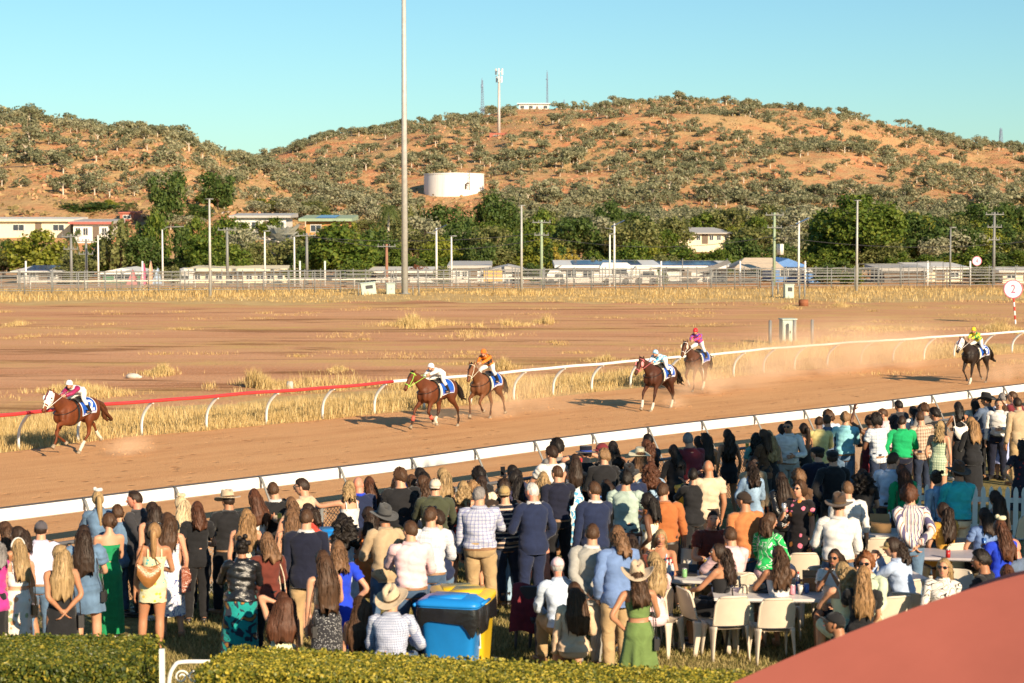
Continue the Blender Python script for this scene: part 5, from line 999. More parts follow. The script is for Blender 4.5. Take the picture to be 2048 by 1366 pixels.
def legs_cloth(F, root, kind, mat):
    h = F.h; mb = MB(); bb = (.7 + .3 * F.b) * (1.0 if F.sex == 'm' else 1.03)
    add = {'trousers': .016, 'jeans': .0085, 'shorts': .024, 'breeches': .007, 'wide': .03}[kind]
    if F.pose in ('stand', 'walk'): mb.grid(F.rings(-.05, .065, 12, add * .75, 24, .002), 0, True, True)
    else: mb.grid(F.rings(-.05, .075, 12, add * .75, 24, .002), 0, True, True)
    for sd in (-1, 1):
        H, K, A = F.leg[sd]; top = H + [0, 0, .045 * h]
        if kind == 'shorts': pts = [top, H * .7 + K * .3, K * .92 + H * .08]; rr = [.051, .054, .044]
        else: pts = [top, H * .72 + K * .28, K, K * .5 + A * .5, A + unit(K - A) * (.0 if kind != 'breeches' else .12 * h)]; rr = [.051, .054, .036, .033, .026] if kind != 'wide' else [.051, .056, .05, .05, .05]
        mb.grid(F.limb(pts, np.array(rr) * h * bb + add, 16, 26, .0036 if kind != 'breeches' else .0015), 0, True, True)
    o = mb.build({'jeans': 'jeans', 'shorts': 'shorts', 'breeches': 'breeches'}.get(kind, 'trousers'), mat, root)
    return o
def skirt_mesh(mb, F, d_top, hem, flare, pleat, infl=.010):
    """from the torso at d_top down to hem (fraction of height above the floor)"""
    h = F.h; n = 26; k = 48; a = np.linspace(0, 2 * pi, k, endpoint=False); rows = []; ph = F.r.uniform(0, 6.28, 4); c0, f0 = F.frame(d_top); ztop = c0[2]; zh = hem * h; zhip = F.hip[2] - .02 * h
    for i, t_ in enumerate(np.linspace(0, 1, n)):
        z = ztop + (zh - ztop) * t_; d = (z - F.hip[2]) / h
        if d > -.03: w, dp, o = F.sec(d); c = np.array([F.frame(d)[0][0], F.frame(d)[0][1] + o, z]); below = 0
        else:
            w, dp, o = F.sec(-.03); below = min(1, (zhip - z) / max(.05, zhip - zh)); c = np.array([F.hip[0], F.hip[1] + o * (1 - below), z]); g = flare * below * (zhip - zh); w = w + g; dp = dp * (1 - .1 * below) + g
        rip = pleat * below ** .8 * (np.sin(9 * a + ph[0]) * .6 + np.sin(14 * a + ph[1] + t_ * 2) * .35 + np.sin(5 * a + ph[2]) * .5) + .0025 * np.sin(3 * a + t_ * 14 + ph[3])
        rows.append(np.stack([c[0] + np.cos(a) * (w + infl + rip), c[1] + np.sin(a) * (dp + infl + rip), np.full(k, z) + (0.004 * np.sin(9 * a) if i == n - 1 else 0)], 1))
    mb.grid(np.array(rows), 0, True)
def dress(F, root, kind, mat, hem, flare=.08, pleat=.008):
    """kind: strap, strapless, sleeve, short, halter"""
    mb = MB(); h = F.h
    if kind in ('strap', 'strapless', 'halter'):
        mb.grid(F.rings(.04, .232, 20, .008, 26, .002), 0, True)
        if kind != 'strapless':
            for sx in (-1, 1):
                pts = []
                for d, yy in ((.225, 1), (.26, .9), (.292, .35), (.30, -.3), (.27, -.9), (.22, -1)):
                    c, f = F.frame(d); w, dp, o_ = F.sec(d); pts.append(c + f[0] * sx * .05 * h + f[1] * (o_ + yy * (dp * .92 + .012)))
                mb.tube(smooth_path(pts, 4), [(.010, .004)] * 21, 6, flat=(1, 0, 0))
    else:
        mb.grid(F.rings(.04, .318, 28, lambda d: .012 if d < .29 else .007, 26, .0028), 0, True); sleeve(mb, F, .55 if kind == 'short' else (1.95 if kind == 'sleeve' else .55), .010, 0, .02 if kind == 'puffs' else 0)
    if F.pose in ('stand', 'walk'): skirt_mesh(mb, F, .055, hem, flare, pleat)
    else:
        mb.grid(F.rings(-.05, .06, 10, .014, 24, .002), 0, True, True)
        for sd in (-1, 1):
            H, K, A = F.leg[sd]; mb.grid(F.limb([H + [0, 0, .045 * h], H * .7 + K * .3, K * .9 + H * .1] + ([K * .6 + A * .4] if hem < .25 else []), (np.array([.052, .058, .046] + ([.05] if hem < .25 else [])) * h + .014), 16, 18, .003), 0, True, True)
    return mb.build('dress', mat, root)
def skirt(F, root, mat, hem, flare=.08, pleat=.008, top=.095):
    mb = MB()
    if F.pose in ('stand', 'walk'): skirt_mesh(mb, F, top, hem, flare, pleat, .012)
    else:
        h = F.h; mb.grid(F.rings(-.05, .09, 10, .014, 24, .002), 0, True, True)
        for sd in (-1, 1): H, K, A = F.leg[sd]; mb.grid(F.limb([H + [0, 0, .045 * h], H * .7 + K * .3, K * .92 + H * .08], np.array([.052, .058, .046]) * h + .012, 16, 14, .003), 0, True, True)
    return mb.build('skirt', mat, root)
def shoes(F, root, mat, kind='shoe'):
    h = F.h
    for sd in (-1, 1):
        H, K, A = F.leg[sd]; ft = unit(np.array([sd * .18, 1, 0.])); mb = MB(); z0 = A - [0, 0, .024 * h]
        if kind == 'riding_boot': ft = unit(np.array([sd * .1, .9, .25])); q = K * .45 + A * .55; mb.grid(F.limb([K * .75 + A * .25, q, A, A - [0, 0, .012 * h]], np.array([.037, .038, .027, .026]) * h, 12, 10), 0, True, True)
        elif kind == 'boot': mb.tube([A + unit(K - A) * .07 * h, A - [0, 0, .01 * h]], .033 * h, 10)
        mb.tube([z0 - ft * .036 * h, z0 + ft * .03 * h, z0 + ft * .09 * h, z0 + ft * .126 * h], [(.025 * h, .021 * h), (.027 * h, .021 * h), (.029 * h, .014 * h), (.022 * h, .009 * h)], 10, flat=(1, -ft[0], 0)); mb.box(z0 + ft * .04 * h - [0, 0, .0185 * h], (.052 * h, .16 * h, .010 * h), 0, rotz(-sd * .18)); mb.build(kind if kind != 'shoe' else 'shoe', mat, root)
# ---- hair and hats
def hair(F, root, style, color, length=.30, wide_=1.0):
    if style == 'bald': return None
    h, R_, c = F.h, F.RH, F.hc; mb = MB(); r = F.r; m = hairmat(HC[color], color)
    thick = {'short': .007, 'crop': .004, 'curly': .022, 'afro': .03, 'mess': .014, 'fringe': .006}.get(style, .010) * h
    k, n = 44, 16; az = np.linspace(0, 2 * pi, k, endpoint=False); rows = []; lim = []
    for a in az:
        f = cos(a)   # 1 = face
        if style in ('short', 'crop', 'mess'): L = np.interp(f, [-1, -.2, .35, .75, 1], [1.98, 1.80, 1.25, .98, .93])
        elif style == 'fringe': L = 0.0 if False else np.interp(f, [-1, -.3, .2, 1], [2.0, 1.95, 1.6, 1.62])
        else: L = np.interp(f, [-1, -.3, .25, .62, .9, 1], [2.35, 2.2, 1.85, 1.15, .88, .84])
        lim.append(L)
    lim = np.array(lim); nz = r.uniform(0, 6.28, 8); wide = .98 if F.sex == 'm' else .92
    for i in range(n):
        th = lim * (i + .02) / (n - 1); s_ = np.sin(th); z = np.cos(th); x, y = np.sin(az) * s_, np.cos(az) * s_
        amp = {'curly': .010, 'afro': .011, 'mess': .008}.get(style, .0022) * h; bump_ = amp * (np.sin(az * 7 + i * 1.3 + nz[0]) * np.sin(i * 1.1 + nz[1] + az * 3) + .6 * np.sin(az * 13 - i * 2.1 + nz[2]))
        if style not in ('curly', 'afro', 'mess'): bump_ = (.0034 if style == 'short' else .0018) * h * np.cos(i * 1.7 * (style == 'short')) * (np.sin(az * 17 + nz[0]) + .7 * np.sin(az * 9 + i * .2 + nz[1]))
        T = thick * (np.minimum(1, (1 - i / (n - 1)) * 4 + (.25 if style != 'crop' else .1))); e = (T + bump_)[:, None] if np.ndim(T) else (T + bump_)[:, None]
        Q = np.stack([x * .0445 * wide * h * (1 - .12 * np.maximum(0, -z)), y * .0585 * h, z * .066 * h], 1); Nn = Q / (np.linalg.norm(Q, axis=1)[:, None] + 1e-9); rows.append(Q + Nn * e)
    mb.grid(np.array(rows)[::-1] @ R_.T + c, 0, True); mb.ball(c + R_ @ (np.array([0, -.004, .02]) * h), np.array([.040, .050, .046]) * h, 14, 8, 0, R_)
    if style in ('long', 'wavy', 'curlylong', 'bob'):
        pts = []; by = R_ @ np.array([0, -1., 0]); top = c + R_ @ (np.array([0, -.026, .046]) * h); nk = F.frame(.33)[0]
        wv = {'wavy': .0042, 'curlylong': .011}.get(style, .0013) * h; nr = 30; K2 = 36; a = np.linspace(0, 2 * pi, K2, endpoint=False); rows = []; ph = r.uniform(0, 6.28, 8); Lh = (length * r.uniform(.74, 1.0) + .028) * h; wide_ *= r.uniform(.84, 1.12); wv *= r.uniform(.5, 1.7); sx_ = r.uniform(-.022, .022) * h
        for i in range(nr):
            t_ = i / (nr - 1); z = top[2] - t_ * Lh; d = (z - F.hip[2]) / h; lowt = np.clip((top[2] - z - .02 * h) / (.17 * h), 0, 1)
            if F.pose in ('stand', 'walk', 'sit', 'low'):
                dd = np.clip(d, .0, .33); fc, fr = F.frame(dd); w_, dp, o_ = F.sec(min(dd, .28)); back = fc + np.array([0, o_ - dp - .024 * h, 0]); back[2] = z
            hd = top + by * .018 * h; hd = np.array([hd[0], hd[1], z]); cc = hd * (1 - lowt) + back * lowt
            rx = wide_ * np.interp(t_ * length, [0, .012, .035, .07, .12, .18, .3, .5], [.016, .037, .049, .056, .061, .075, .079, .068]) * h * (.95 if style != 'curlylong' else 1.25); ry = np.interp(t_ * length, [0, .012, .035, .07, .14, .22, .5], [.014, .030, .041, .044, .035, .020, .014]) * h * (1 if style != 'curlylong' else 1.5)
            tap = 1 - .16 * max(0, t_ - .75) / .25 * (style != 'bob') ; rx *= tap
            strand = wv * (np.sin(a * 6 + t_ * 16 + ph[0]) + .8 * np.sin(a * 10 - t_ * 23 + ph[1])) + .0022 * h * np.sin(a * 19 + ph[2] + t_ * 3)
            zoff = -.02 * h * (np.sin(a * 5 + ph[3]) + np.sin(a * 9 + ph[4])) * (t_ ** 3)
            wob = wv * .8 * sin(t_ * 15 + ph[5]) + sx_ * t_
            rows.append(np.stack([cc[0] + wob + np.cos(a) * (rx + strand), cc[1] + np.sin(a) * (ry + strand), cc[2] + zoff], 1))
        G = np.array(rows); mb.grid(G, 0, True, True); C_ = G.mean(1)
        for _ in range(60):   # loose strands
            j = r.integers(0, K2); i0 = r.integers(0, 8); i1 = r.integers(18, nr); idx = np.arange(i0, i1, 3); g = 1.02 + r.uniform(0, .10); P = C_[idx] + (G[idx, j] - C_[idx]) * g + r.normal(0, .0035, (len(idx), 3)) * h + np.array([0, 0, -1]) * np.linspace(0, r.uniform(-.01, .04), len(idx))[:, None]
            mb.tube(P, np.linspace(.0026, .0008, len(idx)) * h * (1.6 if style == 'curlylong' else 1), 4)
    if style in ('pony', 'bun', 'updo'):
        b = c + R_ @ (np.array([0, -.062, .022]) * h)
        if style == 'pony':
            pts = [b, b + R_ @ (np.array([0, -.03, -.005]) * h), b + np.array([0, -.03, -.09]) * h, b + np.array([.004, -.02, -.09 - length * .5]) * h, b + np.array([0, -.012, -.05 - length]) * h]; q = smooth_path(pts, 5); mb.tube(q, np.interp(np.linspace(0, 1, len(q)), [0, .2, .5, .85, 1], [.012, .022, .024, .018, .004]) * h, 12)
        else:
            for _ in range(7 if style == 'bun' else 16): mb.ball(b + r.normal(0, .008 if style == 'bun' else .02, 3) * h + (np.array([0, -.005, -.012]) if style == 'bun' else np.array([0, .01, .02])) * h, .020 * h, 8, 6)
    return mb.build('hair', m, root)
def hat(F, root, kind, mat, band=None, tilt=0.0):
    h, R_, c = F.h, F.RH @ rotx(tilt), F.hc; mb = MB(); b2 = MB(); k = 40; a = np.linspace(0, 2 * pi, k, endpoint=False)
    def ring(rx, ry, z, curl=0.0, yo=0.0): return np.stack([np.sin(a) * rx, np.cos(a) * ry + yo, z + curl * (np.abs(np.sin(a)) ** 2.5) - curl * .35 * np.abs(np.cos(a)) ** 2], 1)
    z0 = .022
    if kind in ('akubra', 'cowboy', 'sunhat', 'boater', 'fedora'):
        bw = {'akubra': .052, 'cowboy': .062, 'sunhat': .066, 'boater': .038, 'fedora': .04}[kind]; cu = {'akubra': .016, 'cowboy': .042, 'sunhat': -.022, 'boater': .0, 'fedora': .012}[kind]; ch = {'akubra': .072, 'cowboy': .078, 'sunhat': .058, 'boater': .052, 'fedora': .066}[kind]
        R0 = [ring(.0515, .064, z0)] + [ring(.0515 + bw * q, .064 + bw * q, z0 - .002 * (q > .2), cu * q ** 1.6) for q in (.15, .4, .7, .92, 1.0)]; up = [r_.copy() for r_ in R0]
        lo = [r_ - [0, 0, .004] for r_ in R0[::-1]]; mb.grid(np.array(up + lo) * h @ R_.T + c, 0, True)
        prof = [(1.0, 0), (1.0, .012), (.97, ch * .45), (.90, ch * .85), (.78, ch * 1.0), (.5, ch * (.96 if kind != 'boater' else 1.0)), (.05, ch * (.90 if kind not in ('boater', 'sunhat') else 1.0))]
        if kind == 'boater': prof = [(1, 0), (1, .01), (1.0, ch * .95), (.98, ch), (.5, ch * 1.01), (.05, ch * 1.01)]
        rows = []
        for f, z in prof:
            rg = ring(.0515 * f, .064 * f, z0 + z)
            if kind in ('akubra', 'cowboy', 'fedora') and z > ch * .7: rg[:, 2] += -.012 * np.exp(-(rg[:, 0] / .014) ** 2) + .010 * np.cos(a) * (z / ch); rg[:, 0] *= 1 - .22 * np.clip(np.cos(a), 0, 1)
            rows.append(rg)
        mb.grid(np.array(rows) * h @ R_.T + c, 0, True, True); o = mb.build('hat', mat, root)
        if band is not None: b2.grid(np.array([ring(.0525, .065, z0 + .003), ring(.0522, .0648, z0 + .016)]) * h @ R_.T + c, 0, True); b2.build('hat_band', band, o)
    elif kind in ('cap', 'capback'):
        fl = 1 if kind == 'cap' else -1; rows = [ring(.0485 * sqrt(max(0, 1 - (q) ** 2)) if q else .0485, .0635 * sqrt(max(0, 1 - q ** 2)) if q else .0635, .012 + q * .058) for q in (0, .25, .5, .72, .88, .97, .999)]; mb.grid(np.array(rows) * h @ R_.T + c, 0, True, True); mb.ball(c + R_ @ (np.array([0, 0, .071]) * h), .004 * h, 8, 5)
        V = []; q = np.linspace(-1, 1, 11)
        for u in (0, .5, 1): V.append([(s_ * .043 * (1 - .10 * u), fl * (.050 * sqrt(max(0, 1 - s_ * s_ * .6)) + u * .042 * sqrt(max(.02, 1 - s_ * s_))), .014 - .010 * s_ * s_ * u - .006 * u) for s_ in q])
        V = np.array(V); mb.grid(V * h @ R_.T + c); mb.grid((V - [0, 0, .003]) * h @ R_.T + c); o = mb.build('cap', mat, root)
    elif kind == 'flatcap':
        rows = [ring(.050, .066, .020), ring(.055, .076, .032, 0, .006), ring(.056, .078, .046, 0, .004), ring(.044, .060, .062, 0, -.004), ring(.02, .03, .069, 0, -.006), ring(.002, .003, .070)]; mb.grid(np.array(rows) * h @ R_.T + c, 0, True, True)
        mb.grid(np.array([[(s_ * .04, .055 + .028 * u * (1 - s_ * s_ * .5), .024 - .006 * u) for s_ in np.linspace(-1, 1, 9)] for u in (0, 1)]) * h @ R_.T + c); o = mb.build('flat_cap', mat, root)
    elif kind == 'helmet':
        rows = [ring(.0575 * f, .071 * f, z) for f, z in ((1.0, -.004), (1.03, .012), (1.0, .038), (.88, .062), (.66, .079), (.35, .090), (.02, .093))]; mb.grid(np.array(rows) * h @ R_.T + c, 0, True, True)
        mb.grid(np.array([[(s_ * .05, .06 * sqrt(1 - .5 * s_ * s_) + .036 * u * sqrt(max(.02, 1 - s_ * s_)), .012 - .006 * u) for s_ in np.linspace(-1, 1, 11)] for u in (0, .5, 1)]) * h @ R_.T + c); o = mb.build('helmet', mat, root)
        if band is not None: b2.ball(c + R_ @ (np.array([0, 0, .096]) * h), .009 * h, 10, 8); b2.build('pompom', band, o)
        b2 = MB(); b2.tube([c + R_ @ (np.array(p) * h) for p in ((-.05, .0, -.01), (-.035, .02, -.055), (0, .03, -.068), (.035, .02, -.055), (.05, 0, -.01))], .004 * h, 5); b2.build('chin_strap', M_EYE, o)
    elif kind == 'headband': mb.tube([c + R_ @ (np.array([sin(q) * .052, -.012, cos(q) * .074]) * h) for q in np.linspace(-1.5, 1.5, 14)], [(.010 * h, .006 * h)] * 14, 6, flat=(0, 1, 0)); o = mb.build('headband', mat, root)
    elif kind == 'fascinator': mb.tube([c + R_ @ (np.array([.01, -.005, z]) * h) for z in (.068, .078, .095)], [.03 * h, .036 * h, .030 * h], 14); mb.ball(c + R_ @ (np.array([-.02, 0, .09]) * h), .018 * h, 8, 6); o = mb.build('fascinator', mat, root)
    return o
M_BLACKGLASS = plain('sunglass_lens', (.012, .012, .014), .08, .7)
def sunglasses(F, root, on_head=False):
    h, R_, c = F.h, F.RH, F.hc; mb = MB(); y, z = (.058, .0075) if not on_head else (.038, .062)
    for sx in (-1, 1): mb.ball(c + R_ @ (np.array([sx * .0185, y, z]) * h), np.array([.0155, .0045, .0125]) * h, 12, 8, 0, R_); mb.tube([c + R_ @ (np.array(p) * h) for p in ((sx * .033, y - .002, z + .005), (sx * .047, y - .035, z + .006), (sx * .047, y - .06, z))], .0018 * h, 5)
    mb.tube([c + R_ @ (np.array([q, y + .003, z + .005]) * h) for q in (-.012, 0, .012)], .0018 * h, 5); return mb.build('sunglasses', M_BLACKGLASS, root)
# ------------------------------------------------------------------ racehorses and jockeys
HB = np.array([(-1.06, 1.34, .07, .09), (-1.0, 1.30, .17, .19), (-.88, 1.27, .245, .27), (-.68, 1.265, .285, .315), (-.42, 1.26, .262, .285), (-.10, 1.225, .285, .315), (.20, 1.19, .285, .365), (.42, 1.205, .262, .375), (.60, 1.22, .235, .335), (.76, 1.20, .185, .255), (.86, 1.19, .10, .15)])
GAIT = {  # four legs (left fore, right fore, left hind, right hind): upper joint, knee/hock, fetlock, toe as (forward, up)
 'lead': [[(.58, 1.0), (1.05, .93), (1.14, .50), (1.22, .36)], [(.50, .96), (.76, .62), (.48, .44), (.36, .36)], [(-.45, .97), (-.44, .55), (-.12, .22), (-.02, .06)], [(-.64, 1.0), (-1.12, .74), (-1.32, .42), (-1.44, .30)]],
 'push': [[(.52, .96), (.64, .60), (.42, .36), (.30, .26)], [(.58, .98), (1.00, .70), (1.18, .34), (1.28, .20)], [(-.64, .98), (-1.06, .57), (-1.16, .24), (-1.14, .05)], [(-.42, .96), (-.38, .54), (-.16, .28), (-.20, .16)]],
 'fold': [[(.52, .96), (.78, .66), (.56, .40), (.42, .36)], [(.56, .98), (.98, .80), (.98, .38), (1.03, .24)], [(-.62, .98), (-1.04, .64), (-1.20, .30), (-1.30, .18)], [(-.52, .98), (-.74, .54), (-.62, .20), (-.56, .05)]],
 'canter': [[(.50, .95), (.60, .52), (.70, .18), (.78, .03)], [(.54, .96), (.93, .64), (1.03, .28), (1.11, .14)], [(-.58, .98), (-.80, .52), (-.74, .18), (-.68, .02)], [(-.66, .98), (-1.10, .60), (-1.30, .28), (-1.38, .16)]],
 'drive': [[(.50, .95), (.66, .54), (.60, .20), (.66, .05)], [(.54, .96), (.80, .62), (.62, .36), (.54, .26)], [(-.52, .98), (-.62, .54), (-.44, .20), (-.36, .04)], [(-.64, .98), (-.98, .60), (-1.06, .26), (-1.12, .12)]],
 'stride': [[(.50, .95), (.58, .50), (.64, .16), (.70, .02)], [(.52, .95), (.76, .58), (.58, .32), (.52, .20)], [(-.60, .98), (-.84, .54), (-.80, .20), (-.74, .03)], [(-.50, .97), (-.60, .56), (-.72, .26), (-.80, .18)]]}
def coat(name, c, dark, level=.52):
    t = NT(name); v = t.coord(); f = t.noise(v, 3.0, 4, .6); col = t.mix(t.ramp(f, [(.3, 0), (.7, 1)]), mul(c, .72), mul(c, 1.25)); z = t.sep(v)[2]; z2 = t.math('ADD', z, t.math('MULTIPLY', t.math('SUBTRACT', f, .5), .18))
    if dark is not None: col = t.mix(t.ramp(z2, [(level - .1, 1), (level + .14, 0)]), col, dark)
    t.col(col); t.bump(t.noise(t.coord((1, 1.6, .6)), 5, 3), .5, .05); return t.set(.55, .22)
M_SADDLE = plain('black_leather', (.018, .016, .016), .35, .5); M_HOOF = plain('hoof', (.30, .24, .17), .6); M_TAILK = hairmat((.012, .009, .008), 'horse_black'); M_TAILC = hairmat((.10, .035, .015), 'horse_chestnut'); M_STRAP = plain('tack_strap', (.03, .022, .018), .5)
M_SOCK = plain('white_sock', (.62, .55, .44), .7); M_BLUECLOTH = cloth('satin', (.015, .085, .42)); M_LBLUE = cloth('plain', (.12, .14, .45)); M_NUM = plain('number_white', (.82, .82, .80), .6)
def surf(y, ang, off):
    off = off + .045 * float(sm(-y, .25, .5)) * abs(sin(ang))
    """point on the barrel at y, angle from the top (positive to the horse's left)"""
    zc, rx, rz = (np.interp(y, HB[:, 0], HB[:, k]) for k in (1, 2, 3)); return np.array([-sin(ang) * (rx + off), y, zc + cos(ang) * (rz + off)])
def horse(px, py, yaw, gait, label, c, dark, tailm, num, neck=0.0, scale=1.0, zoff=0.0, socks=(), hood=None, bridle=M_STRAP, cheek=None, bandage=None, blaze=False, girth=M_SADDLE, headturn=0.0, pole_white=True, shift=(0, 0)):
    g = at(px, py, 0); root = empty('racehorse', g + [0, 0, zoff], yaw + .27); root.scale = (scale,) * 3; tag(root, label, 'horse', 'racehorses on the dirt track')
    mb = MB(); k = 22; a = np.linspace(0, 2 * pi, k, endpoint=False); q = smooth_path(HB, 4)
    mb.grid([np.stack([np.sin(a) * r[2] * (1 + .05 * np.cos(2 * a)), np.full(k, r[0]), r[1] + np.cos(a) * r[3]], 1) for r in q], 0, True, True)
    for sx in (-1, 1):
        mb.ball((sx * .165, .52, 1.18), (.11, .20, .30), 12, 8, M=rotx(.35)); mb.ball((sx * .165, -.70, 1.20), (.135, .27, .33), 12, 8, M=rotx(-.2)); mb.ball((sx * .10, .78, 1.12), (.105, .11, .18), 10, 8)
    nb, n1, n2, pl = np.array([0, .52, 1.34]), np.array([0, .80, 1.52 + neck * .4]), np.array([0, 1.02, 1.70 + neck * .8]), np.array([0, 1.20, 1.83 + neck])
    Rt = rotz(headturn); tw = lambda v: np.array([0, .6, 0]) + Rt @ (v - [0, .6, 0]) if v[1] > .6 else v
    n1, n2, pl = tw(n1), tw(n2), tw(pl); nq = smooth_path(np.array([np.r_[nb, .165, .30], np.r_[n1, .125, .235], np.r_[n2, .098, .165], np.r_[pl, .085, .125]]), 5); mb.tube(nq[:, :3], nq[:, 3:], 16, flat=(1, 0, 0))
    hd = Rt @ unit(np.array([0, .62, -.80])); fwd = Rt @ np.array([0, .80, .62]); hp = [(-.05, .075, .10, 0), (.05, .092, .125, -.01), (.16, .092, .145, -.02), (.28, .075, .115, -.005), (.40, .058, .082, .004), (.50, .055, .072, .004), (.57, .058, .066, 0), (.62, .042, .045, -.006)]
    hr = smooth_path(np.array([np.r_[pl + hd * d + fwd * o, w, dp] for d, w, dp, o in hp]), 4); mb.tube(hr[:, :3], hr[:, 3:], 16, flat=tuple(Rt @ np.array([1., 0, 0])))
    for sx in (-1, 1):
        e0 = pl + Rt @ np.array([sx * .065, .0, .04]); mb.tube([e0 - [0, 0, .03], e0 + Rt @ np.array([sx * .025, -.01, .08]), e0 + Rt @ np.array([sx * .02, .015, .17])], [(.042, .022), (.04, .02), (.008, .006)], 8, flat=tuple(Rt @ np.array([1., 0, 0])))
        mb.ball(pl + hd * .17 + Rt @ np.array([sx * .088, 0, 0]) + fwd * .05, (.018, .04, .04), 8, 6)
    hoofs = []; legs = []
    for i, L in enumerate(GAIT[gait]):
        sx = -1 if i % 2 == 0 else 1; x = sx * (.155 if i < 2 else .165); P = [np.array([x * (1 - .12 * j), y, z]) for j, (y, z) in enumerate(L)]; legs.append(P)
        if i < 2: top = np.array([x * .9, .50, 1.12]); pts = [np.r_[top, .15], np.r_[P[0], .118], np.r_[P[0] * .45 + P[1] * .55, .074], np.r_[P[1], .059], np.r_[P[1] * .6 + P[2] * .4, .037], np.r_[P[1] * .2 + P[2] * .8, .035], np.r_[P[2], .045], np.r_[P[2] * .4 + P[3] * .6, .037], np.r_[P[3], .04]]
        else: top = np.array([x * .85, -.66, 1.22]); pts = [np.r_[top, .20], np.r_[P[0], .155], np.r_[P[0] * .5 + P[1] * .5, .085], np.r_[P[1], .063], np.r_[P[1] * .6 + P[2] * .4, .041], np.r_[P[1] * .2 + P[2] * .8, .038], np.r_[P[2], .047], np.r_[P[2] * .4 + P[3] * .6, .038], np.r_[P[3], .04]]
        qq = smooth_path(pts, 4); mb.tube(qq[:, :3], np.stack([qq[:, 3] * .86, qq[:, 3] * 1.06], 1), 12, flat=(1, 0, 0)); hoofs.append((P[2], P[3]))
    o = mb.build('body', [c, M_EYE], root); ex = MB()
    for sx in (-1, 1): ex.ball(pl + hd * .16 + Rt @ np.array([sx * .094, 0, 0]) + fwd * .045, (.014, .024, .024), 10, 8, 1); ex.ball(pl + hd * .58 + Rt @ np.array([sx * .045, 0, 0]) + fwd * .03, (.014, .018, .022), 8, 6, 1)
    BODY.append((o, ex, .024, 5))
    for i, (f, t_) in enumerate(hoofs):
        d = unit(t_ - f); m2 = MB(); m2.tube([t_ - d * .02, t_ + d * .045 + [0, .02, 0], t_ + d * .075 + [0, .03, 0]], [.046, .058, .062], 12); m2.build('hoof', M_HOOF, root)
    for i in socks: P = legs[i]; m2 = MB(); m2.tube(smooth_path([np.r_[P[1] * .35 + P[2] * .65, .0], np.r_[P[2], 0], np.r_[P[3], 0]], 4)[:, :3], [.047, .047, .048, .052, .055, .052, .047, .047, .049], 12); m2.build('white_sock', M_SOCK, root)
    if bandage:
        for i in (0, 1): P = legs[i]; m2 = MB(); m2.tube([P[1] * .45 + P[2] * .55, P[1] * .05 + P[2] * .95], [.052, .056], 12); m2.build('leg_bandage', bandage, root)
    # tail and mane
    m2 = MB(); r_ = np.random.default_rng(int(px)); tp = np.array([(0, -1.03, 1.42), (0, -1.20, 1.38), (.02, -1.42, 1.18), (.04, -1.60, .95), (.05, -1.78, .80)])
    for j in range(9):
        w_ = r_.normal(0, .035, (5, 3)) * np.array([0, .3, 1, 1.6, 2.2])[:, None]; P = smooth_path(tp + w_, 4); m2.tube(P, np.interp(np.linspace(0, 1, len(P)), [0, .15, .5, .8, 1], [.035, .045, .055, .035, .004]), 7)
    m2.build('tail', tailm, root); m2 = MB()
    for j in range(46):
        t_ = j / 45; b = np.array([np.interp(t_, [0, .35, .7, 1], [v[kk] for v in (nb + [0, -.05, .22], n1 + [0, -.12, .18], n2 + [0, -.1, .13], pl + [0, -.03, .11])]) for kk in range(3)]); e = b + np.array([.10 + r_.uniform(-.03, .03), -.06 + r_.uniform(-.05, .03), -.10 + r_.uniform(-.04, .06)]); m2.tube([b + [0, 0, -.03], b * .5 + e * .5 + [.02, 0, .04], e], [.02, .018, .003], 5)
    m2.tube([pl + [0, .03, .09], pl + hd * .12 + fwd * .12, pl + hd * .2 + fwd * .13], [.03, .03, .004], 6); m2.build('mane', tailm, root)
    # saddle cloth, number, saddle, girth
    def patch_(y0, y1, a0, a1, off, ny=10, na=26, cut=0.0): return np.array([[surf(y0 + (y1 - y0) * i / (ny - 1) + cut * abs(an) / max(abs(a0), abs(a1)) , an, off) for an in np.linspace(a0, a1, na)] for i in range(ny)])
    G = patch_(-.52, .12, -1.88, 1.88, .024, 12, 30, -.05); m2 = MB(); m2.grid(G); sc = m2.build('saddle_cloth', M_BLUECLOTH, root)
    for sg in (-1, 1): m2 = MB(); m2.grid(patch_(-.56, .06, sg * 1.68, sg * 1.87, .027, 10, 5)); m2.build('name_strip', M_LBLUE, sc)
    m2 = MB(); E = np.concatenate([G[:, 0], G[-1, 1:], G[::-1, -1], G[0, ::-1]]); m2.tube(np.concatenate([G[0, ::-1], G[:, 0], G[-1], G[::-1, -1]]), .010, 5); m2.build('border', M_NUM, sc)
    if num:
        for sg in (1, -1):
            t_ = text_obj(num, .46, M_NUM, sc, (0, 0, 0), (0, 0, 0)); me = t_.data; co = np.array([v.co for v in me.vertices]); out = []
            for x, y, z in co: out.append(surf(-.36 - sg * x, sg * (1.20 - y / .33), .030 + z))
            me.vertices.foreach_set('co', np.array(out).ravel()); me.update()
            m2 = MB()
            for j in range(7): m2.grid(patch_(-.55 + j * .075, -.55 + j * .075 + .05, sg * 1.73, sg * 1.81, .031, 2, 3))
            m2.build('lettering', M_NUM, sc)
    m2 = MB(); m2.grid(patch_(-.22, .20, -.75, .75, .05, 8, 14)); m2.ball((0, -.2, 1.60), (.13, .10, .05), 10, 6); m2.build('saddle', M_SADDLE, root)
    if pole_white: m2 = MB(); m2.grid(patch_(.10, .20, -2.0, 2.0, .030, 3, 30)); m2.build('saddle_pad_edge', M_SOCK, root)
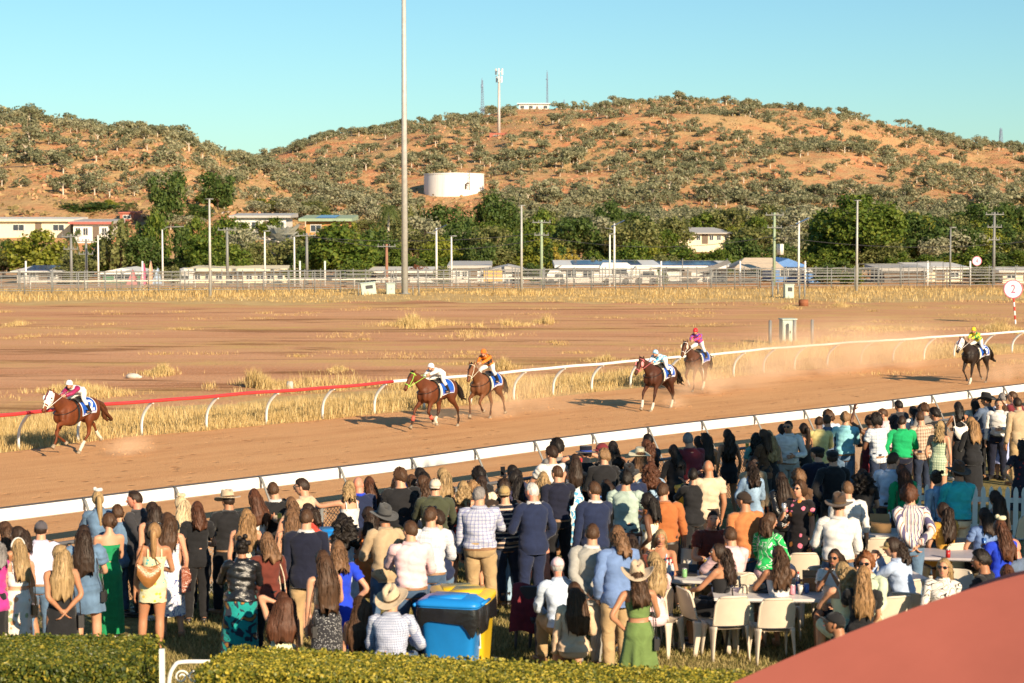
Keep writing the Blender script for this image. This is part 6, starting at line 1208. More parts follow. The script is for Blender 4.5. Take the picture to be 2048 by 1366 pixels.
    m2 = MB(); m2.grid(patch_(.18, .27, -pi, pi, .014, 3, 40)); bp = smooth_path([(-.27, .2, 1.42), (-.29, .5, 1.30), (-.20, .80, 1.22), (0, .89, 1.20), (.20, .80, 1.22), (.29, .5, 1.30), (.27, .2, 1.42)], 5); m2.tube(bp, [(.008, .022)] * len(bp), 6, flat=(0, 0, 1)); m2.build('girth', girth, root)
    # bridle, reins, blinkers
    def headring(d, grow): j = int(np.clip((d + .05) / .67 * (len(hr) - 1), 0, len(hr) - 1)); return tube_grid(hr[[max(0, j - 1), j, min(len(hr) - 1, j + 1)], :3], hr[[max(0, j - 1), j, min(len(hr) - 1, j + 1)], 3:] + grow, 20, tuple(Rt @ np.array([1., 0, 0])))[1]
    m2 = MB()
    for d in (.36, .02): R0 = headring(d, .012); m2.tube(np.vstack([R0, R0[:1]]), .011, 5)
    for sx in (-1, 1): m2.tube([pl + Rt @ np.array([sx * .085, .0, .06]), pl + hd * .2 + Rt @ np.array([sx * .100, 0, 0]), pl + hd * .50 + Rt @ np.array([sx * .066, 0, 0]) - fwd * .01], .010, 5)
    br = m2.build('bridle', bridle, root)
    m2 = MB()
    for sx in (-1, 1): m2.tube([pl + hd * .50 + Rt @ np.array([sx * .07, 0, 0]), pl * .45 + np.array([sx * .15, .44, .86]), np.array([sx * .07, .52, 1.80])], .008, 5)
    m2.build('reins', bridle if bridle is not M_STRAP else M_STRAP, root)
    if cheek:
        for sx in (-1, 1): m2 = MB(); m2.ball(pl + hd * .17 + Rt @ np.array([sx * .12, 0, 0]) + fwd * .03, (.04, .085, .10), 12, 8, 0, Rt); m2.build('blinker', cheek, root)
    if hood:
        m2 = MB(); jj = [j for j in range(len(hr)) if j <= len(hr) * .52]; m2.grid(tube_grid(hr[jj, :3], hr[jj, 3:] + .016, 20, tuple(Rt @ np.array([1., 0, 0]))), 0, True)
        for sx in (-1, 1): m2.ball(pl + hd * .16 + Rt @ np.array([sx * .115, 0, 0]) + fwd * .03, (.045, .085, .09), 12, 8, 0, Rt)
        hm = m2.build('hood', hood, root)
        for sx in (-1, 1): m2 = MB(); m2.ball(pl + hd * .165 + Rt @ np.array([sx * .146, .02, 0]) + fwd * .05, (.016, .034, .036), 10, 8, 0, Rt); m2.build('blinker_cup', M_EYE, hm)
        m2 = MB(); m2.tube([pl + hd * d + fwd * w for d, w in ((-.02, .125), (.10, .148), (.20, .146), (.28, .125))], [(.022, .006)] * 4, 6, flat=tuple(Rt @ np.array([1., 0, 0]))); m2.build('hood_stripe', plain('hood_maroon', (.16, .03, .07), .7), hm)
    if blaze: m2 = MB(); m2.tube([pl + hd * d + fwd * w for d, w in ((.30, .105), (.40, .088), (.52, .076))], [(.022, .006), (.018, .006), (.022, .006)], 6, flat=tuple(Rt @ np.array([1., 0, 0]))); m2.build('blaze', M_SOCK, root)
    return root
def jockey(hroot, label, silk, sleeves, cap, pom, breech=None, lean=(1.15, 1.38), head=(.0, -.25), up=-.03, tone='fair', arms=('rein', 'rein'), whip=False, vest=None):
    h = 1.60; F = Fig(h, 'm', .86, 'ride', arms, lean, head, int(hroot.location.x * 100) % 9999); s_ = hroot.scale[0]; yaw = hroot.rotation_euler.z
    loc = Vector(hroot.location) + Matrix.Rotation(yaw, 3, 'Z') @ Vector((0, -.30, 1.80 + up)) * s_
    root = empty('person', loc, yaw); root.scale = (s_,) * 3; tag(root, label, 'jockey', 'jockeys riding the race')
    make_body(F, tone, root, True, (1.4, 1.4)); o = garment(F, root, 'silks', silk); o.name = 'racing_silks'
    if sleeves is not None: m2 = MB(); sleeve(m2, F, 1.97, .022, 0, 0, .001); m2.build('sleeves', sleeves, root)
    if vest is not None: m2 = MB(); m2.grid(F.rings(.09, .29, 20, .032, 28, .002), 0, True); m2.build('vest', vest, root)
    legs_cloth(F, root, 'breeches', breech or cloth('plain', (.78, .75, .70))); shoes(F, root, M_SADDLE, 'riding_boot'); hat(F, root, 'helmet', cap, pom, -.1); sunglasses(F, root)
    for sd in (-1, 1):
        m2 = MB(); A = F.leg[sd][2]; m2.tube([A + [0, .04, -.02], A + [-sd * .02, .06, .16], F.hip + [sd * .16, .12, -.16]], .009, 5); m2.tube([A + [-.06, .07, -.055], A + [.06, .07, -.055]], .012, 5)
        m2.build('stirrup', M_GALV, root)
    if whip: T = F.arm[-1][2]; m2 = MB(); m2.tube([T + [0, -.02, .05], T + [.08, .1, -.15], T + [.18, .25, -.42]] if whip == 1 else [T, T + [.22, .12, .02], T + [.44, .2, -.06]], [.010, .008, .004], 5); m2.build('whip', M_EYE, root)
    return root
TH = atan2(TV[0], -TV[1])   # heading of the field: towards the left and the camera
WHITE = cloth('satin', (.78, .77, .78)); MAROON = cloth('satin', (.30, .02, .09))
H1 = horse(152, 907, TH + .10, 'lead', 'leading chestnut racehorse wearing a white hood and number 2', coat('chestnut_coat', (.135, .036, .012), None), None, M_TAILC, '2', -.02, 1.0, socks=(0 + 2, 3), hood=plain('hood_white', (.76, .74, .72), .7), girth=M_SADDLE, headturn=.0, bridle=plain('white_tack', (.72, .69, .66), .6), blaze=True, pole_white=False)
jockey(H1, 'jockey in white silks with maroon sleeves and white cap', WHITE, MAROON, plain('cap_white', (.80, .79, .80), .4), M_STRAP, head=(.15, -.2), whip=1)
H2 = horse(872, 858, TH - .06, 'push', 'bay racehorse with lime green noseband and red leg bandages', coat('bay_coat', (.115, .034, .013), (.03, .014, .009)), None, M_TAILK, '', .0, 1.0, bridle=plain('lime_tack', (.35, .72, .10), .6), bandage=plain('red_bandage', (.72, .12, .08), .7), socks=(3,), headturn=-.15)
jockey(H2, 'jockey all in white crouching with one elbow out', WHITE, None, plain('cap_white', (.80, .79, .80), .4), None, head=(-.15, -.25), whip=2, arms=('reach', 'rein'))
H3 = horse(972, 840, TH + .05, 'fold', 'light bay racehorse with pale bridle and number 1', coat('light_bay_coat', (.15, .058, .025), (.06, .025, .014)), None, M_TAILK, '1', .06, 1.0, bridle=plain('cream_tack', (.70, .62, .48), .6), headturn=.1)
jockey(H3, 'jockey with orange cap, orange sleeves and black vest', cloth('satin', (.75, .20, .02)), None, cloth('floral', (.75, .16, .02), (.8, .4, .05), (.8, .25, .02), 30, .3), None, vest=cloth('satin', (.03, .03, .035)), lean=(.75, 1.05), head=(0, -.15), up=.06)
H4 = horse(1318, 819, TH - .08, 'canter', 'dark bay racehorse with pink cheek pad and number 9', coat('dark_bay_coat', (.062, .021, .011), (.03, .014, .010)), None, M_TAILK, '9', -.02, 1.0, bridle=plain('pink_tack', (.62, .16, .18), .6), cheek=plain('pink_pad', (.72, .25, .25), .8), socks=(0, 1, 2), headturn=-.1)
jockey(H4, 'jockey in sky blue and white silks with blue and white cap', cloth('camo', (.05, .38, .66), (.70, .78, .82), (.04, .22, .5), 6), None, cloth('camo', (.75, .78, .80), (.10, .45, .75), (.7, .75, .8), 9), None, head=(-.1, -.3))
H5 = horse(1393, 781, TH + .02, 'drive', 'brown racehorse running on the rail behind number 9', coat('brown_coat', (.080, .030, .016), (.04, .018, .012)), None, M_TAILK, '', .08, 1.0, bridle=plain('white_tack', (.72, .69, .66), .6), cheek=plain('cream_pad', (.66, .52, .40), .8), socks=(1, 2))
jockey(H5, 'jockey in red and purple silks with red cap', cloth('camo', (.70, .035, .03), (.12, .07, .45), (.72, .10, .06), 7), None, plain('cap_red', (.68, .02, .03), .4), None, lean=(.6, .95), head=(0, -.15), up=.08)
H6 = horse(1950, 767, TH + -.22, 'stride', 'almost black racehorse with white hood last in the field', coat('black_coat', (.020, .013, .010), (.02, .012, .010)), None, M_TAILK, '5', .0, 1.0, hood=plain('hood_white', (.76, .74, .72), .7), bridle=plain('white_tack', (.72, .69, .66), .6), blaze=True, socks=(0,))
jockey(H6, 'jockey in green silks with yellow shoulders and yellow cap', cloth('camo', (.03, .30, .07), (.70, .58, .04), (.02, .22, .06), 5), None, plain('cap_yellow', (.80, .55, .02), .4), M_RED, lean=(.75, 1.0), head=(0, -.2))
# ------------------------------------------------------------------ the crowd on the lawn
def pl_(r, g, b): return cloth('plain', (r, g, b))
K = dict(black=pl_(.014, .014, .016), char=pl_(.035, .035, .04), white=pl_(.66, .64, .61), cream=pl_(.70, .60, .44), navy=pl_(.014, .022, .060), dnavy=pl_(.010, .012, .028), blue=pl_(.015, .05, .55), lblue=pl_(.42, .52, .70), pblue=pl_(.52, .60, .72), cblue=pl_(.14, .22, .42), lav=pl_(.60, .60, .78), dlav=pl_(.36, .42, .72),
 pink=pl_(.74, .50, .52), magenta=pl_(.5, .04, .25), salmon=pl_(.75, .28, .18), orange=pl_(.66, .20, .05), rust=pl_(.40, .13, .04), bornge=pl_(.46, .17, .06), red=pl_(.62, .05, .03), maroon=pl_(.16, .022, .03), maroon2=pl_(.13, .03, .02), brown=pl_(.10, .05, .025), dbrown=pl_(.035, .022, .016), khaki=pl_(.42, .29, .15), tan=pl_(.42, .31, .19), beige=pl_(.64, .46, .30), sand=pl_(.60, .47, .33), green=pl_(.012, .24, .09), emerald=pl_(.008, .33, .11), olive=pl_(.055, .062, .035), leaf=pl_(.13, .20, .06), mint=pl_(.38, .48, .42), teal=pl_(.12, .30, .27), turq=pl_(.03, .42, .46), aqua=pl_(.25, .55, .62), pgreen=pl_(.50, .58, .42), pyel=pl_(.60, .52, .22), lemon=pl_(.78, .74, .48), mustard=cloth('floral', (.52, .27, .04), (.6, .4, .12), (.4, .18, .03), 26, .25), grey=pl_(.20, .19, .18), lgrey=pl_(.34, .33, .30), slate=pl_(.10, .14, .22),
 denim=cloth('denim', (.10, .17, .27)), jean=cloth('denim', (.055, .10, .18)), djean=cloth('denim', (.02, .03, .06)), ldenim=cloth('denim', (.26, .38, .52)), vinyl=cloth('leather', (.012, .012, .013)), tanleather=cloth('leather', (.30, .13, .04)), rustleather=cloth('leather', (.25, .07, .035)), blackleather=M_SADDLE, whiteleather=cloth('leather', (.7, .67, .62)),
 plaid=cloth('plaid', (.52, .54, .60), (.13, .15, .36), (.25, .25, .45), 20), grid=cloth('plaid', (.70, .70, .71), (.45, .45, .52), (.30, .33, .42), 17), check=cloth('plaid', (.50, .54, .64), (.10, .13, .28), (.5, .5, .6), 36), bplaid=cloth('plaid', (.46, .34, .24), (.16, .10, .07), (.75, .68, .58), 15), gcheck=cloth('plaid', (.55, .60, .42), (.05, .16, .10), (.10, .25, .15), 20), wplaid=cloth('plaid', (.70, .72, .74), (.20, .26, .36), (.3, .35, .4), 14), stripe=cloth('stripe', (.66, .60, .56), (.10, .09, .18), (.42, .18, .12), 15), hstripe=cloth('hstripe', (.015, .018, .035), (.55, .42, .32), 15),
 floY=cloth('floral', (.62, .60, .38), (.62, .45, .06), (.10, .42, .44), 14, .40), floW=cloth('floral', (.70, .62, .54), (.55, .28, .14), (.30, .36, .20), 9, .42), floB=cloth('floral', (.012, .010, .012), (.80, .20, .30), (.85, .30, .05), 7.5, .40), floG=cloth('floral', (.34, .48, .28), (.62, .68, .52), (.5, .6, .4), 28, .3), floR=cloth('floral', (.02, .018, .03), (.30, .03, .03), (.4, .1, .05), 12, .35), floWh=cloth('floral', (.72, .68, .62), (.6, .45, .3), (.75, .72, .7), 14, .3), swirl=cloth('swirl', (.74, .74, .76), (.08, .12, .34), 6.5), gswirl=cloth('swirl', (.02, .42, .10), (.75, .78, .72), 4.2), bwswirl=cloth('swirl', (.70, .66, .60), (.03, .03, .03), 5.0), gem=cloth('camo', (.02, .03, .05), (.01, .28, .26), (.32, .15, .03), 5.0), blotch=cloth('camo', (.10, .36, .60), (.70, .72, .72), (.15, .45, .70), 7), floN=cloth('floral', (.03, .03, .07), (.5, .1, .2), (.45, .45, .5), 18, .25), dots=cloth('dots', (.03, .03, .035), (.5, .5, .5), 55), brownprint=cloth('floral', (.10, .055, .04), (.45, .32, .24), (.35, .2, .15), 22, .3), paisley=cloth('floral', (.03, .02, .03), (.22, .04, .05), (.05, .05, .12), 16, .35), yprint=cloth('floral', (.72, .66, .52), (.65, .38, .03), (.7, .5, .2), 13, .38), bwprint=cloth('swirl', (.03, .03, .03), (.7, .7, .7), 7.0), gskirt=cloth('plain', (.40, .40, .36)), hatbeige=pl_(.55, .43, .29), hatgrey=pl_(.075, .075, .075), hatbrown=pl_(.065, .038, .025), hatcream=pl_(.72, .64, .42), hatsand=pl_(.52, .40, .27), band=pl_(.10, .06, .03), bandblue=pl_(.03, .06, .32), gcap=pl_(.09, .08, .09), tancap=pl_(.38, .26, .11), creamcap=pl_(.62, .54, .42))
M_SHOEB = plain('black_shoe', (.018, .016, .015), .4, .5); M_SHOET = plain('tan_shoe', (.26, .14, .07), .5); M_SHOEW = plain('white_shoe', (.66, .64, .60), .5)
NP = [0]
def bag(F, root, kind, mat, sd=1):
    h = F.h; c, f = F.frame(.06); w, dp, o = F.sec(.06); p = c + np.array([sd * (w + .05), o - .06, -.04 * h]); mb = MB()
    if kind == 'hobo':
        p = c + np.array([sd * w * .55, o - dp - .09, .07]); P = []
        for t_ in np.linspace(0, 1, 9): P.append([(p[0] + (q - .5) * .30, p[1] - .05 * sin(pi * t_) * sin(pi * (.1 + .8 * q)), p[2] + .16 - t_ * .26 * (.55 + .45 * sin(pi * q)) - .05 * sin(pi * q)) for q in np.linspace(0, 1, 10)])
        P = np.array(P); mb.grid(P); P2 = P.copy(); P2[:, :, 1] = 2 * p[1] + .06 - P[:, :, 1]; mb.grid(P2); top = F.frame(.29)[0] + np.array([sd * .07 * h, 0, .02])
        b = mb.build('handbag', mat, None); m2 = MB(); m2.tube(smooth_path([p + [-.14, 0, .15], top + [-.03, -.03, .0], top + [.0, .04, .0], p + [.14, 0, .15]], 4), .009, 5); m2.build('strap', mat, b)
    else:
        sz = {'box': (.07, .22, .15), 'tote': (.12, .34, .30), 'small': (.06, .17, .13)}[kind]; mb.box(p + [0, 0, -.12], sz, 0, None, .86); mb.box(p + [sd * (sz[0] / 2 + .004), 0, -.10], (.012, sz[1] * .8, sz[2] * .5)); b = mb.build('handbag', mat, None, False)
        top = F.frame(.295)[0] + np.array([sd * .065 * h, 0, .018]); m2 = MB(); m2.tube(smooth_path([p + [0, -sz[1] * .4, -.06], (p + top) / 2 + [sd * .02, -.09, 0], top, (p + top) / 2 + [sd * .02, .10, 0], p + [0, sz[1] * .4, -.06]], 4), .007, 5); m2.build('strap', mat, b)
    return b
def place_held(o, root, label, cat): o.location = root.location; o.rotation_euler = root.rotation_euler; tag(o, label, cat)
def q(x, y, sex, yaw, tone, label, top, bot='', hr='short:brown', arms='front,front', pose='stand', h=0, b=1.0, hat_=None, sg=None, lean=None, head=None, bg=None, shoe=None, dy=0, inner=None, over=None, dz=0.0, cup=None, phone=False, seat=.46, face=True):
    NP[0] += 1; r = random.Random(NP[0] * 31 + 5); h = h or (r.uniform(1.74, 1.84) if sex == 'm' else r.uniform(1.65, 1.73)); hh = {'stand': .985 * h, 'walk': h, 'sit': seat + .095 * h / 1.7 + .47 * h, 'low': .13 + .47 * h}[pose]
    p = at_lawn(x, y + dy, hh + dz); yw = R(yaw + r.uniform(-16, 16) * (pose == 'stand'))
    if arms == 'front,front' and pose == 'stand': arms = r.choice(['front,front', 'front,down', 'fold,fold', 'down,front', 'drink,front', 'front,drink', 'hip,front', 'pocket,front', 'behind,behind', 'down,down', 'front,hip', 'down,drink'])
    if isinstance(arms, str) and arms.endswith('drink') and not cup and not phone: cup = r.choice(['red', 'gold', 'silver', 'white', 'blue']) + '|can held by the ' + ' '.join(label.split()[:11])
    root = empty('person', p + [0, 0, dz], yw); tag(root, label, 'person', 'race day crowd on the lawn')
    root.rotation_euler = (0, r.uniform(-.05, .05), yw); hd = head or (r.uniform(-.45, .6), r.uniform(-.2, .08)); A = tuple(arms.split(',')) if isinstance(arms, str) else arms
    F = Fig(h, sex, b, pose, A, lean or (r.uniform(-.02, .05), r.uniform(-.01, .07)), hd, NP[0] * 17 + 3, seat); make_body(F, tone, root, face, (r.uniform(.3, .9), r.uniform(.3, .9)))
    k, _, m = top.partition(':'); inn = K[inner] if inner else None
    if k.startswith('dress'):
        _, kind = k.split('-'); m, *pr = m.split(':'); pr = [float(v) for v in pr]; dress(F, root, kind, K[m], *pr)
    elif m: garment(F, root, k, K[m], inn)
    if over: k2, _, m2 = over.partition(':'); garment(F, root, k2, K[m2])
    if bot:
        k, m, *pr = bot.split(':'); pr = [float(v) for v in pr]
        if k == 'skirt': skirt(F, root, K[m], *pr)
        else: legs_cloth(F, root, k, K[m])
        if k in ('jeans', 'trousers') and sex == 'm' and pose == 'stand': mb = MB(); mb.grid(F.rings(.008, .030, 2, .021, 24, 0), 0, True); mb.build('belt', M_SHOET if r.random() < .5 else M_SHOEB, root)
    shoes(F, root, K[shoe] if shoe else (r.choice([M_SHOEB, M_SHOET]) if sex == 'm' else r.choice([M_SHOEB, M_SHOET, M_SHOEW])), 'boot' if bot.startswith('jeans') and sex == 'm' else 'shoe')
    if hr:
        st, cl, *ln = hr.split(':'); hair(F, root, st, cl, float(ln[0]) if ln else .3, float(ln[1]) if len(ln) > 1 else 1.0)
    if hat_: k, m, *bn = hat_.split(':'); hat(F, root, k, K[m], K[bn[0]] if bn else None, float(bn[1]) if len(bn) > 1 else 0.0)
    if sg: sunglasses(F, root, sg == 'up')
    if bg: k, m, sd, lb = bg.split('|'); o = bag(F, root, k, K[m], int(sd)); place_held(o, root, lb, 'handbag')
    for nm, v in (('cup', cup), ('phone', phone)):
        if not v: continue
        T = F.arm[1][2] + unit(F.arm[1][2] - F.arm[1][1]) * .09 + [-.01, .02, .02]; mb = MB()
        if nm == 'cup': mb.tube([T - [0, 0, .05], T + [0, 0, .07]], [.030, .034], 12); mb.tube([T + [0, 0, .07], T + [0, 0, .078]], [.034, .028], 12); o = mb.build('drink_can', CANM[v.split('|')[0]])
        else: mb.box(T + [0, .01, .06], (.075, .010, .15)); mb.box(T + [0, .003, .06], (.068, .004, .138), 1); o = mb.build('phone', [M_EYE, M_BLACKGLASS], None, False)
        place_held(o, root, v.split('|')[-1], 'drink' if nm == 'cup' else 'phone')
    return root
CANM = {'red': plain('red_can', (.50, .03, .03), .3, .5, .3), 'gold': plain('gold_can', (.60, .42, .05), .3, .5, .3), 'silver': plain('silver_can', (.6, .6, .6), .25, .5, .6), 'white': plain('white_can', (.72, .72, .70), .35), 'blue': plain('blue_can', (.06, .16, .45), .3, .5, .3), 'pink': plain('pink_can', (.65, .25, .32), .35), 'green': plain('green_can', (.20, .42, .18), .35), 'clear': plain('clear_cup', (.55, .55, .52), .15, .6)}
# x, y of the top of the head (or hat) in the photograph; then who it is
q(-16, 1079, 'f', 40, 'fair', 'woman in magenta top cut by the left edge of the picture', 'tee:magenta', 'skirt:black:.3', 'bob:grey:.16', 'down,down', face=False)
q(25, 1077, 'f', 25, 'fair', 'woman with white crop top, leaf print skirt and white headband over blonde hair', 'crop:white', 'skirt:floW:.06:.10:.02', 'long:blonde:.30', 'down,front', hat_='headband:white', bg='small|tanleather|1|small tan handbag on a long strap beside the leaf print skirt')
q(24, 1041, 'f', 30, 'fair', 'brown haired woman standing behind the woman with the white headband', 'tank:pink', 'skirt:black:.3', 'long:brown:.24')
q(51, 1051, 'f', 35, 'tan', 'bare shouldered woman with dark bob left of the grey cap', 'strapless:orange', 'skirt:black:.3', 'bob:dark:.13')
q(73, 1041, 'm', 20, 'fair', 'man in grey cap, pale lavender shirt and blue jeans', 'shirt:lav', 'jeans:denim', 'crop:dark', hat_='cap:gcap')
q(120, 1090, 'f', 20, 'tan', 'blonde woman in open backed black dress with black shoulder bag', 'dress-strap:black:.05:.13:.012', '', 'long:blonde:.31', 'front,front', bg='box|blackleather|1|black shoulder bag against the black dress')
q(176, 1050, 'f', 15, 'fair', 'woman in short belted denim dress with very long dark hair', 'dress-puffs:denim:.34:.09:.006', '', 'long:dark:.30', 'front,front', b=1.18, bg='small|blackleather|1|black quilted bag hanging on a strap by the denim dress')
q(215, 1026, 'f', 30, 'fair', 'woman in long strapless green dress with hair in a low bun', 'dress-strapless:green:.04:.07:.008', '', 'bun:brown', 'front,front')
q(207, 981, 'f', 25, 'fair', 'woman with white scrunchie, blonde ponytail and oversized denim jacket at the fence', 'coat:denim', 'jeans:jean', 'pony:blonde:.26', 'rail,rail', dz=.12, hat_='fascinator:white')
q(241, 1010, 'f', 60, 'fair', 'short brown haired woman in denim leaning at the fence', 'jacket:denim', 'jeans:jean', 'mess:brown', 'rail,rail', h=1.6)
q(281, 980, 'm', 62, 'red', 'stocky man in black shirt turning his face to the left', 'shirtout:char', 'trousers:black', 'short:dark', 'front,front', b=1.15, sg='up', head=(.55, 0))
q(316, 1003, 'f', 30, 'fair', 'dark haired woman right of the stocky man in black', 'tank:black', 'trousers:black', 'long:dark:.26')
q(298, 1046, 'f', 18, 'tan', 'woman in yellow and turquoise mini dress with mustard shoulder bag', 'dress-halter:floY:.40:.05:.004', '', 'pony:ombre:.16', 'down,front', bg='hobo|tanleather|-1|mustard tan bag slung across the floral mini dress', sg='up')
q(343, 1025, 'f', 22, 'fair', 'woman in long white dress with blue swirl print', 'dress-strap:swirl:.17:.05:.004', '', 'long:brown:.24', 'front,down', bg='tote|rustleather|1|rust coloured tote bag on the arm of the swirl dress')
q(372, 992, 'f', 28, 'fair', 'woman in black jumpsuit with long ash blonde hair and tan fascinator', 'knit:black', 'trousers:black', 'long:paleblonde:.30', 'down,front', hat_='fascinator:hatbeige')
q(389, 1003, 'f', 10, 'fair', 'dark red haired woman beside the tan fascinator', 'tee:black', 'trousers:black', 'bob:auburn:.14')
q(448, 970, 'm', 30, 'tan', 'man in big cream cowboy hat and black shirt', 'shirt:black', 'trousers:black', 'short:dark', 'front,front', b=1.05, hat_='akubra:hatsand:band:-.28', head=(.1, -.05), dy=14)
q(518, 977, 'f', 25, 'fair', 'woman with long auburn hair, white and navy top and thin straps', 'tank:white', 'skirt:navy:.25', 'long:auburn:.27', 'down,front')
q(555, 963, 'm', 40, 'fair', 'man in dark suit with white collar and sunglasses at the fence', 'jacket:black', 'trousers:black', 'short:brown', 'front,front', sg='on', inner='white')
q(607, 956, 'm', 75, 'fair', 'man in cream shirt and sunglasses looking left along the fence', 'shirtout:beige', 'trousers:khaki', 'short:dark', 'rail,front', sg='on', head=(.25, .05))
q(697, 961, 'f', 20, 'fair', 'blonde woman stretching one arm out to point at the horses', 'tank:white', 'skirt:black:.3', 'bob:blonde:.13', 'point,down')
q(490, 1018, 'f', 15, 'fair', 'woman with long wavy light brown hair and thin black straps', 'tank:cream', 'skirt:black:.3', 'wavy:ombre:.27', 'down,front')
q(473, 1077, 'f', 10, 'olive', 'woman in glossy black blouse and long peacock patterned skirt', 'blouse:vinyl', 'skirt:gem:.03:.06:.006', 'updo:black', 'drink,front', b=1.2, cup='gold|yellow drink can in the hand of the woman in glossy black')
q(533, 1065, 'f', 20, 'fair', 'woman in maroon top with light brown bob and cream strap', 'shirtout:maroon2', 'trousers:black', 'bob:lightbrown:.17', 'front,front', bg='small|cream|1|small cream bag on a strap over the maroon top')
q(586, 994, 'f', 25, 'fair', 'woman in white floral dress with wavy brown hair', 'dress-strap:floWh:.2:.1:.01', '', 'wavy:lightbrown:.20', 'front,drink', bg='box|blackleather|1|black bag beside the white floral dress')
q(625, 1007, 'f', 80, 'fair', 'woman in bright orange dress wearing sunglasses', 'dress-short:red:.3:.08', '', 'bob:dark:.15', 'front,front', sg='on')
q(590, 1016, 'f', 20, 'fair', 'light brown haired woman left of the navy blazer', 'tank:brown', 'skirt:black:.3', 'long:lightbrown:.28')
q(612, 1017, 'm', 14, 'fair', 'man in navy blazer and khaki trousers', 'blazer:dnavy', 'trousers:khaki', 'short:brown', 'down,down', inner='white', h=1.86)
q(652, 1101, 'f', 12, 'fair', 'woman with very long straight brown hair and black dotted skirt', 'crop:beige', 'skirt:dots:.05:.07:.01', 'long:brown:.36', 'down,front', bg='small|blackleather|-1|black purse hanging low beside the dotted skirt')
q(681, 1081, 'f', 10, 'fair', 'woman in royal blue dress with short brown bob', 'dress-short:blue:.06:.08:.01', '', 'bob:lightbrown:.15', 'hip,hip')
q(690, 1026, 'f', 18, 'fair', 'woman with big black curls in pale blue and white dress', 'dress-strap:pblue:.25:.08', '', 'curlylong:black:.25', 'front,front')
q(729, 1014, 'f', 15, 'fair', 'woman in sleeveless orange shift dress with dark hair', 'dress-strap:orange:.27:.04:.003', '', 'long:dark:.18', 'front,front')
q(765, 1004, 'm', 35, 'tan', 'man in grey cowboy hat, tan jacket and jeans', 'jacket:tan', 'jeans:jean', 'short:dark', 'front,front', hat_='akubra:hatgrey:black', dy=12, head=(.1, -.2), lean=(.02, .16))
q(717, 953, 'm', 22, 'red', 'bald man in navy jacket with bright blue collar', 'jacket:navy', 'trousers:navy', '', 'front,front', b=1.1, inner='blue')
q(744, 953, 'f', 30, 'fair', 'auburn haired woman in black top right of the bald man', 'tank:black', 'skirt:black:.3', 'long:auburn:.24')
q(786, 951, 'f', 20, 'fair', 'dark haired woman in white and green at the fence', 'tee:white', 'skirt:green:.3', 'long:dark:.2')
q(562, 1184, 'f', 5, 'fair', 'woman low in front of the hedge with her hand on her auburn hair', 'tank:lemon', 'skirt:lemon:.3', 'long:auburn:.36:1.35', 'hair,down', pose='sit', h=1.62, seat=.30)
q(728, 1191, 'f', 8, 'fair', 'woman in cream top low behind the hedge with long straight brown hair', 'tank:cream', 'skirt:cream:.3', 'long:brown:.33:1.3', 'down,down', pose='sit', h=1.62, seat=.28)
q(787, 1164, 'm', -12, 'fair', 'person in wide beige hat and small checked shirt', 'shirtout:check', 'jeans:jean', 'short:brown', 'front,front', pose='sit', hat_='akubra:hatbeige:band', dy=14, head=(-.2, -.45), lean=(.1, .25), seat=.34)
q(809, 936, 'm', 15, 'fair', 'tall man in black t-shirt with tousled brown hair', 'tee:black', 'trousers:black', 'mess:brown', 'front,front', b=1.15, h=1.88)
q(849, 934, 'f', 30, 'fair', 'woman with black hair beside the tall man in black t-shirt', 'tank:black', 'skirt:black:.3', 'long:black:.2')
q(827, 949, 'f', 15, 'fair', 'brown haired woman just right of the tall man in black', 'tank:white', 'skirt:black:.3', 'long:brown:.2')
q(843, 951, 'f', 35, 'fair', 'woman with wavy brown hair left of the cream cap', 'tank:white', 'skirt:white:.3', 'wavy:brown:.24')
q(867, 956, 'm', 12, 'fair', 'man in cream cap and olive shirt', 'shirtout:olive', 'trousers:black', 'crop:dark', 'front,front', hat_='capback:creamcap', b=1.1)
q(879, 936, 'f', 20, 'fair', 'woman with very long pale blonde hair in black strap top', 'tank:black', 'skirt:black:.3', 'long:blonde:.34', 'down,down')
q(924, 962, 'f', 10, 'fair', 'woman with short wavy blonde hair and bare shoulders', 'strapless:red', 'skirt:floR:.3', 'wavy:blonde:.16')
q(951, 961, 'f', 25, 'fair', 'woman with long honey hair and sunglasses on her head', 'tee:black', 'skirt:black:.3', 'long:ombre:.25', sg='up')
q(967, 935, 'f', 40, 'olive', 'woman with black curls leaning at the fence', 'tee:black', 'trousers:black', 'curly:black', 'rail,rail')
q(975, 951, 'f', 15, 'fair', 'dark haired woman behind the plaid shirt', 'tee:cream', 'skirt:black:.3', 'long:dark:.22')
q(997, 959, 'm', 20, 'fair', 'man in dark brown shirt and light jeans with curly dark hair', 'shirtout:dbrown', 'jeans:ldenim', 'mess:dark', 'front,front', h=1.84)
q(1021, 969, 'm', 25, 'fair', 'man in tan cap and navy striped jumper', 'knit:hstripe', 'jeans:djean', 'crop:dark', hat_='capback:tancap')
q(1031, 930, 'f', 15, 'fair', 'woman holding a phone up to film the race', 'tee:floN', 'skirt:black:.3', 'long:black:.24', 'phone,phone', phone='black phone held up by the dark haired woman at the fence')
q(1025, 944, 'f', 40, 'olive', 'black haired woman in patterned navy top', 'tee:floN', 'skirt:navy:.3', 'long:black:.22')
q(965, 973, 'm', 8, 'fair', 'heavy grey haired man in blue plaid shirt and khaki trousers', 'shirt:plaid', 'trousers:khaki', 'short:grey', 'front,front', b=1.24, h=1.84)
q(1060, 965, 'm', 18, 'red', 'white haired man in navy suit', 'blazer:navy', 'trousers:navy', 'crop:white', 'front,pocket', inner='white', h=1.86, b=1.05)
q(1083, 944, 'f', 10, 'fair', 'blonde woman in long salmon pink dress', 'dress-strap:salmon:.04:.10:.012', '', 'long:blonde:.30', 'front,front')
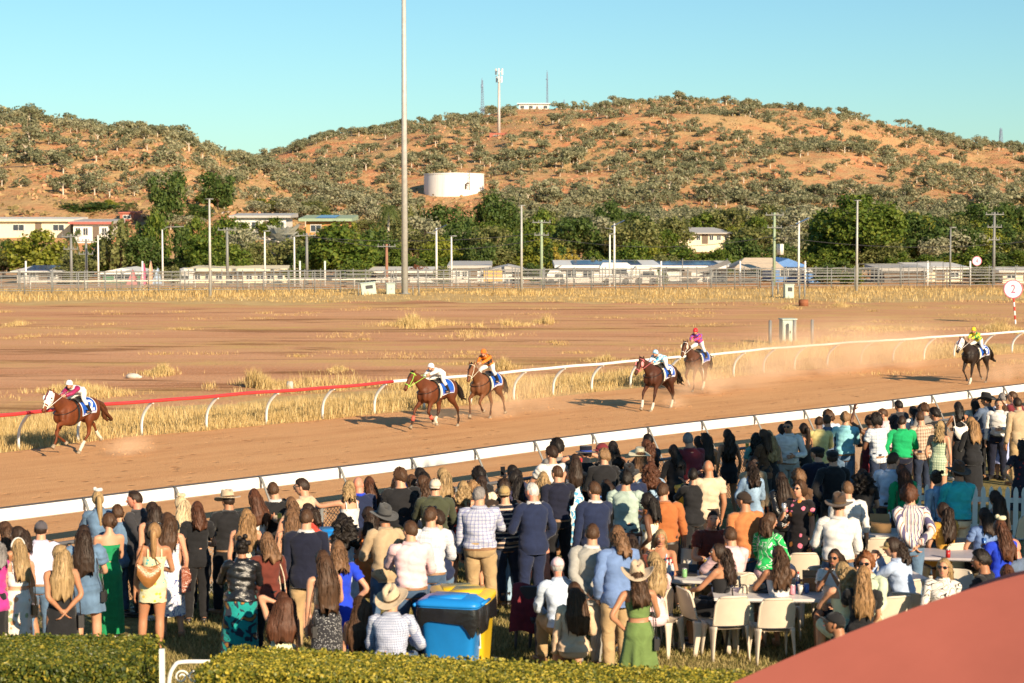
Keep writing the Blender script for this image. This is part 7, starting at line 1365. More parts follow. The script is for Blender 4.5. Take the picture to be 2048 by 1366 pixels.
q(859, 1013, 'm', 15, 'fair', 'man in white grid check shirt and jeans', 'shirt:grid', 'jeans:jean', 'short:brown', 'front,front', sg='up', h=1.84)
q(882, 1021, 'f', 30, 'fair', 'short haired person in navy t-shirt beside the white grid shirt', 'tee:navy', 'jeans:denim', 'mess:dark', 'front,down', h=1.72)
q(822, 1041, 'm', 18, 'fair', 'man in pale pink shirt and jeans', 'shirt:pink', 'jeans:jean', 'short:brown', 'front,front', b=1.08, h=1.8)
q(1103, 893, 'm', 35, 'fair', 'young man in white t-shirt leaning on the fence', 'tee:white', 'jeans:jean', 'mess:dark', 'rail,rail')
q(1121, 879, 'm', 20, 'fair', 'young man in grey t-shirt with purple print and curly black hair', 'tee:grey', 'jeans:jean', 'curly:black', 'rail,rail', h=1.86)
q(1118, 930, 'm', 15, 'fair', 'man in dark navy shirt and black trousers with cropped hair', 'shirt:dnavy', 'trousers:black', 'crop:brown', 'front,front', h=1.82)
q(1145, 908, 'f', 10, 'fair', 'woman in blue and white blotched dress', 'dress-strap:blotch:.1:.08', '', 'long:dark:.25', 'front,front')
q(1177, 884, 'm', 20, 'fair', 'man in navy boater hat looking through raised hands', 'tee:black', 'trousers:black', 'short:dark', 'bino,bino', hat_='boater:dnavy:bandblue', dy=8)
q(1205, 898, 'm', 25, 'fair', 'sandy haired man in black suit holding a phone', 'jacket:black', 'trousers:black', 'mess:sandy', 'front,drink', b=1.05, phone='dark phone held by the sandy haired man in black')
q(1210, 884, 'm', 75, 'fair', 'man in dark red cap seen in profile', 'tee:black', 'jeans:djean', 'crop:brown', hat_='cap:maroon', head=(.4, 0))
q(1237, 881, 'f', 15, 'tan', 'woman with long black hair and white patterned dark top', 'backless:bwprint', 'skirt:black:.3', 'long:black:.26')
q(1276, 888, 'f', 18, 'fair', 'woman in wide pale yellow sun hat', 'tank:cream', 'skirt:cream:.3', 'long:lightbrown:.2', hat_='sunhat:hatcream:hatcream', dy=8, head=(0, -.15))
q(1291, 879, 'f', 30, 'fair', 'woman in brown printed dress with auburn hair', 'dress-short:brownprint:.3:.08', '', 'wavy:auburn:.24')
q(1303, 867, 'm', 30, 'fair', 'man in dark shirt at the fence right of the yellow sun hat', 'shirtout:char', 'trousers:black', 'short:black', 'rail,rail')
q(1184, 963, 'm', 12, 'fair', 'man in navy suit with brown hair seen straight from behind', 'blazer:navy', 'trousers:navy', 'short:brown', 'front,front', b=1.08, h=1.84, inner='white')
q(1221, 959, 'f', 20, 'fair', 'woman in white with long straight dark hair', 'jacket:white', 'trousers:white', 'long:dark:.30', 'front,front', bg='small|blackleather|-1|black bag beside the woman in white')
q(1254, 942, 'm', -5, 'fair', 'slim man in pale green short sleeved shirt and jeans', 'tee:mint', 'jeans:djean', 'mess:black', 'down,front', h=1.86)
q(1271, 923, 'm', 30, 'tan', 'man in black hat and navy shirt', 'shirt:navy', 'trousers:black', 'short:dark', hat_='fedora:black:black', dy=8)
q(1300, 923, 'f', 20, 'fair', 'woman in pale denim jacket with curly auburn hair and green trousers', 'jacket:ldenim', 'trousers:emerald', 'curlylong:auburn:.2', bg='box|whiteleather|1|white shoulder bag on the pale denim jacket')
q(1339, 965, 'm', 14, 'fair', 'man in rust brown shirt with one arm hanging', 'shirt:rust', 'trousers:dbrown', 'short:brown', 'front,down', b=1.05, lean=(.0, .12))
q(1303, 985, 'f', 60, 'brown', 'woman in yellow printed dress beside the rust brown shirt', 'dress-strap:yprint:.1:.08', '', 'long:black:.2', 'front,front')
q(1386, 864, 'm', 15, 'fair', 'broad man in maroon shirt with arms spread on the rail', 'shirtout:maroon', 'trousers:black', 'short:grey', 'rail,rail', b=1.22, h=1.86)
q(1351, 889, 'f', 25, 'fair', 'person in black with hood up left of the maroon shirt', 'coat:black', 'trousers:black', 'long:black:.18')
q(1396, 872, 'f', 30, 'fair', 'dark haired woman half hidden by the maroon shirt', 'tee:char', 'skirt:black:.3', 'long:dark:.2')
q(1418, 866, 'f', 20, 'tan', 'woman with long dark hair and sunglasses on head by the maroon shirt', 'tank:dbrown', 'skirt:black:.3', 'long:dark:.28', sg='up')
q(1412, 919, 'm', 25, 'tan', 'bald man in beige t-shirt and brown shorts clapping', 'tee:sand', 'shorts:dbrown', 'bald:dark', 'clap,down', h=1.82)
q(1383, 936, 'f', 20, 'fair', 'person in black clapping beside the bald man in beige', 'knit:black', 'trousers:black', 'short:black', 'clap,clap', h=1.7)
q(1175, 1047, 'm', 14, 'fair', 'man in grey suit with neat brown hair', 'blazer:lgrey', 'trousers:lgrey', 'short:brown', 'front,front', h=1.80, inner='white')
q(1231, 1052, 'm', 12, 'fair', 'man in light blue jacket and khaki trousers with long wavy hair', 'blazer:cblue', 'trousers:khaki', 'wavy:lightbrown:.13', 'front,front', h=1.8, b=1.08)
q(1273, 1068, 'f', 20, 'fair', 'dark haired woman right of the light blue jacket', 'tee:maroon2', 'skirt:black:.3', 'long:dark:.25', pose='sit', seat=.62)
q(1321, 1058, 'f', 165, 'tan', 'blonde woman seated facing the camera at the bottle covered table', 'tank:lblue', 'skirt:black:.3', 'bob:blonde:.14', 'table,chin', pose='sit', dy=0, head=(.25, .05))
q(1300, 1103, 'f', 20, 'fair', 'blonde woman in pink top seated with her back to us behind the cream hat', 'tee:pink', 'skirt:pink:.3', 'long:blonde:.26', 'table,table', pose='sit')
q(1283, 1121, 'f', 5, 'tan', 'woman in wide cream hat, green crop top and green pleated skirt', 'crop:leaf', 'skirt:leaf:.22:.16:.03', 'long:brown:.21', 'front,front', hat_='cowboy:hatsand:hatsand', dy=10, bg='small|blackleather|1|black purse beside the green skirt', h=1.62)
q(1145, 1163, 'f', 8, 'fair', 'woman in oversized beige blazer with long brown hair', 'coat:beige', 'skirt:beige:.3', 'long:brown:.30:1.2', 'down,front', pose='sit', h=1.66, seat=.34)
q(1124, 1113, 'm', 15, 'red', 'man in pale blue shirt and pink cap sitting low', 'shirtout:pblue', 'trousers:khaki', 'crop:white', 'lap,lap', pose='sit', hat_='cap:pink', lean=(.1, .3))
q(1441, 1086, 'f', 60, 'tan', 'dark haired woman in black dress seated with crossed bare legs', 'dress-strap:black:.4', '', 'wavy:dark:.25', 'table,lap', pose='sit')
q(1458, 858, 'f', 15, 'tan', 'woman with long wavy black hair and short black dress', 'dress-strap:black:.38:.05', '', 'wavy:dark:.32', 'down,down')
q(1514, 865, 'f', 20, 'fair', 'woman in teal top with black curls', 'tee:teal', 'skirt:black:.3', 'curlylong:black:.24')
q(1526, 859, 'f', 30, 'fair', 'brown haired woman between the teal top and the blonde', 'tee:brown', 'skirt:black:.3', 'long:brown:.22')
q(1547, 860, 'f', 12, 'fair', 'blonde woman in long black dress at the fence', 'dress-strap:black:.1:.06', '', 'wavy:blonde:.30', 'down,front')
q(1567, 848, 'f', 20, 'fair', 'woman in pale green floral dress with long brown hair', 'dress-strap:floG:.1:.08', '', 'long:dark:.28')
q(1579, 839, 'm', 150, 'tan', 'man in white shirt and sunglasses turned back towards the camera', 'shirt:white', 'trousers:lgrey', 'crop:dark', 'front,down', sg='on', head=(-.2, 0))
q(1611, 846, 'f', 60, 'tan', 'woman in black backless dress and sunglasses near the white shirt', 'dress-halter:black:.1:.12', '', 'pony:dark:.2', 'drink,down', sg='on')
q(1633, 832, 'm', 20, 'fair', 'man in pale yellow shirt with shaved head', 'shirtout:pyel', 'trousers:white', 'crop:brown', 'rail,rail')
q(1651, 829, 'm', 25, 'fair', 'balding man in slate blue shirt', 'shirtout:slate', 'jeans:jean', 'crop:brown', 'rail,rail')
q(1664, 821, 'm', 15, 'fair', 'curly haired man in pale blue shirt', 'shirtout:pblue', 'jeans:denim', 'curly:brown', 'rail,rail')
q(1688, 824, 'm', 20, 'fair', 'man in aqua shirt and jeans leaning on the fence', 'shirt:aqua', 'jeans:denim', 'mess:sandy', 'rail,rail')
q(1735, 830, 'f', 30, 'brown', 'woman in dark maroon dress raising one hand', 'dress-strap:maroon:.3:.05', '', 'updo:dark', 'wave,front')
q(1636, 893, 'm', 15, 'fair', 'man in black flat cap and dark suit, left of two', 'blazer:dnavy', 'trousers:dnavy', 'short:dark', 'front,front', hat_='flatcap:black')
q(1667, 900, 'm', 25, 'fair', 'man in black flat cap and dark suit, right of two', 'blazer:black', 'trousers:black', 'short:dark', 'front,front', hat_='flatcap:black')
q(1500, 923, 'f', 15, 'fair', 'woman in light denim jacket with dark wavy hair', 'jacket:ldenim', 'skirt:tan:.3', 'wavy:dark:.2', 'front,front')
q(1513, 910, 'f', 170, 'tan', 'woman in sunglasses and tan jacket facing back at the crowd', 'jacket:tan', 'skirt:tan:.3', 'long:dark:.2', 'front,front', sg='on')
q(1572, 944, 'f', 25, 'olive', 'woman in black leather jacket with long dark hair', 'jacket:vinyl', 'trousers:black', 'long:dark:.30')
q(1600, 962, 'f', 150, 'fair', 'woman in black dress with large pink and orange flowers', 'dress-short:floB:.25:.08', '', 'curly:brown', 'front,front', sg='on', b=1.18, head=(-.15, -.25))
q(1595, 941, 'f', 20, 'fair', 'curly brown haired woman behind the large flower dress', 'tee:brown', 'skirt:black:.3', 'curly:lightbrown')
q(1491, 982, 'm', 18, 'tan', 'man in burnt orange jumper, brown cap and jeans', 'knit:bornge', 'jeans:jean', 'crop:dark', 'front,front', hat_='capback:dbrown', b=1.05)
q(1540, 1025, 'f', -40, 'fair', 'woman in bright green and white swirl top with brown hair', 'blouse:gswirl', 'skirt:pink:.3', 'bob:brown:.14', 'front,front', pose='sit', head=(-.4, 0), seat=.6)
q(1455, 1053, 'm', 30, 'fair', 'man in pale pink shirt sitting at the table', 'shirt:pink', 'trousers:khaki', 'short:brown', 'table,table', pose='sit')
q(1677, 979, 'm', 12, 'fair', 'man in dark brown cowboy hat, white shirt and jeans', 'shirt:white', 'jeans:jean', 'short:dark', 'front,down', hat_='akubra:hatbrown:band:.1', dy=13, b=1.12, h=1.82)
q(1704, 962, 'm', -20, 'fair', 'young man in white shirt and dark trousers beside the brown cowboy hat', 'shirt:white', 'trousers:dnavy', 'short:lightbrown', 'front,front', head=(.3, 0))
q(1734, 937, 'f', 10, 'fair', 'woman in black dress with black curly hair', 'dress-short:black:.2:.08', '', 'curlylong:black:.17', 'down,front', b=1.1)
q(1777, 904, 'm', -35, 'fair', 'man in pale blue shirt looking to the right', 'shirt:pblue', 'trousers:char', 'short:brown', 'front,front', head=(-.45, 0), h=1.86)
q(1554, 1091, 'f', 10, 'tan', 'woman in white top with long brown hair seated at the dark table', 'tank:white', 'skirt:white:.3', 'wavy:brown:.29', 'table,chin', pose='sit', sg='up')
q(1667, 1097, 'f', 160, 'olive', 'woman in sunglasses holding both hands up to her face', 'tee:floWh', 'skirt:black:.3', 'long:dark:.18', 'chin,chin', pose='sit', sg='on')
q(1690, 1123, 'f', 15, 'fair', 'blonde woman in pale lemon sleeveless top seated at the table', 'tank:lemon', 'skirt:pgreen:.3', 'wavy:blonde:.17', 'table,table', pose='sit')
q(1723, 1131, 'f', -10, 'fair', 'woman with long honey blonde hair seated beside the lemon top', 'tee:black', 'skirt:black:.3', 'long:ombre:.28', 'table,lap', pose='sit')
q(1736, 1106, 'm', 150, 'fair', 'red haired bearded man in sunglasses facing the camera', 'shirtout:pgreen', 'trousers:khaki', 'curly:red', 'lap,lap', pose='sit', sg='on', head=(.2, 0))
q(1677, 1221, 'm', 60, 'olive', 'man in black cap bending just above the red umbrella', 'tee:black', 'trousers:black', 'crop:black', 'lap,lap', pose='sit', hat_='cap:black', head=(.3, -.35), seat=.36)
q(1799, 800, 'm', 35, 'tan', 'man in dark green suit at the fence', 'jacket:char', 'trousers:char', 'short:black', 'rail,rail')
q(1770, 816, 'm', 80, 'fair', 'man in pink shirt and sunglasses seen in profile', 'shirt:pink', 'trousers:khaki', 'short:brown', sg='on', head=(.3, 0))
q(1761, 827, 'm', 20, 'brown', 'man in white and navy checked shirt with black curly hair', 'tee:wplaid', 'jeans:djean', 'curly:black')
q(1827, 812, 'f', 20, 'fair', 'black haired woman in white top at the fence', 'tee:white', 'skirt:black:.3', 'bob:black:.13')
q(1841, 809, 'f', 20, 'fair', 'person with reddish brown hair between white top and dark haired man', 'tee:brown', 'skirt:black:.3', 'curly:auburn')
q(1857, 806, 'm', 30, 'fair', 'brown haired man in grey shirt near the fence', 'shirtout:grey', 'trousers:black', 'mess:brown')
q(1872, 816, 'm', 25, 'olive', 'black haired man in black shirt near the fence', 'shirtout:black', 'trousers:black', 'mess:black')
q(1807, 831, 'm', 12, 'fair', 'man in bright green shirt and navy trousers', 'shirt:emerald', 'trousers:dnavy', 'short:dark', 'front,front', b=1.12)
q(1849, 822, 'm', 20, 'fair', 'man in brown plaid short sleeved shirt', 'tee:bplaid', 'jeans:djean', 'crop:brown', 'down,front')
q(1877, 841, 'f', -20, 'fair', 'woman in green checked mini dress with wavy blonde hair', 'dress-strap:gcheck:.36:.05', '', 'wavy:blonde:.18', 'down,down', sg='up')
q(1923, 803, 'f', 20, 'tan', 'woman in black open backed dress with white bag', 'dress-halter:black:.08:.06', '', 'long:black:.16', 'rail,front', bg='hobo|whiteleather|-1|white shoulder bag on the black open backed dress')
q(1949, 797, 'f', 25, 'fair', 'dark haired woman in cream top at the fence', 'tee:cream', 'skirt:black:.3', 'bob:dark:.17')
q(1977, 780, 'm', 25, 'tan', 'man in black cowboy hat at the fence', 'jacket:slate', 'trousers:black', 'short:dark', 'rail,rail', hat_='cowboy:black:black', dy=9)
q(1996, 796, 'm', 150, 'fair', 'bearded man in white shirt facing the camera', 'shirt:white', 'trousers:dnavy', 'short:dark', 'front,down', sg='up')
q(2007, 805, 'f', 10, 'fair', 'woman in long lavender blue dress', 'dress-strap:dlav:.2:.13:.02', '', 'wavy:brown:.20', 'down,drink')
q(2005, 785, 'm', 40, 'fair', 'grey haired man in lavender shirt behind the lavender dress', 'shirt:lav', 'trousers:black', 'short:grey')
q(2030, 782, 'm', 40, 'fair', 'man in maroon shirt and sunglasses at right edge', 'shirt:maroon', 'trousers:black', 'short:brown', sg='on')
q(2039, 795, 'm', 10, 'fair', 'man in tan jacket with dark hair at right edge', 'jacket:tan', 'trousers:khaki', 'short:dark', 'down,front', h=1.86)
q(1949, 833, 'f', 12, 'fair', 'woman in long black cape with long blonde streaked hair', 'coat:black', 'skirt:black:.05:.08', 'long:ombre:.28', 'front,front')
q(1914, 917, 'm', 10, 'tan', 'man in dark brown hat and turquoise shirt', 'shirt:turq', 'trousers:cream', 'short:dark', 'front,front', hat_='akubra:hatbrown:band', dy=11, b=1.15)
q(1880, 940, 'f', 15, 'fair', 'woman in pale denim shirt with hair in a messy bun', 'shirtout:ldenim', 'jeans:jean', 'updo:dark', 'down,front', bg='tote|blackleather|-1|black handbag beside the pale denim shirt')
q(1815, 928, 'f', 10, 'fair', 'woman in emerald green suit with long red brown hair', 'blazer:emerald', 'trousers:emerald', 'long:auburn:.24', 'front,front', bg='box|brownprint|-1|patterned brown shoulder bag on the emerald suit')
q(1823, 972, 'm', 8, 'fair', 'man in brown and navy striped shirt with curly auburn hair', 'shirt:stripe', 'jeans:denim', 'curly:auburn', 'front,front', h=1.8)
q(1893, 1004, 'f', 25, 'fair', 'woman in mustard print dress with long dark hair seated at the grey table', 'dress-short:mustard:.25', '', 'wavy:dark:.32', 'lap,lap', pose='sit', seat=.5)
q(1807, 1073, 'm', 55, 'fair', 'person in tan cap and blue shirt with long hair resting chin on hands', 'shirtout:lblue', 'trousers:black', 'wavy:dark:.14', 'chin,chin', pose='sit', hat_='cap:tancap', lean=(.1, .28))
q(1880, 1115, 'f', 170, 'fair', 'woman in sunglasses and black and white blouse facing the camera', 'blouse:bwswirl', 'skirt:black:.3', 'long:blonde:.22', 'lap,lap', pose='sit', sg='on')
q(1965, 1099, 'm', 60, 'olive', 'black haired man in dark shirt seated right of the sunglass woman', 'tee:black', 'trousers:black', 'mess:black', 'lap,lap', pose='sit', head=(.3, 0))
q(2004, 1030, 'f', 8, 'fair', 'woman in royal blue dress with tan belt and cream bow hat', 'dress-sleeve:blue:.2:.07', '', 'long:auburn:.27', 'front,front', hat_='fascinator:hatcream', dy=8)
q(2031, 1073, 'm', 60, 'red', 'bald man seated at the right edge', 'jacket:slate', 'trousers:black', '', 'chin,lap', pose='sit', head=(.3, -.1))
q(2017, 1128, 'f', 10, 'fair', 'auburn haired woman seated in front of the royal blue dress', 'tee:dbrown', 'skirt:black:.3', 'long:auburn:.22', 'lap,lap', pose='sit')
q(1962, 1015, 'f', 15, 'fair', 'woman in denim blue top seated in the shade by the picket fence', 'tee:cblue', 'trousers:black', 'bob:dark:.15', 'lap,lap', pose='sit')
q(1990, 980, 'f', 10, 'fair', 'woman in dark top in the shade in front of the picket fence', 'tank:slate', 'skirt:black:.3', 'long:dark:.25', pose='sit', seat=.55)
q(2042, 880, 'f', 15, 'fair', 'woman in red and black floral dress at the right edge', 'dress-short:floR:.25:.08', '', 'bob:dark:.15', sg='up')
q(1419, 1020, 'm', 200, 'fair', 'person with lime wristband reaching across behind the seated pink shirt', 'tee:maroon2', 'trousers:black', 'short:dark', 'front,front', pose='sit', seat=.45)
# ------------------------------------------------------------------ tables, chairs, bins, hedges, gate, fence, umbrella
def plas(n, c, r=.45): return plain(n, c, r, .4, var=.07, scale=5)
M_CHAIR = plas('cream_plastic', (.60, .52, .41)); M_CHAIRD = plas('dark_plastic', (.05, .05, .055)); M_TABLE = plas('table_top', (.60, .57, .55), .4)
def chair_mesh(mat):
    e = empty('plastic_chair', (0, 0, 0)); mb = MB(); N = 13
    G = np.array([[((u - .5) * (.46 - .04 * v), -.21 + .42 * v, .435 - .02 * sin(pi * v) * sin(pi * u) + .012 * (2 * u - 1) ** 2) for u in np.linspace(0, 1, N)] for v in np.linspace(0, 1, 9)]); mb.grid(G); mb.grid(G - [0, 0, .03]); mb.build('seat', mat, e)
    mb = MB(); G = np.array([[((u - .5) * (.44 - .02 * v) * (1 - .18 * max(0, v - .8) * 5 * (abs(2 * u - 1) ** 4)), -.20 - .09 * v - .05 * (1 - (2 * u - 1) ** 2) - .02, .46 + .37 * v - .02 * (2 * u - 1) ** 4 * v) for u in np.linspace(0, 1, N)] for v in np.linspace(0, 1, 9)]); mb.grid(G); mb.grid(G[:, ::-1] + [0, .022, 0])
    E = np.concatenate([G[:, 0], G[-1], G[::-1, -1]]); mb.tube(E + [0, .01, 0], .016, 6); mb.build('backrest', mat, e)
    for sx in (-1, 1):
        for sy in (-1, 1): mb = MB(); P = smooth_path([(sx * .215, sy * .17 - .02, .44), (sx * .225, sy * .20 - .01, .28), (sx * .24, sy * .235 - .01, 0)], 4); mb.tube(P, np.interp(np.linspace(0, 1, len(P)), [0, 1], [.075, .026])[:, None] * np.array([[1, .42]]), 8, flat=(.35 * sx, 1, 0)); mb.build('leg', mat, e)
    return e
CH = {}
def chair(px, py, yaw, label, mat=M_CHAIR, hgt=.83):
    p = at_lawn(px, py, hgt)
    if mat.name not in CH: c = CH[mat.name] = chair_mesh(mat)
    else: c = copy_tree(CH[mat.name])
    c.location = p; c.rotation_euler = (0, 0, R(yaw)); tag(c, label, 'chair', 'plastic chairs on the lawn'); return c
for a in ((1451, 1184, 12, 'cream chair with its back to us left of the empty pair in front'), (1544, 1188, 6, 'cream chair with its back to us at the dark table, right of the empty pair'), (1705, 1186, -8, 'cream chair under the lemon top woman'), (1598, 1099, 5, 'empty cream chair behind the dark table'), (1615, 1124, 25, 'cream chair half hidden right behind the dark table'), (1478, 1162, 30, 'cream chair with striped bag hung on its back'), (1488, 1137, -15, 'cream chair under the man in pale pink'), (1410, 1173, -70, 'cream chair turned sideways at the end of the bottle table'), (1318, 1176, -28, 'cream chair with tall back beside the green skirt'), (1362, 1107, 160, 'cream chair under the blonde woman facing the camera'), (1749, 1069, 8, 'empty cream chair at the carton table'), (1755, 1102, 15, 'cream chair pushed in front of the carton table'), (1925, 1085, 175, 'empty cream chair behind the grey table'), (1787, 1153, 30, 'cream chair under the blue shirt with tan cap'), (1770, 1184, 20, 'cream chair at the edge of the red umbrella'), (1820, 1177, -20, 'cream chair nearly covered by the red umbrella'), (1908, 1148, 160, 'cream chair under the black and white blouse'), (2040, 1025, 20, 'cream chair in the shade by the picket fence'), (1300, 1165, 15, 'cream chair under the pink top blonde'), (1555, 1150, 10, 'cream chair under the white top at the dark table'), (1442, 1145, 60, 'cream chair under the black dress with crossed legs'), (1893, 1080, 25, 'cream chair under the mustard dress'), (1735, 1165, 150, 'cream chair under the red haired man')): chair(*a)
chair(1103, 1176, 10, 'dark chair beside the pale blue shirt', M_CHAIRD); chair(1068, 1164, 0, 'dark chair with a maroon jacket draped over it', M_CHAIRD); chair(2000, 1150, 10, 'dark chair at the right edge above the umbrella', M_CHAIRD)
p = at_lawn(1066, 1158, .86); mb = MB(); rows = []
for v in np.linspace(0, 1, 14):
    a = (v - .5) * 2; rows.append([((u - .5) * (.50 + .12 * abs(a)), -.33 + .12 * a * (1 if a > 0 else .9) - .03 * sin(u * 14) * abs(a), .88 - .62 * abs(a) ** 1.3 + .02 * sin(u * 9)) for u in np.linspace(0, 1, 20)])
o = mb.grid(rows).build('jacket', K['maroon'], loc=p); tag(o, 'dark maroon jacket draped over a chair back behind the bins', 'jacket')
def table(px, py, yaw, L, W, label, mat=M_TABLE):
    p = at_lawn(px, py, .735); e = empty('folding_table', p, R(yaw)); tag(e, label, 'table', 'folding tables on the lawn'); mb = MB(); mb.box((0, 0, .715), (L, W, .035)); mb.box((0, 0, .69), (L - .06, W - .06, .02)); mb.build('tabletop', mat, e, False)
    for sx in (-1, 1):
        for sy in (-1, 1): mb = MB(); mb.tube([(sx * L * .38, sy * W * .38, .69), (sx * L * .42, sy * W * .42, 0)], .017, 8); mb.build('leg', M_CHAIRD, e)
        mb = MB(); mb.tube([(sx * L * .40, -W * .4, .25), (sx * L * .40, W * .4, .25)], .013, 6); mb.build('brace', M_CHAIRD, e)
    return p
table(1352, 1149, -12, 1.35, .8, 'pale folding table covered with drink bottles'); table(1565, 1186, -3, 1.75, .75, 'folding table with dark folder and cans in front of the white top'); table(1768, 1063, -4, 1.5, .75, 'folding table holding a brown carton and cans'); table(1905, 1106, -8, 1.55, .8, 'grey folding table with one red can', plas('grey_top', (.40, .37, .40), .5)); table(1752, 1150, 10, 1.2, .7, 'folding table between the bearded man and the blue shirt')
def item(px, py, kind, label, col='red', h=.735, cat='drink'):
    p = at_lawn(px, py, h); p = p + [0, 0, h]; mb = MB(); m = CANM.get(col)
    if kind == 'can':
        e = empty('drink_can', p); mb.tube([(0, 0, .004), (0, 0, .012), (0, 0, .115)], [.026, .033, .033], 16); mb.build('label_wrap', m, e); mb = MB(); mb.tube([(0, 0, .115), (0, 0, .124), (0, 0, .120)], [.033, .027, .002], 16); mb.build('lid', CANM['silver'], e)
    elif kind == 'bottle':
        e = empty('drink_bottle', p); P = [(0, .03), (.14, .031), (.18, .02), (.21, .012)]; mb.tube([(0, 0, z) for z, r in P], [r for z, r in P], 14); mb.build('bottle_body', m, e); mb = MB(); mb.tube([(0, 0, .21), (0, 0, .235)], .014, 10); mb.build('cap', CANM['red'], e); mb = MB(); mb.tube([(0, 0, .05), (0, 0, .11)], .0315, 14, cap=False); mb.build('label_wrap', CANM['blue'], e)
    else:
        e = empty('plastic_cup', p); mb.tube([(0, 0, 0), (0, 0, .115)], [.028, .038], 16); mb.build('cup_wall', m, e); mb = MB(); mb.tube([(0, 0, .112), (0, 0, .118)], .0395, 16, cap=False); mb.build('rim', m, e)
    tag(e, label, cat)
for a in ((1331, 1158, 'bottle', 'leftmost of the small blue labelled bottles on the bottle table', 'clear'), (1338, 1161, 'bottle', 'second small blue labelled bottle on the bottle table', 'clear'), (1344, 1158, 'bottle', 'third small blue labelled bottle on the bottle table', 'clear'), (1334, 1150, 'bottle', 'rear left small bottle on the bottle table', 'clear'), (1341, 1149, 'bottle', 'rear right small bottle on the bottle table', 'clear'), (1369, 1155, 'can', 'white slim can standing alone on the bottle table', 'green'), (1413, 1135, 'can', 'gold can at the far end of the bottle table', 'gold'), (1379, 1138, 'cup', 'clear cup at the back of the bottle table', 'clear'), (1585, 1189, 'can', 'pink can on the table with the dark folder', 'pink'), (1596, 1180, 'bottle', 'silver bottle on the table with the dark folder', 'silver'), (1613, 1186, 'can', 'blue and orange can on the table with the dark folder', 'blue'), (1601, 1188, 'cup', 'clear cup between the cans on the dark folder table', 'clear'), (1744, 1062, 'can', 'pale yellow can beside the brown carton', 'gold'), (1761, 1054, 'can', 'pink can behind the brown carton', 'pink'), (1796, 1056, 'can', 'blue can right of the brown carton', 'blue'), (1802, 1062, 'can', 'red can right of the brown carton', 'red'), (1778, 1050, 'bottle', 'pale turquoise bottle on the carton table', 'white'), (1896, 1116, 'can', 'red can alone on the grey table', 'red')): item(*a)
def crate(px, py, d, label, mat, name, cat, hh=.735, yaw=-.1):
    p = at_lawn(px, py, hh) + [0, 0, hh]; e = empty(name, p, yaw); tag(e, label, cat); w, dp, h = d; mb = MB(); mb.box((0, 0, h / 2 + .003), d); mb.build('case', mat, e, False); mb = MB(); mb.add([(-w / 2, dp / 2, h), (w / 2, dp / 2, h), (w / 2, dp / 2 + dp * .4, h + dp * .5), (-w / 2, dp / 2 + dp * .4, h + dp * .5), (-w / 2, dp / 2 - .006, h + .006), (w / 2, dp / 2 - .006, h + .006)], [(0, 1, 2, 3), (4, 5, 1, 0)]); mb.build('flap', mat, e, False)
crate(1761, 1064, (.30, .22, .14), 'brown cardboard carton on the folding table', plain('cardboard', (.36, .21, .09), .85), 'carton', 'carton'); crate(1624, 1181, (.24, .14, .17), 'tan leather handbag standing on the dark folder table', K['tanleather'], 'handbag', 'handbag'); crate(1548, 1184, (.42, .22, .025), 'black folder lying on the table', M_SADDLE, 'folder', 'folder'); crate(1375, 1150, (.26, .18, .03), 'black pouch lying on the bottle table', M_SADDLE, 'pouch', 'pouch'); crate(1322, 1140, (.16, .10, .15), 'dark box at the left of the bottle table', M_CHAIRD, 'box', 'box')
p = at_lawn(1474, 1170, .8); e = empty('striped_bag', p + [0, -.36, 0], .4); tag(e, 'white, green and black striped tote hanging on a chair back', 'bag'); mb = MB(); mb.box((0, 0, .52), (.34, .12, .38), 0, None, .9); mb.box((0, -.063, .52), (.10, .01, .38), 1); mb.build('pouch', [plain('bag_mint', (.45, .55, .48), .7), M_EYE], e, False); mb = MB(); [mb.tube(smooth_path([(s_ * .1, 0, .70), (s_ * .1, .02, .84), (s_ * .02, .03, .86)], 4), .010, 5) for s_ in (-1, 1)]; mb.build('handles', M_EYE, e)
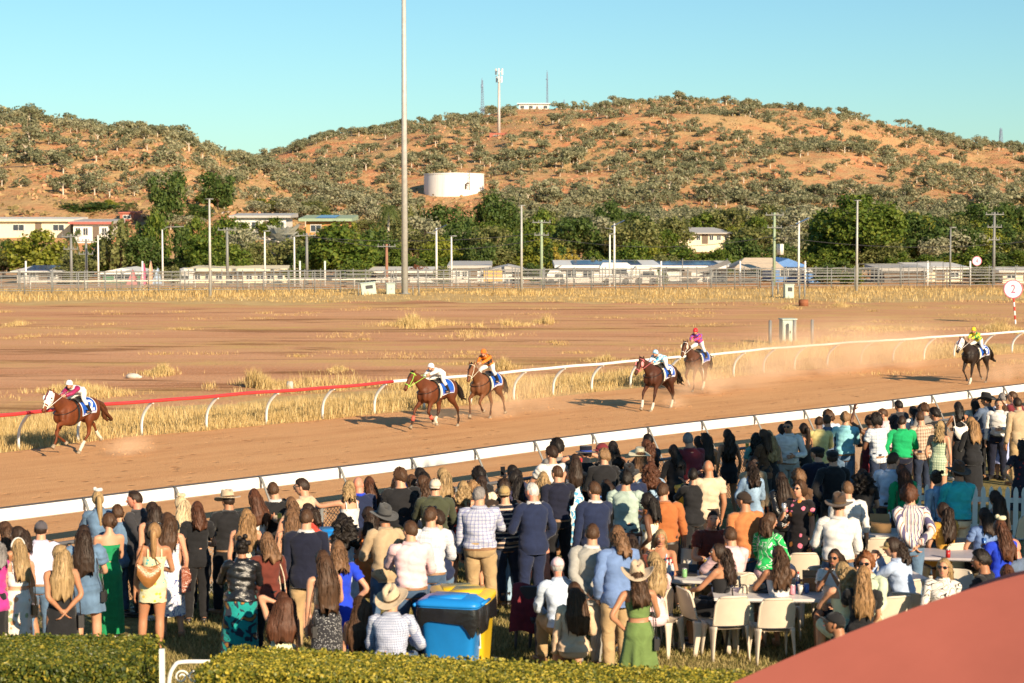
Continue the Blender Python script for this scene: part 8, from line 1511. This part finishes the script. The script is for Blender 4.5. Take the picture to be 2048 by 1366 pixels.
# wheelie bins
M_BINB = plas('bin_blue', (.012, .22, .62), .4); M_BINY = plas('bin_yellow', (.72, .47, .02), .4); M_LINER = plain('bin_liner', (.014, .014, .015), .22, .6, bump=.8, bscale=14)
def bin_(px, py, yaw, body, lid, label, liner=True, poster=False):
    p = at_lawn(px, py, 1.06); e = empty('wheelie_bin', p, R(yaw)); tag(e, label, 'bin', 'wheelie bins on the lawn'); mb = MB()
    def ringr(w, d, z, k=6): return [(w / 2 * np.sign(cos(a)) * abs(cos(a)) ** .28, d / 2 * np.sign(sin(a)) * abs(sin(a)) ** .28, z) for a in np.linspace(0, 2 * pi, 40, endpoint=False) + .08]
    mb.grid([ringr(.46, .52, .0), ringr(.47, .53, .08), ringr(.57, .70, .90), ringr(.60, .74, .91), ringr(.60, .74, .96)], 0, True, True); mb.build('body', body, e, True)
    mb = MB(); mb.grid([ringr(.61, .76, .965), ringr(.62, .77, .985), ringr(.60, .74, 1.02), ringr(.40, .5, 1.05), ringr(.02, .02, 1.055)], 0, True, True); mb.box((0, -.39, 1.0), (.34, .05, .03)); mb.box((0, .05, 1.052), (.36, .4, .02)); mb.build('lid', lid, e, True)
    mb = MB(); mb.tube([(-.26, .40, .97), (.26, .40, .97)], .02, 8); mb.build('handle', body, e)
    for sx in (-1, 1): mb = MB(); mb.tube([(sx * .25, .30, .10), (sx * .31, .30, .10)], .10, 16); mb.build('wheel', M_CHAIRD, e)
    if liner: mb = MB(); r0 = np.array(ringr(.615, .755, .955)); rows = [r0, r0 * [1.03, 1.03, 1] - [0, 0, .08], r0 * [1.02, 1.02, 1] - [0, 0, .24]]; rows[2][:, 2] -= .07 * np.sin(np.arange(40) * .9) + .04 * np.sin(np.arange(40) * .31); mb.grid(rows, 0, True); mb.build('bin_liner', M_LINER, e)
    if poster:
        mb = MB(); mb.box((.10, -.335, .60), (.26, .006, .34), 0, rotx(.10)); ps = mb.build('notice', M_SIGNW, e, False); mb = MB(); mb.box((.10, -.334, .53), (.24, .008, .14), 0, rotx(.10)); [mb.box((.02 + k * .05, -.341, .51), (.022, .006, .05 + .012 * k), 1, rotx(.10)) for k in range(4)]; mb.build('notice_picture', [M_EYE, M_SIGNW], ps, False)
    return e
bin_(906, 1190, 76, M_BINB, M_BINB, 'blue wheelie bin with black liner behind the hedge'); bin_(934, 1180, -10, M_BINY, M_BINY, 'yellow wheelie bin with a pasted notice beside the blue bin', True, True); bin_(915, 1174, 8, M_BINY, M_BINY, 'yellow lidded bin just behind the blue bin', False)
bin_(1392, 970, 10, M_BINY, M_BINY, 'yellow bin left of the clapping bald man', False); bin_(810, 1060, 0, M_BINY, M_BINY, 'yellow bin hidden behind the pink shirt', False); bin_(668, 1058, 10, M_BINB, M_BINB, 'blue bin right of the navy blazer', False)
# crutches against the fence
for k, (px, py) in enumerate(((1695, 872), (1705, 870))):
    p = at_lawn(px, py, 1.25); e = empty('crutch', p, .2 * k); tag(e, ('left' if k == 0 else 'right') + ' one of the two metal crutches leaning by the aqua shirt', 'crutch'); mb = MB()
    for s_ in (-1, 1): mb.tube([(s_ * .015, -.1, .02), (s_ * .06, .02, .7), (s_ * .07, .1, 1.25)], .012, 6)
    mb.build('frame', M_GALV, e); mb = MB(); mb.box((0, .1, 1.26), (.2, .05, .05)); mb.build('arm_pad', M_SIGNW, e, False)
# white picket fence
A, B = at_lawn(1790, 968, .95), at_lawn(2100, 972, .95); B[2] = A[2]; d = unit((B - A) * [1, 1, 0]); e = empty('picket_fence', A, atan2(d[1], d[0])); tag(e, 'white picket fence in the shade at right', 'fence'); L = np.linalg.norm(B - A); n = int(L / .135)
for i in range(n):
    mb = MB(); x = i * .135; w = .042; mb.add([(x - w, -.02, .06), (x + w, -.02, .06), (x + w, -.02, .86), (x + .7 * w, -.02, .92), (x, -.02, .96), (x - .7 * w, -.02, .92), (x - w, -.02, .86)] + [(x - w, .0, .06), (x + w, .0, .06), (x + w, .0, .86), (x + .7 * w, .0, .92), (x, .0, .96), (x - .7 * w, .0, .92), (x - w, .0, .86)], [(0, 1, 2, 3, 4, 5, 6), (13, 12, 11, 10, 9, 8, 7)] + [(k, k + 7, (k + 1) % 7 + 7, (k + 1) % 7) for k in range(7)]); mb.build('picket', M_WHITE, e, False)
for z in (.25, .72): mb = MB(); mb.box((L / 2, .024, z), (L, .04, .08)); mb.build('rail', M_WHITE, e, False)
# hedges: a woody core hidden in a thick skin of small leaves
LEAFH = island_mat('hedge_leaves', [(0, (.030, .05, .010)), (.4, (.075, .10, .016)), (.75, (.16, .17, .024)), (.94, (.30, .25, .03)), (1, (.44, .34, .045))], .45, .35, .2); LEAFY = island_mat('hedge_leaves_yellow', [(0, (.06, .085, .014)), (.3, (.13, .145, .02)), (.65, (.33, .29, .035)), (1, (.54, .42, .055))], .45, .35, .2); M_TWIG = plain('hedge_twigs', (.035, .032, .014), .95)
def hedge(label, x0, x1, y0, y1, zt, depth, n, lm):
    """top front edge runs from pixel (x0, y0) to (x1, y1) at height zt"""
    A, B = at(x0, y0, zt), at(x1, y1, zt); d = unit((B - A) * [1, 1, 0]); nb_ = np.array([-d[1], d[0], 0]); L = np.linalg.norm(B - A); zb = lawn_z(A[0], A[1]) - .1; H = zt - zb; e = empty('hedge', [A[0], A[1], zb], atan2(d[1], d[0])); tag(e, label, 'hedge')
    mb = MB(); mb.box((L / 2, -depth / 2, H / 2 - .06), (L - .25, depth - .25, H - .14)); mb.build('twigs', M_TWIG, e, False)
    n1 = int(n * .55); u = rng.uniform(0, L, n1); v = rng.uniform(-depth, 0, n1); top = np.stack([u, v, H - .10 * rng.random(n1) ** 2 + .05 * (fbm(u * 3, v * 3, 3) - .5) - .10 * np.clip(1 - np.minimum(np.minimum(-v, depth + v), np.minimum(u, L - u)) / .16, 0, 1) ** 2], 1); N1 = np.tile([0, 0, 1.], (n1, 1))
    n2 = n - n1; u = rng.uniform(0, L, n2); z = rng.uniform(.0, H, n2); fr = np.stack([u, np.where(rng.random(n2) < .7, -depth, 0) + rng.normal(0, .035, n2) + .06 * (fbm(u * 3, z * 3, 3) - .5), z], 1); N2 = np.where(fr[:, 1:2] < -depth / 2, -1, 1) * np.array([[0, 1., 0]])
    n3 = n // 10; sd_ = rng.random(n3) < .5; en = np.stack([np.where(sd_, 0, L) + rng.normal(0, .03, n3), rng.uniform(-depth, 0, n3), rng.uniform(0, H, n3)], 1); N3 = np.where(sd_, -1, 1)[:, None] * np.array([[1., 0, 0]])
    mb = MB(); mb.add(*leaf_quads(np.concatenate([top, fr, en]), np.concatenate([N1, N2, N3]), .023, .9)); mb.build('leaves', lm, e, False)
hedge('clipped green hedge at bottom left with a squared end', -60, 318, 1266, 1270, 2.12, 1.5, 60000, LEAFH)
hedge('long clipped yellow green hedge running along the bottom', 478, 1560, 1290, 1345, 2.10, 1.2, 130000, LEAFY)
# ornamental white gate between the hedges
A, B = at_lawn(324, 1298, .98), at_lawn(420, 1312, .85); e = empty('garden_gate', A, 0.05); tag(e, 'white scrolled iron gate between the two hedges', 'gate'); W = max(.5, B[0] - A[0]); M_IRON = plain('white_iron', (.74, .72, .66), .5, .4)
mb = MB(); mb.box((0, 0, .48), (.055, .055, 1.0)); mb.build('post', M_IRON, e, False)
mb = MB(); mb.tube(smooth_path([(.07, 0, .05), (.07, 0, .62), (.13, 0, .80), (.22, 0, .84), (W, 0, .84)], 5), .022, 8); mb.tube([(.07, 0, .52), (W, 0, .52)], .018, 8); mb.tube([(.07, 0, .1), (W, 0, .1)], .018, 8); mb.build('frame', M_IRON, e)
for cx in (.20, .34, .48):
    mb = MB(); a = np.linspace(0, 4.4 * pi / 1.5, 30); r = .075 * (1 - a / a[-1] * .75); mb.tube(np.stack([cx + np.cos(a) * r, 0 * a, .68 + np.sin(a) * r], 1), .010, 6); mb.build('scroll', M_IRON, e)
# red market umbrella in front
ap = np.array([(2105 - 1024) / FPX * 14.0, 14.0, 4.235]); zg = lawn_z(ap[0], ap[1]); e = empty('market_umbrella', [ap[0], ap[1], zg]); tag(e, 'large coral red umbrella filling the lower right corner', 'umbrella'); H = ap[2] - zg
CR = [np.array(v) for v in ((-2.75, -.45), (.45, -2.75), (2.75, .45), (-.45, 2.75))]; mb = MB(); TT = np.linspace(0.004, 1, 16)
for k in range(4):
    A, B = CR[k], CR[(k + 1) % 4]; G = [[np.r_[(A * (1 - q_) + B * q_) * t_ * (1 - .03 * sin(pi * q_)), H - .93 * t_ ** 1.3 - .03 * t_ * sin(pi * q_)] for q_ in np.linspace(0, 1, 15)] for t_ in TT]; G.append([p_ - [0, 0, .2] for p_ in G[-1]]); mb.grid(G)
mb.build('canopy', plain('umbrella_cloth', (.40, .118, .086), .95, .05, var=.06, scale=1.5, bump=.10, bscale=120), e, False); mb = MB(); mb.tube([(0, 0, -.05), (0, 0, H + .05)], .035, 12); mb.build('pole', M_GALV, e)
for c_ in CR: mb = MB(); mb.tube([np.r_[c_ * t_, H - .93 * t_ ** 1.3 - .035] for t_ in TT], .014, 5); mb.build('rib', M_GALV, e)
mb = MB(); mb.box((0, 0, .05), (.7, .7, .1)); mb.build('base', M_CONC, e, False)
add_tree('gum_tree', 'gum0', 15.6, 19.6, 1.1, 13.5, 7.5, 'gum tree added outside the picture to shade the crowd', 'unseen tree added for shade')  # unseen tree, added only to throw broken shade on the centre-right crowd
# roof of the stand beside the camera: outside the picture, it shades the right of the lawn
e = empty('grandstand_roof', (19.5, 21.5, 1.0)); tag(e, 'flat steel roof on posts beside the lawn, outside the picture', 'roof'); mb = MB(); mb.box((0, 0, 6.6), (13, 7.5, .3)); mb.build('roof_sheet', M_GREYROOF, e, False)
for sx in (-6, 0, 6):
    for sy in (-3.4, 3.4): mb = MB(); mb.tube([(sx, sy, 0), (sx, sy, 6.45)], .1, 8); mb.build('post', M_GALV, e)
# ------------------------------------------------------------------ dust kicked up by the field
def dust_mat(name, dens, scale):
    t = NT(name); t.t.nodes.remove(t.b); v = t.n('ShaderNodeVolumePrincipled'); v.inputs['Color'].default_value = (.84, .61, .42, 1); v.inputs['Anisotropy'].default_value = -.35
    co = t.n('ShaderNodeTexCoord').outputs['Object']; ln = t.n('ShaderNodeVectorMath', operation='LENGTH'); t.l(co, ln.inputs[0]); fall = t.ramp(ln.outputs['Value'], [(.25, 1), (.98, 0)])
    nz = t.ramp(t.noise(t.world((1, 1, 1)), scale, 4, .65, .4), [(.40, 0), (.66, 1)]); d = t.math('MULTIPLY', t.math('MULTIPLY', fall, nz), dens); t.l(d, v.inputs['Density']); t.l(v.outputs[0], t.out.inputs['Volume']); return t.m
D1, D2 = dust_mat('dust_thin', .27, .40), dust_mat('dust_thick', .95, 1.3)
def dust(px, py, rx, ry, rz, m, z=.5):
    p = at(px, py, 0); mb = MB(); mb.ball((0, 0, 0), 1, 20, 12); o = mb.build('dust', m, loc=p + [0, 0, z]); o.scale = (rx, ry, rz); o.rotation_euler = (0, 0, atan2(TV[1], TV[0])); tag(o, kind='stuff')
for a in ((985, 835, 1.6, 1.0, .8, D2, .45), (1060, 826, 3.4, 1.5, 1.2, D1, .6), (1400, 790, 2.0, 1.1, .9, D2, .5), (1470, 780, 4.0, 1.8, 1.3, D1, .7), (1690, 742, 12.0, 3.0, 1.9, D1, .8), (1600, 752, 6.0, 2.4, 1.3, D1, .7), (1760, 737, 6.5, 2.2, 1.2, D1, .6), (1990, 765, 1.3, .9, .6, D2, .3), (2045, 755, 3.0, 1.6, 1.1, D1, .6), (262, 911, 1.1, .5, .45, D2, .25), (1352, 816, .7, .5, .4, D2, .2), (890, 850, 1.5, .9, .5, D1, .35)): dust(*a)
# clods of dirt flung up behind the hooves, too many to count
n = 420; cs = [(262, 910, .8), (985, 838, 1.1), (1065, 828, 1.6), (1352, 816, .5), (1450, 792, 1.6), (1990, 764, .7), (2030, 760, 1.0)]; mb = MB()
for k in range(n):
    px, py, sp = cs[k % len(cs)]; p = at(px, py, 0) + rng.normal(0, 1, 3) * [sp * .6, sp * .6, 0] + [0, 0, abs(rng.normal(0, .28)) * sp]; r = rng.uniform(.006, .020); v = rng.normal(0, 1, (4, 3)) * r; mb.add(p + v, [(0, 1, 2), (0, 2, 3), (0, 3, 1), (1, 3, 2)])
o = mb.build('flung_dirt', M_TRACK, smooth=False); tag(o, kind='stuff')
finish_bodies()
